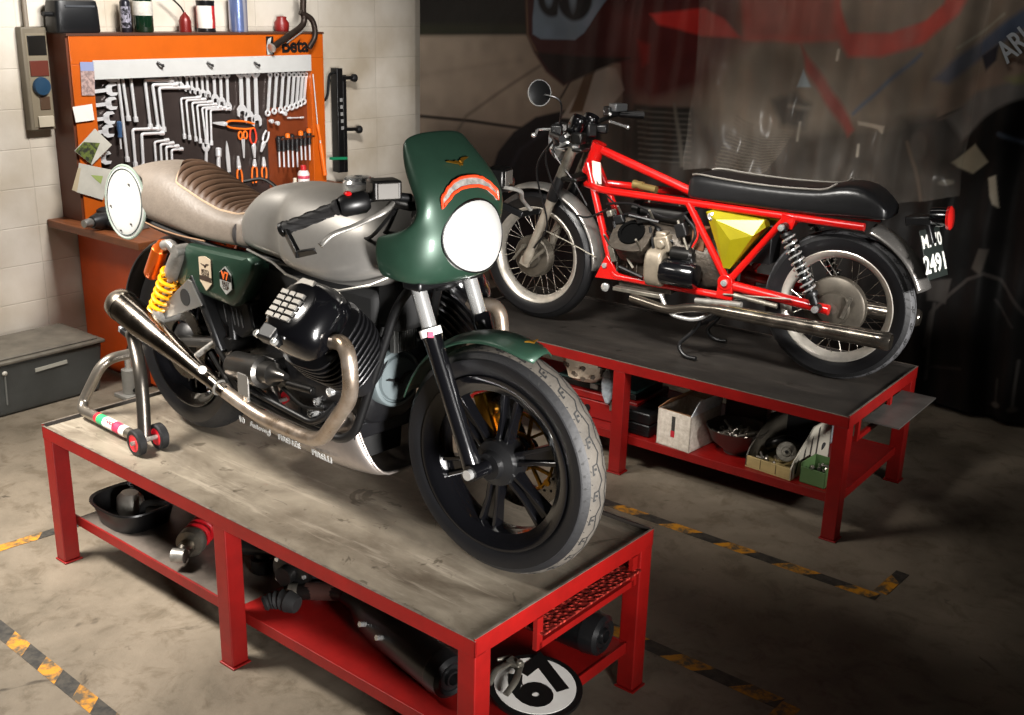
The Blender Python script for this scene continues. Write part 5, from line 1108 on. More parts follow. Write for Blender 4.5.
# steel bowl full of bolts
bc = sh2(724, 458); bc = bc+Vector((.0, .10, 0)); t = thing('steel_bowl', 'round metal bowl of bolts and fittings between the cartons and the open crate', 'bowl', bc)
MB().lathe([(.05, 0), (.052, .006), (.055, .014), (.105, .055), (.130, .115), (.134, .118), (.127, .115), (.10, .058), (.05, .018), (.001, .016)], (0, 0, 0), (0, 0, 1), 40).build('bowl_shell', mat('bowl_steel', '#77706a', .35, .7, .2), t)
rnd = random.Random(5)
def bolt_thing(c, label, group, s=1.0):
    a = Vector((rnd.uniform(-1, 1), rnd.uniform(-1, 1), rnd.uniform(-.3, .5))).normalized(); mb = MB(); L_ = rnd.uniform(.035, .06)*s; r = .006*s
    mb.cyl(Vector(), a*L_, r, 8); mb.lathe([(r*1.9, 0), (r*1.9, r*1.4), (r*1.2, r*1.6)], -a*r*1.5, a, 6); o = mb.build('bolt', mat('loose_bolt', '#b9b1a6', .3, .9, .3), None); o.location = c; return tag(o, label, 'bolt', group)
for k in range(26):
    a = rnd.uniform(0, 6.28); r = .085*math.sqrt(rnd.random()); bolt_thing(bc+Vector((r*math.cos(a), r*math.sin(a), .062+.028*rnd.random()+.12*(r*r))), 'loose bolt in the round metal bowl on the far bench shelf', 'loose bolts in the steel bowl')
# open-fronted parts crate
A = sh2(745, 466.0); Bq = sh2(790, 481); d = Bq-A; ang = math.atan2(d.y, d.x); w_ = d.length
t = thing('parts_crate', 'open topped parts crate with pale front and striped side on the far bench shelf', 'crate', A, ang)
CRF = mat('crate_front', '#b09a68', .6, 0, .25, 12); CRS = mat('crate_side', '#a9a496', .6); h0, h1, dp = .05, .19, .33
MB().span((0, 0, .0), (w_, dp, .006)).build('floor_panel', CRF, t, smooth=0)
MB().span((0, 0, .006), (w_, .01, h0)).build('front_panel', CRF, t, smooth=0, bevel=.002)
MB().span((0, dp-.008, .006), (w_, dp, h1)).build('back_panel', MTB, t, smooth=0)
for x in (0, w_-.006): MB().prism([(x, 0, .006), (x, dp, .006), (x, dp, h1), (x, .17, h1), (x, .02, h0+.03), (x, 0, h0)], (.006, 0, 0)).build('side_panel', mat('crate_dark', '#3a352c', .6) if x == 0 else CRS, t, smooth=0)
for k in range(4): MB().prism([(w_+.0005, .03+.055*k, .02), (w_+.0005, .045+.055*k, .02), (w_+.0005, .06+.055*k, min(h1-.01, .085+.034*k)), (w_+.0005, .045+.055*k, min(h1-.015, .07+.034*k))], (-.008, 0, 0)).build('side_stripe', mat('stripe_dark', '#2d2a26', .6), t, smooth=0)
for x in (.33, .67): MB().span((w_*x-.002, -.0008, .008), (w_*x+.002, .001, h0-.002)).build('front_slot', mat('slot_brown', '#5d4e30', .6), t, smooth=0)
cc = A+Vector((math.cos(ang)*w_*.62-math.sin(ang)*.10, math.sin(ang)*w_*.62+math.cos(ang)*.10, 0))
t = thing('engine_pulley', 'round grey pulley wheel lying in the open parts crate', 'pulley', cc+Vector((0, 0, .075)))
ax_ = (CO-cc).normalized(); MB().lathe([(.012, -.012), (.040, -.012), (.043, -.008), (.036, 0), (.043, .008), (.040, .012), (.02, .012), (.018, .018), (.008, .018)], (0, 0, 0), ax_, 28).build('wheel', DAL, t); MB().lathe([(.007, .018), (.007, .024)], (0, 0, 0), ax_, 12).build('centre_bolt', DST, t)
for i, (f, g, nm, lab) in enumerate(((.35, .16, 'pipe_elbow', 'curved dark pipe elbow lying at the back of the open crate'), (.75, .22, 'rubber_coupling', 'dark ribbed coupling lying at the back right of the open crate'))):
    c = A+Vector((math.cos(ang)*w_*f-math.sin(ang)*g, math.sin(ang)*w_*f+math.cos(ang)*g, .05)); mb = MB(); mb.tube(smooth_path([(-.06, 0, 0), (-.02, .0, .03), (.02, .03, .04), (.05, .05, .02)], 5), .022, 12); o = mb.build(nm, DST if i == 0 else MTB, None); o.location = c; tag(o, lab, 'engine part')
for k in range(7):
    f, g = rnd.uniform(.2, .55), rnd.uniform(.04, .14); bolt_thing(A+Vector((math.cos(ang)*w_*f-math.sin(ang)*g, math.sin(ang)*w_*f+math.cos(ang)*g, .022+.03*rnd.random())), 'loose bolt lying in the open parts crate on the far bench shelf', 'loose bolts in the open crate', .9)
# small green box
A = sh2(799, 481.5); Bq = sh2(826, 490); d = Bq-A; ang = math.atan2(d.y, d.x); w_ = d.length*.92
t = thing('plastic_bin', 'small green open plastic bin beside the right bench leg on the far shelf', 'plastic bin', A, ang)
mb = MB(); th = .004; dp = .13; h = .085
for a, b in (((0, 0, 0), (w_, th, h*.8)), ((0, dp-th, 0), (w_, dp, h)), ((0, 0, 0), (th, dp, h)), ((w_-th, 0, 0), (w_, dp, h)), ((0, 0, 0), (w_, dp, th))): mb.span(a, b)
mb.build('bin_shell', mat('bin_green', '#4f6a40', .45), t, smooth=0, bevel=.001)
for k in range(6):
    f, g = rnd.uniform(.3, .8), rnd.uniform(.03, .1); bolt_thing(A+Vector((math.cos(ang)*w_*f-math.sin(ang)*g, math.sin(ang)*w_*f+math.cos(ang)*g, .05+.02*rnd.random())), 'loose bolt in the small green bin on the far bench shelf', 'loose bolts in the green bin', .8)
# clear bag behind the crate
c = sh2(826, 470)+Vector((-.12, .28, 0)); tag(MB().ball(c+Vector((0, 0, .10)), (.06, .07, .10), 14).build('plastic_bag', mat('bag_pale', '#9aa3a8', .3, 0, .4, 20, bump=.6, bs=30), None, loc=c), 'pale crumpled plastic bag standing behind the green bin', 'plastic bag')
# left part of the far shelf: black cases, red toolbox, crumpled paper bag
c = sh2(640, 436); t = thing('tool_case', 'black plastic case standing left of the white patterned box', 'case', Vector((c.x-.05, c.y+.12, ZS)), .03)
MB().span((-.10, -.12, 0), (.09, .14, .055)).build('base', BLK, t, bevel=.006); MB().span((-.10, -.12, .057), (.09, .14, .11)).build('lid', BLK, t, bevel=.008); MB().span((-.05, -.126, .045), (-.02, -.119, .07)).build('latch', ALU, t)
for s in (.0, ): MB().span((-.08, -.1215, .02), (.07, -.1195, .026)).build('case_stripe', DST, t)
t = thing('tool_case', 'flat dark case with teal edge lying on top of the red toolbox', 'case', Vector((-2.66, 4.12, ZS+.125)), .05)
MB().span((-.2, -.12, 0), (.22, .14, .03)).build('base', DST, t, bevel=.005); MB().span((-.2, -.12, .031), (.22, .14, .045)).build('lid', mat('case_teal', '#2f4b48', .4), t, bevel=.004); MB().span((-.02, -.126, .012), (.02, -.119, .034)).build('latch', ALU, t)
t = thing('metal_toolbox', 'red metal toolbox behind the middle leg of the far bench', 'toolbox', Vector((-2.66, 4.12, ZS)), .05)
MB().span((-.24, -.14, 0), (.24, .16, .085)).build('base', RED, t, bevel=.004); MB().span((-.243, -.143, .087), (.243, .163, .125)).build('lid', RED, t, bevel=.006); MB().span((.10, -.147, .06), (.13, -.139, .105)).build('latch', DAL, t)
MB().lathe([(.016, 0), (.016, .004)], (-.02, -.1405, .045), (0, -1, 0), 14).build('lock', BLK, t)
c = onY(592, 385, 3.98); t = thing('paper_bag', 'crumpled pale paper bag with dark printed symbols under the far bench', 'paper bag', Vector((c.x-.05, 4.02, ZS+.17)))
rnd2 = random.Random(2); rings = []
for z, a, b in ((.0, .06, .07), (.03, .10, .10), (.08, .125, .11), (.13, .12, .10), (.165, .06, .06)):
    rings.append([Vector((math.cos(2*PI*k/18)*a*(1+.12*rnd2.uniform(-1, 1)), math.sin(2*PI*k/18)*b*(1+.12*rnd2.uniform(-1, 1)), z+.008*rnd2.uniform(-1, 1))) for k in range(18)])
MB().loft(rings).build('bag', mat('bag_paper', '#b0a08c', .7, 0, .1, 6), t, smooth=20)
for k in range(14):
    a = rnd2.uniform(-2.4, .3); z = rnd2.uniform(.03, .13); c1 = Vector((math.cos(a)*.126, math.sin(a)*.114, z)); n = Vector((math.cos(a), math.sin(a), 0)); s = Vector((-n.y, n.x, 0)); 
    MB().prism([c1+s*x*.012+Vector((0, 0, y*.011)) for x, y in ((-1, -.6), (.3, -1), (1, .2), (.4, 1), (-.8, .7))], n*.004).build('printed_symbol', mat('symbol_dark', '#453a30', .7), t, smooth=0)
c = onY(606, 385, 3.95); tag(MB().loft([superring(c+Vector((0, .02, z)), (1, 0, 0), (0, 1, 0), a, b, 2.4, 14) for z, a, b in ((-.09, .012, .012), (-.05, .030, .02), (0, .035, .02), (.05, .03, .02), (.075, .012, .012))]).build('plastic_wrap', mat('wrap_pale', '#a6b0b8', .25, 0, .3, 20, bump=.8, bs=40), None, loc=c), 'shiny crumpled plastic wrap beside the paper bag, left of the middle leg', 'plastic wrap')
# ================================================================ things on the shelf of the near bench
BN = Frame((-1.475, 1.762, 0), -.0197); SZ = .1665
def bn(x, y, z=0): return BN.o+BN.x*x+BN.y*y+Vector((0, 0, SZ+z))
def ontop(u, v, z=0, F=BN, o=None): q = onZ(u, v, SZ+z); return q
# shallow black tray with parts
t = thing('parts_tray', 'shallow black oval tray on the left of the near bench shelf', 'tray', (-3.31, 2.0, SZ), -.02)
def oval(w, h, z, n=3): return superring((0, 0, z), (1, 0, 0), (0, 1, 0), w, h*.78, n, 36)
mb = MB(); mb.loft([oval(.118, .135, 0), oval(.140, .160, .075), oval(.150, .170, .078), oval(.148, .168, .084), oval(.136, .156, .08), oval(.114, .131, .008)]); mb.build('tray_shell', BLK, t, smooth=50)
tag(MB().loft([superring((-3.33, 2.0, z), (1, 0, 0), (0, 1, 0), .055*k, .045*k, 2.2, 20) for z, k in ((.1765, .9), (.20, 1.05), (.245, .95), (.265, .6))]).build('cover_casting', mat('pale_casting', '#a7a299', .45, .4, .3, 20), None, loc=(-3.33, 2.0, .176)), 'pale rounded metal cover lying in the black tray', 'engine part')
def hoses(name, label, mt, curves, r, loc):
    mb = MB()
    for c in curves: mb.tube(smooth_path(c, 6), r, 8)
    return tag(mb.build(name, mt, None, loc=loc), label, 'engine part')
mb = MB(); mb.tube(smooth_path([(-3.22, 2.03, .19), (-3.215, 2.07, .22), (-3.17, 2.10, .272), (-3.14, 2.03, .278), (-3.19, 1.97, .272), (-3.23, 1.98, .195)], 7), .012, 8)
tag(mb.build('rubber_hose', MTB, None, loc=(-3.1, 2.1, .18)), 'looped black hose lying over the edge of the tray', 'hose')
# second tray, rounder
t = thing('oil_pan', 'round black oil pan behind the oval tray on the near bench shelf', 'pan', (-3.20, 2.30, SZ), .2)
mb = MB(); mb.lathe([(.001, 0), (.10, 0), (.122, .05), (.126, .085), (.134, .087), (.134, .093), (.12, .09), (.096, .008), (.001, .008)], (0, 0, 0), (0, 0, 1), 40); mb.build('pan_shell', BLK, t, smooth=50)
MB().tube([(.08*math.cos(2*PI*k/24), .08*math.sin(2*PI*k/24), .02) for k in range(24)], .01, 8, loop=True).build('drain_ring', DST, t)
# red spring shock absorber
t = thing('shock_absorber', 'spare shock absorber with a red spring lying beside the middle bench leg', 'shock absorber', (-2.855, 1.862, .2205), R(121))
ax = Vector((1, 0, 0))
mb = MB(); mb.lathe([(.016, .03), (.016, .10), (.047, .10), (.050, .11), (.050, .135), (.042, .15), (.036, .16), (.012, .16), (.012, .40), (.03, .40), (.03, .44)], (0, 0, .0), ax, 26); mb.build('damper_body', DAL, t)
mb = MB(); mb.cyl((.02, -.022, 0), (.02, .022, 0), .024, 18); mb.build('eyelet', ALU, t)
mb = MB(); mb.lathe([(.018, .042), (.026, .05), (.026, .09), (.018, .1)], (0, 0, 0), ax, 18); mb.build('lock_collar', STL, t)
MB().tube([Vector((.155+.225*k/126, .042*math.cos(2*PI*k/18), .042*math.sin(2*PI*k/18))) for k in range(127)], .0085, 8).build('spring', mat('spring_red', '#a01018', .35), t)
# dark engine odds and ends behind the middle leg
def lump(name, label, cat, loc, rings, mt, n=2.6):
    mb = MB(); mb.loft([superring((loc[0]+dx, loc[1]+dy, loc[2]+z), (1, 0, 0), (0, 1, 0), a, b, n, 20) for dx, dy, z, a, b in rings])
    return mb
t = thing('carburettor', 'dark carburettor behind the red spring shock, half hidden by the middle leg', 'engine part', (-2.66, 2.06, .1665), .5)
mb = MB(); mb.cyl((0, 0, 0), (0, 0, .05), .04); mb.cyl((0, 0, .05), (0, 0, .15), .026); mb.cyl((-.07, 0, .085), (.075, 0, .085), .030); mb.lathe([(.03, .15), (.032, .17), (.02, .18)], (0, 0, 0), (0, 0, 1), 16); mb.build('body', DST, t, bevel=.002)
mb = MB(); mb.lathe([(.034, 0), (.044, .02), (.044, .03), (.03, .01)], (.07, 0, .085), ax, 20); mb.build('intake_trumpet', DAL, t)
t = thing('gearbox_part', 'black gearbox casting with round flange on the near bench shelf behind the middle leg', 'engine part', (-2.47, 2.14, .1665), .2)
mb = MB(); mb.loft([superring((0, 0, z), (1, 0, 0), (0, 1, 0), a, b, 3, 24) for z, a, b in ((0, .09, .12), (.05, .10, .13), (.16, .085, .11), (.20, .05, .06))]); cs = mb.build('casting', CASE, t, bevel=.004)
mb = MB(); mb.lathe([(.07, 0), (.07, .02), (.05, .03), (.03, .03), (.03, .06), (.01, .06)], (.0, -.125, .10), (0, -1, 0), 24); mb.build('flange', DST, t)
for k in range(5):
    a = 2*PI*k/5; MB().cyl((.058*math.cos(a), -.14, .10+.058*math.sin(a)), (.058*math.cos(a), -.155, .10+.058*math.sin(a)), .007, 8).build('bolt', CHR, t)
t = thing('rubber_boot', 'small crumpled black rubber boot lying in front of the exhaust pipe on the shelf', 'rubber boot', (-2.42, 1.93, .1665), .7)
mb = MB(); mb.tube(smooth_path([(-.05, 0, .022), (-.02, .01, .03), (.02, 0, .036), (.06, -.02, .03)], 4), [.02, .026, .022, .028, .024, .03, .026, .033, .03, .036, .033, .03, .026], 14); mb.build('bellows', MTB, t)
# black silencers
def silencer(label, tip, tail, r, pipe=None, cat='exhaust silencer'):
    tip = Vector(tip); tail = Vector(tail); d = (tip-tail).normalized(); Ln = (tip-tail).length
    t = thing('exhaust_silencer', label, cat, tail, 0)
    o = Vector((0, 0, 0)); mb = MB(); mb.lathe([(.028, -.03), (.030, .03), (r*.8, .09), (r, .16), (r, Ln-.05)], o, d, 32); mb.build('body', mat('silencer_black', '#0d0d0e', .32, .1, .2, 12), t)
    mb = MB(); mb.lathe([(r+.001, Ln-.055), (r+.002, Ln-.05), (r-.004, Ln-.01), (r-.016, Ln), (r-.026, Ln-.004), (r-.028, Ln-.008), (.026, Ln-.008), (.024, Ln+.004), (.018, Ln+.004), (.017, Ln-.06)], o, d, 32, cap=False); mb.build('end_cap', mat('cap_black', '#1a1a1b', .28, .3), t)
    a, b, _ = basis(d)
    for h in (.17, .26):
        q = d*h-b*0; s = (Vector((0, -1, .35))-d*Vector((0, -1, .35)).dot(d)).normalized()*r
        MB().cyl(d*h+s*.9, d*h+s*1.32, .008, 10).build('mount_bolt', CHR, t)
    if pipe:
        pp = [Vector(q)-tail for q in pipe]
        MB().tube(smooth_path(pp, 6), .026, 14).build('link_pipe', mat('pipe_dark', '#2b2624', .3, .7, .3), t)
        q0 = pp[-1]; dd = (pp[-1]-pp[-2]).normalized(); MB().lathe([(.030, -.01), (.030, .02), (.024, .025), (.022, -.02)], q0, dd, 18, cap=False).build('pipe_clamp', DAL, t)
        q0 = pp[-2]; dd = (pp[-1]-pp[-3]).normalized(); MB().lathe([(.0285, -.06), (.029, .05)], q0, dd, 18).build('heat_wrap', mat('wrap_rust', '#4d342e', .5, .4, .3), t)
    return t
silencer('black exhaust silencer with dark link pipe on the red half of the near bench shelf', (-1.69, 1.93, .243), (-2.20, 2.04, .238), .066, [(-2.17, 2.035, .238), (-2.25, 2.05, .236), (-2.33, 2.03, .225), (-2.40, 1.985, .214)])
silencer('black exhaust silencer behind the number 67 plate, its tapered end beside the end leg', (-1.50, 2.385, .236), (-2.0, 2.36, .236), .066)
# number plate 67 with brake levers lying on it
BLKP = mat('plate_black', '#0c0c0c', .4)
pc = Vector((-1.535, 2.095, .205)); px = Vector((0, 1, .05)).normalized(); py = Vector((-1, 0, .10)); py = (py-px*py.dot(px)).normalized(); pz = px.cross(py)
t = thing('racing_number_plate', 'round white number 67 plate with black border at the near bench shelf end', 'number plate', pc)
o = Vector((0, 0, 0)); mb = MB()
mb.loft([[o+px*math.cos(2*PI*k/48)*.132*r+py*math.sin(2*PI*k/48)*.132*r+pz*h for k in range(48)] for r, h in ((.97, -.014), (1, -.010), (1, 0), (.02, .001))]); mb.build('plate_border', BLKP, t, smooth=30)
mb = MB(); mb.loft([[o+px*math.cos(2*PI*k/48)*.114*r+py*math.sin(2*PI*k/48)*.114*r+pz*h for k in range(48)] for r, h in ((1, 0.0), (1, .0022), (.02, .003))]); pw = mb.build('plate_face', mat('plate_face_white', '#d9d6d0', .4, 0, .12, 10), t, smooth=30)
lettering('67', .185, BLKP, place(o+pz*.0034+py*-.006+px*.014, px, py), pw, 'racing_number', .011, .0006, 1.0)
t = thing('brake_lever_clamp', 'pair of worn alloy lever brackets lying on the number 67 plate', 'lever', onZ(508, 672, .222))
for s in (-1, 1):
    MB().tube(smooth_path([py*(-.03+.030*s)+px*-.085+pz*.01, py*(-.02+.034*s)+px*-.04+pz*.02, py*(-.01+.024*s)+px*.0+pz*.013, py*(.0+.014*s)+px*.035+pz*.01], 5), .010, 10, flat=.6, up=pz).build('lever_arm', DAL, t)
mb = MB(); mb.box(px*.03+pz*.012, (.045, .028, .018), Matrix((py, px, pz)).transposed()); mb.cyl(px*.03+py*-.015+pz*.01, px*.03+py*-.015+pz*.03, .009, 10); mb.cyl(px*.05+py*.03+pz*.008, px*.01+py*.05+pz*.008, .006, 8); mb.build('perch', DAL, t, bevel=.003)
# ================================================================ paddock stand under the rear of the near motorcycle
TUBE = mat('stand_tube', '#5b5650', .35, .85, .2, 20)
ps = thing('paddock_stand', 'grey tubular paddock stand with small red wheels under the rear wheel of the near motorcycle', 'motorcycle stand', B1.o, B1.yaw)
for sy in (-1, 1):
    MB().tube(fillet([(-1.40, sy*.266, .045), (-1.42, sy*.25, .16), (-1.45, sy*.235, .265), (-1.565, sy*.19, .350), (-1.60, sy*.175, .345)], .09, 7), .0225, 14).build('side_arm', TUBE, ps)
    mb = MB(); mb.box((-1.63, sy*.165, .335), (.085, .035, .02), Matrix.Rotation(R(12), 3, 'Y')); mb.box((-1.60, sy*.155, .325), (.03, .06, .035)); mb.build('lift_pad', BLK, ps, bevel=.004)
    MB().box((-1.672, sy*.167, .346), (.02, .03, .022), Matrix.Rotation(R(12), 3, 'Y')).build('pad_tip', mat('pad_grey', '#a9adb3', .3, .6), ps, bevel=.003)
    MB().cyl((-1.375, sy*.205, .045), (-1.375, sy*.330, .045), .008, 10).build('wheel_axle', ALU, ps)
    for k, y in enumerate((.308, .226)):
        c = Vector((-1.375, sy*y, .045))
        wh = MB().lathe([(.030, -.014), (.040, -.015), (.045, -.011), (.045, .011), (.040, .015), (.030, .014)], c, (0, 1, 0), 28, cap=False, loop=True).build('wheel', RUB, ps)
        mb = MB(); mb.lathe([(.008, -.010), (.029, -.012), (.0305, -.0135), (.0305, .0135), (.029, .012), (.008, .010)], c, (0, 1, 0), 24)
        rim = mb.build('wheel_hub', mat('wheel_red', '#d01828', .4), wh)
base = fillet([(-1.415, -.272, .034), (-1.81, -.28, .034), (-1.83, -.262, .06), (-1.775, -.20, .215), (-1.775, .20, .215), (-1.83, .262, .06), (-1.81, .28, .034), (-1.415, .272, .034)], .06, 7)
bt = MB().tube(base, .019, 14).build('handle_tube', mat('handle_tube', '#918a80', .32, .85, .2, 20), ps)
mb = MB(); q0 = Vector((-1.70, -.2775, .034)); q1 = Vector((-1.50, -.2735, .034)); d = q1-q0
for i, (a, b, c) in enumerate(((0, .09, 'st_red'), (.09, .3, 'st_green'), (.3, .62, 'label_white'), (.62, .84, 'label_pink'), (.84, 1, 'label_white'))):
    mb.mat({'st_red': mat('st_red', '#c82030', .4), 'st_green': mat('st_green', '#2f9a62', .4)}.get(c) or MATS[c]); mb.tube([q0+d*a, q0+d*b], .0197, 16)
mb.build('stand_sticker', None, bt)
lettering('STANDS', .018, MATS['st_red'], place(q0+d*.5+Vector((0, -.0142, .0142)), d, (0, 1, 1)), bt, 'sticker_lettering', .0004, .0003)
# ================================================================ tool board, workbench, wall fittings
WX = -5.5; TF = -5.30; TP_ = -5.352; TX = -5.335
ORP = mat('tool_orange', '#b4520b', .4, 0, .08, 10); ORS = mat('bench_orange', '#bd4710', .45, 0, .12, 8)
PANEL = mat('back_panel', '#453c39', .22, .4, .2, 6)
TOOL = mat('chrome_tool', '#f0f0f0', .3, .5, .06); TBLK = mat('tool_black', '#131314', .45); TORG = mat('tool_handle_orange', '#e06a18', .4)
tl_ = onX(68, 36, TF); tr_ = onX(323, 40, TF); zt = 1.782; yl, yr = tl_.y, tr_.y; zb = .842
t = thing('tool_cabinet', 'orange wall tool cabinet with lettered header, standing open on the orange workbench', 'tool cabinet', (WX, (yl+yr)/2, zb))
T0 = Vector((WX, (yl+yr)/2, zb))
def loc_(mb): return mb.xf(Matrix.Translation(-T0))
zh = onX(200, 61, TF).z
yli = onX(93, 70, TF).y; yri = onX(311, 70, TF).y
loc_(MB().span((WX+.002, yl, zb), (TP_, yr, zt))).build('back_panel', PANEL, t, smooth=0)
loc_(MB().span((TP_, yl, zh), (TF, yr, zt))).build('header', ORP, t, smooth=0, bevel=.003)
loc_(MB().span((TP_, yl, zb), (TF, yli, zh))).build('side_frame', ORP, t, smooth=0, bevel=.003)
loc_(MB().span((TP_, yri, zb), (TF, yr, zh))).build('side_frame', ORP, t, smooth=0, bevel=.003)
loc_(MB().span((WX+.001, yl-.012, zb), (TF-.01, yl, zt+.004))).build('side_wall', mat('cabinet_brown', '#5a2c16', .5), t, smooth=0)
loc_(MB().span((WX+.001, yl-.012, zt), (TF+.004, yr+.004, zt+.012))).build('top_board', mat('cabinet_top', '#4a2a1a', .5), t, smooth=0)
pm_ = onX(268, 150, TP_); pm2 = onX(312, 180, TP_)
loc_(MB().span((TP_, pm_.y, zb), (TP_+.004, yri, onX(268, 108, TP_).z))).build('lower_panel', mat('panel_rust', '#6e3217', .4, 0, .2, 8), t, smooth=0)
a = onX(93, 60.5, TF+.006); b = onX(311, 71, TF+.006)
loc_(MB().span((TP_, yli, b.z), (TF+.006, yri, a.z+.0))).build('white_rail', mat('rail_white', '#b4b4b1', .35), t, smooth=0, bevel=.002)
for u in (157, 207, 254):
    q = onX(u, 62, TF+.012); loc_(MB().tube([q, q+Vector((.012, .012, -.012)), q+Vector((.014, .030, -.022)), q+Vector((.004, .034, -.016))], .006, 8)).build('rail_hook', TBLK, t)
q0 = onX(271, 46, TF+.001); q1 = onX(292, 46, TF+.001)
lettering('Beta', .115, TBLK, Matrix.Translation(-T0) @ place(Vector((TF+.0012, q1.y+.022, q1.z)), (0, 1, 0), (0, 0, 1)), t, 'header_lettering', .004, .0006)
mb = MB(); mb.span((TF, q0.y-.035, q0.z-.05), (TF+.0012, q0.y+.02, q0.z+.055)); loc_(mb).build('header_mark', TBLK, t, smooth=0)
mb = MB(); mb.loft([[Vector((TF+.002+h, q0.y-.012+x*.018, q0.z+y*.05)) for x, y in ((-1, -1), (1, -.9), (.2, 0), (.9, 1), (-.5, .8), (-1.2, 0))] for h in (0, .001)]); loc_(mb).build('header_mark_white', WHT, t, smooth=0)
# ---- workbench under it
bx, by = -4.66, 2.965
t = thing('workbench', 'orange workbench with brown wooden top against the wall under the tool cabinet', 'work bench', (WX, by, 0))
W0 = Vector((WX, by, 0))
MB().span((WX+.003, by, .80), (bx, 4.95, .84)).xf(Matrix.Translation(-W0)).build('bench_top', mat('bench_wood', '#7a4422', .5, 0, .4, 5, stretch=(1, 8, 8)), t, smooth=0, bevel=.004)
MB().span((WX+.003, by+.17, .0), (bx-.16, 4.9, .80)).xf(Matrix.Translation(-W0)).build('cabinet_body', ORS, t, smooth=0, bevel=.004)
MB().span((WX+.02, by+.155, .02), (bx-.165, by+.17, .78)).xf(Matrix.Translation(-W0)).build('end_panel', ORS, t, smooth=0, bevel=.003)
MB().span((bx-.155, by+.25, .10), (bx-.14, by+1.0, .74)).xf(Matrix.Translation(-W0)).build('door', ORS, t, smooth=0, bevel=.003)
# ---- tools; every one is an object of its own
ORD = ['first', 'second', 'third', 'fourth', 'fifth', 'sixth', 'seventh', 'eighth', 'ninth', 'tenth', 'eleventh', 'twelfth']
def tp(u, v, dx=0): return onX(u, v, TX+dx)
def tagt(mb, name, mt, loc, label, cat, group): return tag(mb.build(name, mt, None, loc=loc, smooth=35), label, cat, group)
def jaw(mb, c, d, r, th=.008):
    """open jaw at c, mouth towards d (in the board plane)"""
    n = Vector((1, 0, 0)); s = n.cross(d).normalized(); P = []
    for k in range(9):
        a = R(140-35*k); P.append(c+d*(-math.cos(a)*0+math.sin(R(-90)+0)*0)+s*math.cos(a)*r*0)
    out = [(-.9, -.55), (-1.05, 0), (-.9, .55), (-.2, 1.0), (.75, .95), (1.0, .55), (.1, .45), (-.05, 0), (.1, -.45), (1.0, -.55), (.75, -.95), (-.2, -1.0)]
    mb.prism([c+d*x*r+s*y*r-n*th/2 for x, y in out], n*th)
def ringend(mb, c, d, r, th=.008): mb.ring(c, (1, 0, 0), r*.72, r*.32, 18, 6)
def comb(u0, v0, u1, v1, w, label, group, name='combination_wrench', cat='wrench', hid=False):
    p = tp(u0, v0); q = tp(u1, v1); d = (q-p).normalized(); mb = MB()
    if not hid: ringend(mb, p, d, w*1.25)
    mb.bar(p+d*w*.9, q-d*w, .006, w*.85, (1, 0, 0) if False else (0, 0, 1) if abs(d.z) < .5 else (0, 1, 0), .006, w)
    jaw(mb, q, d, w*1.3); return tagt(mb, name, TOOL, (p+q)/2, label, cat, group)
def rod(pts, r, name, label, cat, group, ends=True):
    P = [tp(*x) for x in pts]; mb = MB(); mb.tube(fillet(P, .012, 3) if len(P) > 2 else P, r, 8)
    if ends:
        for a_, b_ in ((P[0], P[1]), (P[-1], P[-2])): d = (b_-a_).normalized(); mb.cyl(a_-d*.004, a_+d*.022, r*1.55, 8)
    c = sum(P, Vector())/len(P); return tagt(mb, name, TOOL, c, label, cat, group)
for i, (u, v) in enumerate(((111, 76), (111.5, 89.5), (111, 103.5), (109, 118), (108, 131), (105.5, 158))):
    p = tp(u-17, v+2); q = tp(u, v); d = (q-p).normalized(); mb = MB(); mb.bar(p, q, .018, .008, (1, 0, 0)); jaw(mb, q, d, .034); jaw(mb, p-d*.03, -d, .026)
    tagt(mb, 'open_end_spanner', TOOL, q, f'chunky open ended spanner, {ORD[i]} from the top in the left column of the tool board', 'wrench', 'open ended spanners in the left column')
for i, (u0, v0, u1, v1) in enumerate(((117.5, 74, 127.5, 161), (121.8, 74, 128.6, 120), (130.2, 74, 136, 121))):
    rod([(u0, v0), (u1, v1)], .0085, 'socket_bar', f'long thin chrome bar hanging left of the angled wrenches, {ORD[i]} from the left', 'socket bar', 'long bars on the tool board')
for i, (u, v, u1, v1, ue, ve) in enumerate(((144.8, 80, 150.5, 128, 172, 80.5), (152.5, 84.8, 158.4, 129, 176, 84.5), (159, 88, 164, 131, 188, 87.5))):
    rod([(ue, ve), (u, v), (u1, v1)], .009, 'angled_wrench', f'large upper L shaped wrench with long arm, {ORD[i]} from the left', 'wrench', 'upper L shaped wrenches')
for i, (u, v, u1, v1, ue, ve) in enumerate(((132.5, 129.5, 135.5, 166, 160, 128.5), (141.5, 134, 143.5, 168, 163, 133), (154.5, 142, 156.5, 170, 168, 140), (160.5, 144.5, 162, 170, 173, 143), (166, 147, 167.5, 170, 178, 146), (171.5, 150, 172.5, 170, 182, 149))):
    rod([(ue, ve), (u, v), (u1, v1)], .0085 if i < 2 else .007, 'angled_wrench', f'lower L shaped wrench above the seat and tail plate, {ORD[i]} from the left', 'wrench', 'lower L shaped wrenches')
for i, (u, v, u1, v1) in enumerate(((180.8, 98.5, 184.6, 138), (186, 100.5, 189.8, 139), (192, 103, 196, 140.5), (197, 105.5, 200.5, 142.5), (202, 108, 206.3, 143), (206, 109, 208, 148), (210.5, 110, 211.5, 144.5))):
    rod([(u+19, v-1.2), (u, v), (u1, v1)], .0065, 'hex_key', f'slim L shaped key in the middle of the tool board, {ORD[i]} from the left', 'hex key', 'slim L keys in the middle row')
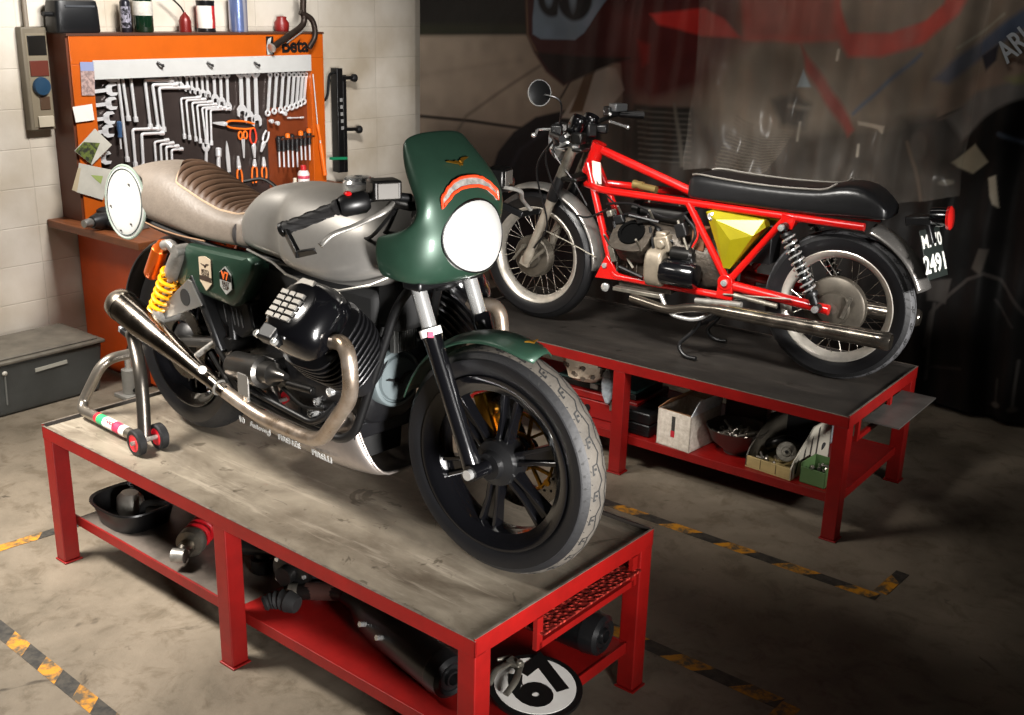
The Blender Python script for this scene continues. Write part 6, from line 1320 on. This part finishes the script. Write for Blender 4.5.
for i, (u, vb) in enumerate(((172.5, 82), (176.5, 83.5), (181, 86), (187.5, 88), (192, 90), (197.3, 91), (202.8, 93), (207.8, 94), (215, 98.5), (221.5, 101.5), (228, 106.5))):
    comb(u-1.2, 74.5, u, vb, .015 if i < 8 else .019, f'slim combination wrench under the white rail, {ORD[i]} from the left', 'slim combination wrenches under the rail')
for i, (u, vb) in enumerate(((242, 111), (249, 117), (256.8, 120.5))):
    comb(u-1.5, 72, u, vb, .027, f'large combination wrench right of the slim row, {ORD[i]} from the left', 'large combination wrenches')
for i, (u, vb) in enumerate(((268.5, 111), (275, 109), (281.5, 108), (287.5, 106.5), (292.5, 105), (297, 103.5), (301, 101.5), (304.5, 99.5))):
    p = tp(u+1.5, 76); q = tp(u-.6, vb); d = (q-p).normalized(); mb = MB(); mb.bar(p, q, .009, .016, (0, 1, 0)); ringend(mb, q+d*.012, d, .021); ringend(mb, p-d*.006, d, .018)
    tagt(mb, 'ring_wrench', TOOL, (p+q)/2, f'offset ring wrench beneath the header lettering, {ORD[i]} from the left', 'wrench', 'ring wrenches under the lettering')
for i, (u, v) in enumerate(((270, 121), (276, 123), (283.5, 113.5))):
    q = tp(u, v); mb = MB(); mb.lathe([(.008, 0), (.013, .006), (.013, .022), (.007, .024)], q, (1, 0, 0), 14); mb.cyl(q, q-Vector((.018, 0, 0)), .004, 6)
    tagt(mb, 'socket', TOOL, q, f'small socket hooked under the ring wrenches, {ORD[i]} from the left', 'socket', 'small sockets')
rod([(288, 118), (303, 117.5)], .004, 'short_bar', 'short horizontal steel bar under the ring wrenches', 'bar', None)
# pliers: jaws and two handles
def pliers(p, q, label, hm, w=.03, jl=.42, name='pliers', group=None, jm=TOOL, cat='pliers'):
    """p jaw tip, q handle end"""
    p = tp(*p); q = tp(*q); d = (q-p).normalized(); n = Vector((1, 0, 0)); s = n.cross(d); Ln = (q-p).length
    t = thing(name, label, cat, p, 0, group); o = Vector((0, 0, 0)); piv = d*Ln*jl
    mb = MB(); mb.loft([[o+d*Ln*k+s*x*ww+n*y*.006 for x, y in ((-1, -1), (1, -1), (1, 1), (-1, 1))] for k, ww in ((0, .004), (jl*.5, .010), (jl*.85, .013), (jl*1.1, .009))]); mb.cyl(piv*.92-n*.009, piv*.92+n*.009, .008, 10); mb.build('jaw', jm, t, bevel=.001)
    for sg in (-1, 1): MB().tube(smooth_path([piv+s*sg*.003, piv+d*Ln*.12+s*sg*w*.55, d*Ln*.78+s*sg*w*.62, d*Ln+s*sg*w*.35], 4), [.005]+[.0062]*12, 8).build('handle', hm, t)
    return t
pliers((213, 123), (254, 126), 'orange handled water pump pliers lying horizontally on the tool board', TORG, .035, .3)
pliers((238, 156), (240.5, 187), 'orange handled pliers in the lower row, nearest the knife', TORG, .028, .4, group='lower row of pliers')
pliers((254.5, 159), (254.5, 183), 'orange handled pliers in the lower row, below the red handled pair', TORG, .03, .3, group='lower row of pliers')
pliers((263.5, 157), (264.5, 180), 'small orange handled pliers in the lower row, furthest right', TORG, .028, .4, group='lower row of pliers')
pliers((254.5, 158), (252.5, 128), 'red handled pliers hanging jaws down beside the scissors', mat('handle_red', '#d2381c', .4), .036, .45)
pliers((261, 152), (267.5, 131), 'bare steel locking pliers right of the red handled pliers', TOOL, .03, .45)
t = thing('scissors', 'orange handled scissors hanging point down on the tool board', 'scissors', tp(244, 158))
o = Vector((0, 0, 0)); c = tp(243, 139)-tp(244, 158); d = -c.normalized(); s = Vector((1, 0, 0)).cross(d)
for sg in (-1, 1):
    MB().loft([[c*1.0+s*sg*.004+s*x*.008+Vector((y*.003, 0, 0)) for x, y in ((-1, -1), (1, -1), (1, 1), (-1, 1))], [o+s*sg*.002+s*x*.002+Vector((y*.002, 0, 0)) for x, y in ((-1, -1), (1, -1), (1, 1), (-1, 1))]]).build('blade', TOOL, t)
    MB().tube([c-d*.022+s*sg*.018+(d*math.cos(2*PI*k/16)*.022+s*math.sin(2*PI*k/16)*.014) for k in range(16)], .0055, 8, loop=True, up=(1, 0, 0)).build('finger_loop', TORG, t)
t = thing('knife', 'pointed steel blade tool left of the lower pliers', 'knife', tp(229, 172))
a = tp(226.5, 141)-tp(229, 172); d = a.normalized(); s = Vector((1, 0, 0)).cross(d)
MB().loft([[d*h*a.length+s*(x*w_)+Vector((y*.003, 0, 0)) for x, y in ((-1, -1), (1, -1), (1, 1), (-1, 1))] for h, w_ in ((.0, .011), (.5, .013), (.8, .008), (1, .001))]).build('blade', TOOL, t)
MB().tube([Vector((0, 0, 0)), -d*.05], .014, 10).build('handle', TBLK, t)
for i, (u, v0, v1) in enumerate(((206, 147, 168), (218.5, 147.5, 168))):
    p = tp(u, v0); q = tp(u, v1); mb = MB(); mb.lathe([(.010, 0), (.017, .006), (.017, .05), (.012, .055), (.012, (q-p).length)], p, q-p, 16)
    if i == 0: mb = MB(); jaw(mb, p, Vector((0, 0, 1)), .026); mb.bar(p-Vector((0, 0, .02)), q, .016, .008, (1, 0, 0))
    tagt(mb, 'open_end_spanner' if i == 0 else 'long_socket', TOOL, p, 'wide open ended spanner standing jaw up behind the seat' if i == 0 else 'thick chrome socket behind the seat, left of the knife', 'wrench' if i == 0 else 'socket', None)
# screwdriver: handle and blade
def driver(u0, v0, u1, v1, hm, cap, label, group, r=.0155, hl=.5, name='screwdriver'):
    p = tp(u0, v0, .02); q = tp(u1, v1, .02); d = (q-p).normalized(); Ln = (q-p).length; t = thing(name, label, 'screwdriver', p, 0, group); o = Vector((0, 0, 0))
    h = MB().lathe([(r*.5, 0), (r, .006), (r*1.05, Ln*hl*.4), (r*.75, Ln*hl*.75), (r*.95, Ln*hl*.95), (r*.5, Ln*hl)], o, d, 14).build('handle', hm, t)
    if cap: MB().lathe([(r*.3, -.003), (r*1.0, .003), (r*1.08, .022), (r*1.06, .026)], o, d, 14).build('handle_cap', cap, h)
    MB().cyl(d*Ln*hl, d*Ln, r*.36, 8).build('blade', TOOL, t); return t
for i, (u, v0) in enumerate(((278.5, 136), (283, 136), (287.5, 133.5), (292, 134), (296.5, 136), (300.5, 131), (304.5, 131.5), (308.8, 128.5))):
    driver(u, v0, u+1.2, 167 if i < 5 else 160, TBLK, TORG if i in (2, 5, 7) else None, f'black screwdriver in the rack at the right of the tool board, {ORD[i]} from the left', 'screwdrivers in the rack')
q0 = tp(276, 138); q1 = tp(311, 138)
tag(MB().span((TP_+.004, q0.y, q0.z-.012), (TX+.035, q1.y, q0.z)).build('screwdriver_rack', mat('rack_brown', '#4a2412', .5), None, smooth=0, loc=(TP_, (q0.y+q1.y)/2, q0.z)), 'narrow dark brown rack holding the row of black screwdrivers', 'tool rack')
driver(119, 121, 121, 149, mat('handle_blue', '#2f4a6b', .3), None, 'blue handled screwdriver left of the angled wrenches', None, .014, .6)
t = thing('scriber', 'long thin scriber with orange handle on the right frame of the tool cabinet', 'scriber', onX(313, 74, TF+.012))
O_ = onX(313, 74, TF+.012); A_ = onX(317.5, 124, TF+.012)-O_; B_ = onX(321, 143, TF+.012)-O_
MB().tube([Vector((0, 0, 0)), A_], .0035, 8).build('rod', TOOL, t); d = (B_-A_).normalized(); MB().tube([A_, A_+d*.01, A_+d*.05, B_], [.006, .011, .010, .007], 12).build('handle', TORG, t)
t = thing('file', 'orange tube shaped tool leaning in the lower right corner of the tool cabinet', 'file', onX(325, 175, TF+.02))
O_ = onX(325, 175, TF+.02); A_ = onX(320.5, 143, TF+.02)-O_; MB().tube([Vector((0, 0, 0)), A_*.9, A_], [.014, .014, .009], 12).build('handle', TORG, t); MB().tube([A_, A_*1.08], .005, 8).build('tip', TOOL, t)
# ---- papers clipped to the left of the board
def paper(name, label, cat, P, front, x=TF+.006, back=None, extra=None, thick=.0025):
    pts = [onX(u, v, x) for u, v in P]; c = sum(pts, Vector())/len(pts); t = thing(name, label, cat, c)
    MB().prism([p-c for p in pts], (-thick, 0, 0)).build('sheet', front, t, smooth=0)
    for nm, Q, m_ in (extra or ()): MB().prism([onX(u, v, x+.0008)-c for u, v in Q], (-.001, 0, 0)).build(nm, m_, t, smooth=0)
    return t
PAP = mat('paper_white', '#d8d6ce', .7, 0, .06); PAPG = mat('paper_grey', '#b9b6aa', .7, 0, .15)
paper('photo_print', 'small portrait photo stuck at the upper left corner of the tool board', 'photo', [(80, 62), (94.5, 62), (95, 95.5), (82, 95.5)], mat('photo_blue', '#7f88a8', .5), extra=[('lower_picture', [(80.5, 71), (94.5, 71), (95, 95.5), (82, 95.5)], mat('photo_pink', '#a8908a', .5, 0, .5, 60, contrast=.3))])
paper('paper_note', 'blank white note taped over the left frame of the tool board', 'note', [(72.5, 107), (92, 104), (94.5, 120), (76, 122.5)], PAP, TF+.012)
paper('leaflet', 'pale leaflet with green leaf picture tilted on the lower left of the tool board', 'leaflet', [(74.5, 151), (95, 128.5), (112, 145), (92, 165)], PAPG, TF+.014, extra=[('leaf_picture', [(75, 151), (84, 142), (100, 143), (91, 164)], mat('leaf_green', '#5d6a2c', .6, 0, .7, 40, col2='#23251c', contrast=.25))])
paper('instruction_sheet', 'creased sheet with faint green drawing hanging lower left on the tool board', 'sheet of paper', [(79, 163), (112, 170), (103, 200), (76, 192)], PAPG, TF+.010, extra=[('drawing', [(91, 175), (103, 176), (101, 184), (96, 180)], mat('drawing_green', '#8f9f5a', .7)), ('back_sheet_edge', [(78, 168), (81, 168), (77, 192), (72, 190)], mat('card_tan', '#b0a184', .7))])
# ---- on top of the cabinet
def upright(name, label, cat, u0, u1, vb, h, prof, mats, x=-5.40, seg=24):
    """bottle or tin: prof is a list of (part, [(radius factor, height factor)])"""
    a = onX(u0, vb, x); b = onX(u1, vb, x); r = (b.y-a.y)/2*.83; c = Vector((x, (a.y+b.y)/2, zt+.0125)); t = thing(name, label, cat, c); out = None
    for nm, p, m_ in prof: MB().lathe([(q[0]*r, q[1]*h) for q in p], (0, 0, 0), (0, 0, 1), seg).build(nm, m_, t)
    return t
GLS = mat('green_glass', '#0d2416', .12, 0, .1, coat=.5)
upright('spray_can', 'dark slim spray can with white marks beside the green bottle on the cabinet', 'spray can', 121.5, 132.5, 34, .19, [('body', [(.95, 0), (1, .02), (1, .80), (.8, .86), (.55, .88)], mat('can_dark', '#23222a', .3, .4)), ('cap', [(.6, .88), (.6, 1.0), (.5, 1.02)], TBLK), ('label_band', [(1.01, .12), (1.02, .13), (1.02, .68), (1.01, .69)], mat('can_marks', '#8f8c98', .4, .2, .9, 40, col2='#1d1c22', contrast=.12))], None)
upright('glass_bottle', 'dark green bottle with white label on top of the tool cabinet', 'bottle', 134, 154.5, 34.5, .27, [('glass', [(.9, 0), (1, .03), (1, .6), (.7, .75), (.35, .85), (.33, 1)], GLS), ('label', [(1.01, .32), (1.02, .33), (1.02, .58), (1.01, .59)], mat('label_paper', '#c9c3b8', .6, 0, .3, 30))], None)
t = upright('oil_can', 'small dark red oil can with thin spout on top of the tool cabinet', 'oil can', 179.5, 192, 34.5, .13, [('body', [(1, 0), (1, .45), (.75, .62), (.3, .75), (.2, .82)], mat('can_red', '#6b1712', .35, .2))], None)
MB().tube(smooth_path([(0, 0, .10), (0, -.03, .14), (0, -.12, .21)], 5), .005, 8).build('spout', DST, t)
upright('paint_tin', 'white red and black striped tin on top of the tool cabinet', 'tin', 197.5, 216, 35, .17, [('body', [(1, 0), (1.0, .05), (.97, .06), (.97, .92), (1, .94), (1, 1), (.9, 1)], mat('tin_black', '#1b1b1d', .3, .4)), ('label', [(.98, .12), (.99, .13), (.99, .82), (.98, .83)], mat('tin_label', '#d5cfc6', .4, 0, .9, 14, col2='#a81c1c', contrast=.08, stretch=(1, 1, .1)))], None)
upright('aerosol_tin', 'tall blue and silver tin on top of the tool cabinet', 'tin', 230, 248, 34.5, .22, [('body', [(.96, 0), (1, .03), (1, .9), (.8, .95), (.4, 1)], mat('tin_blue', '#6f7fae', .3, .6, .7, 6, col2='#c9c6d0', contrast=.2, stretch=(1, 3, .1)))], None)
t = thing('red_cap_part', 'small red plastic part behind the bent pipe on top of the cabinet', 'plastic part', Vector((-5.43, onX(282, 34, -5.43).y, zt+.0125)))
mb = MB(); mb.lathe([(.04, 0), (.045, .02), (.045, .05), (.03, .07), (.03, .085), (.001, .09)], (0, 0, 0), (0, 0, 1), 20); mb.build('body', mat('cap_red', '#7a1a16', .4), t)
rb = Vector((-5.40, (onX(50, 34, -5.4).y+onX(97, 34, -5.4).y)/2, zt+.0125)); wd = (onX(97, 34, -5.4).y-onX(52, 34, -5.4).y)
t = thing('radio', 'black rounded plastic box radio at the left end of the cabinet top', 'radio', rb)
MB().loft([superring((0, 0, z), (1, 0, 0), (0, 1, 0), .075*k, wd/2*k2, 5, 32) for z, k, k2 in ((0, .9, .98), (.01, 1, 1), (.12, .95, .97), (.155, .85, .93), (.165, .6, .8))]).build('case', mat('radio_black', '#121315', .4), t, smooth=40)
MB().span((.068, -wd*.3, .125), (.073, wd*.35, .135)).build('handle_slot', mat('slot_shine', '#55585c', .25, .4), t)
MB().tube([(.02, -wd/2, .09), (.03, -wd/2-.05, .09)], .012, 10).build('side_knob', TBLK, t)
# bent exhaust manifold pipe over the lettering
t = thing('exhaust_elbow', 'rusty bent exhaust pipe standing on the cabinet and hanging over the lettering', 'exhaust pipe', Vector((-5.30, onX(305, 30, -5.3).y, zt+.0125)))
O_ = t.location.copy(); RUST = mat('rusty_pipe', '#3a2f28', .45, .6, .4, 18)
def lp_(u, v, x): return onX(u, v, x)-O_
MB().tube(smooth_path([lp_(304, -18, -5.29), lp_(303, 8, -5.29), lp_(303, 24, -5.285), lp_(287, 37, -5.272), lp_(273, 47, -5.262)], 6), .019, 14).build('pipe', RUST, t)
MB().tube(smooth_path([lp_(300, 12, -5.29), lp_(312, 20, -5.27), lp_(315, 36, -5.262), lp_(309, 48, -5.262)], 6), .017, 12).build('branch_pipe', RUST, t)
e0 = lp_(273, 47, -5.262); e1 = lp_(268, 51, -5.258); MB().lathe([(.020, 0), (.027, .006), (.027, .016), (.018, .018)], e0, e1-e0, 20).build('pipe_flange', mat('flange_pale', '#b5aca2', .35, .7), t)
MB().tube([lp_(287, 43, -5.236), lp_(303, 31, -5.236)], .004, 6).build('pipe_wire', CHR, t)
# ---- wall fittings
WALLT = WX
P = [onX(u, v, WX+.055) for u, v in ((20, 27), (46, 28.5), (56.5, 131), (32, 131))]
t = thing('electrical_box', 'beige electrical socket box on the left wall beside the tool cabinet', 'socket box', Vector((WX, P[0].y, P[3].z)))
c0 = t.location; yA, yB, zA, zB = P[0].y, P[1].y+.0, P[3].z, P[0].z
MB().span((.001, 0, 0), (.055, yB-yA, zB-zA)).build('housing', mat('socket_beige', '#6d6454', .5, 0, .12, 8), t, bevel=.006)
def inset(name, f0, f1, m_, d=.003, sh=.2, e=.92): return MB().span((.055, (yB-yA)*sh, (zB-zA)*f0), (.055+d, (yB-yA)*e, (zB-zA)*f1)).build(name, m_, t, bevel=.002)
inset('cover', .03, .94, mat('socket_cover', '#776d5a', .5), .002, .14, .96)
inset('breaker_window', .73, .92, mat('window_black', '#14120f', .3), .005); inset('red_socket', .53, .68, mat('socket_red', '#5a2416', .45), .007)
MB().lathe([(.045, 0), (.048, .01), (.042, .022), (.001, .024)], (.056, (yB-yA)*.56, (zB-zA)*.43), (1, 0, 0), 24).build('blue_socket', mat('socket_blue', '#1c3a52', .4), t)
inset('switch_plate', .20, .33, mat('switch_brown', '#4a3626', .45), .006, .45, .85); inset('lower_socket', .03, .14, mat('socket_grey', '#b0a692', .45), .012, .3, .9)
MB().tube([(.03, (yB-yA)*.35, zB-zA), (.03, (yB-yA)*.35, zB-zA+.6)], .012, 10).build('conduit', mat('conduit_grey', '#857a6c', .5), t)
# black workstand rack on the wall right of the cabinet
O_ = onX(338, 175, WX+.06); t = thing('clamp_rack', 'black folding clamp stand leaning on the white wall right of the tool cabinet', 'clamp stand', O_)
def wr(u, v, x=WX+.06): return onX(u, v, x)-O_
MB().bar(wr(339, 172), wr(336.5, 68), .05, .062, (1, 0, 0)).build('post', BLK, t, bevel=.004)
MB().bar(wr(345.5, 172, WX+.05), wr(343.5, 75, WX+.05), .03, .02, (1, 0, 0)).build('rear_post', BLK, t, bevel=.003)
for u, v, e in ((344, 78, 9), (345, 129.5, 13)):
    ar = MB().bar(wr(u-4, v), wr(u+e, v-.5), .03, .022).build('clamp_arm', BLK, t, bevel=.003); MB().lathe([(.012, -.02), (.026, 0), (.026, .02), (.012, .03)], wr(u+e, v, WX+.06), (0, 1, 0), 14).build('clamp_jaw', TBLK, ar)
MB().tube(fillet([wr(335, 72), wr(329, 74), wr(328, 94), wr(325, 101), wr(317, 101)], .03), .009, 8).build('side_loop', BLK, t)
MB().bar(wr(331, 158.5, WX+.095), wr(346, 158, WX+.095), .016, .03, (1, 0, 0)).build('green_strap', mat('strap_green', '#147a52', .5), t, smooth=0)
for k in range(5):
    q = wr(341.2+.35*k, 100+7*k, WX+.094); MB().box(q, (.004, .02, .022)).build('post_marking', mat('mark_grey', '#8a8a88', .5), t, smooth=0)
# ---- small things on the workbench
def wbz(u, v): return onZ(u, v, .841)
q = Vector((-5.12, onX(295, 181, -5.12).y, .841))
t = thing('glue_bottle', 'small white bottle with orange band on the workbench by the screwdrivers', 'bottle', q)
k = .9; MB().lathe([(.030*k, 0), (.032*k, .01), (.032*k, .075), (.018*k, .09), (.012*k, .095)], (0, 0, 0), (0, 0, 1), 20).build('body', mat('bottle_white', '#d3cdc2', .4), t); MB().lathe([(.013*k, .093), (.013*k, .115), (.009*k, .118)], (0, 0, 0), (0, 0, 1), 14).build('cap', mat('cap_beige', '#c8bba8', .4), t)
MB().lathe([(.0325*k, .058), (.0328*k, .06), (.0328*k, .072), (.0325*k, .073)], (0, 0, 0), (0, 0, 1), 20).build('orange_band', TORG, t); MB().lathe([(.0325*k, .022), (.0328*k, .023), (.0328*k, .048), (.0325*k, .049)], (0, 0, 0), (0, 0, 1), 20).build('label', mat('label_speckle', '#c8c4ba', .5, 0, .9, 40, col2='#2a2a2a', contrast=.1), t)
q = Vector((-5.19, onX(303.5, 173, -5.19).y, .841))
t = thing('spray_can', 'red and white spray can on the workbench in front of the screwdrivers', 'spray can', q)
MB().lathe([(.033, 0), (.036, .01), (.036, .125), (.028, .14), (.016, .145)], (0, 0, 0), (0, 0, 1), 22).build('body', mat('spray_white', '#d6cfca', .35), t); MB().lathe([(.0365, .015), (.0368, .016), (.0368, .066), (.0365, .067)], (0, 0, 0), (0, 0, 1), 22).build('red_band', mat('band_red', '#b52024', .4), t); MB().lathe([(.0365, .095), (.0368, .096), (.0368, .112), (.0365, .113)], (0, 0, 0), (0, 0, 1), 22).build('pink_band', mat('band_pink', '#c0485a', .4), t); MB().lathe([(.018, .143), (.018, .17), (.014, .175)], (0, 0, 0), (0, 0, 1), 16).build('cap', mat('band_red', '#b52024'), t)
q = Vector((-5.02, onX(276, 186, -5.02).y, .841)); t = thing('small_tray', 'small orange box with white top on the workbench behind the fuel tank', 'box', q)
MB().span((-.05, -.055, 0), (.05, .055, .028)).build('base', TORG, t, bevel=.003); MB().span((-.048, -.053, .028), (.048, .053, .042)).build('lid', PAP, t, bevel=.003)
q = Vector((-4.95, onX(262, 188, -4.95).y, .841)); t = thing('hand_drill', 'orange and black power tool lying on the workbench behind the seat', 'power tool', q)
MB().tube([(0, -.10, .04), (0, -.03, .045), (0, .06, .045), (0, .09, .04)], [.03, .04, .04, .025], 16).build('body', TORG, t); MB().tube([(0, .0, .04), (.05, .02, .03), (.12, .03, .025)], [.022, .02, .02], 12).build('grip', TBLK, t)
# black bits piled at the left end of the workbench
q = Vector((-5.08, 3.10, .841)); t = thing('air_tool', 'black hand tool with grey body lying at the left end of the workbench', 'hand tool', q, R(100))
MB().tube([(-.14, 0, .045), (-.10, 0, .045), (.05, 0, .04), (.12, 0, .035)], [.03, .042, .036, .02], 16).build('body', TBLK, t); MB().tube([(-.06, 0, .03), (-.06, -.08, .025), (-.055, -.12, .025)], .02, 12).build('grip', TBLK, t); MB().lathe([(.02, 0), (.024, .01), (.02, .05)], (-.14, 0, .045), (-1, 0, 0), 16).build('nose', ALU, t)
q = Vector((-4.96, 3.14, .841)); t = thing('metal_block', 'grey machined block beside the black hand tool on the workbench', 'metal block', q, R(15)); mb = MB(); mb.span((-.05, -.06, 0), (.05, .06, .04)); mb.span((-.03, -.04, .04), (.03, .04, .052)); mb.build('block', ALU, t, bevel=.004); MB().lathe([(.012, 0), (.012, .012), (.006, .012)], (0, 0, .052), (0, 0, 1), 12).build('bolt', CHR, t)
q = Vector((-5.22, 3.22, .841)); t = thing('sanding_pad', 'black flat pad stacked behind the hand tool on the workbench', 'pad', q); MB().loft([superring((0, 0, z), (1, 0, 0), (0, 1, 0), .08*k, .11*k, 4, 28) for z, k in ((0, .95), (.01, 1), (.06, .95), (.07, .8))]).build('pad', MTB, t); MB().tube([(0, -.06, .07), (0, -.04, .095), (0, .04, .095), (0, .06, .07)], .01, 8).build('handle', TBLK, t)
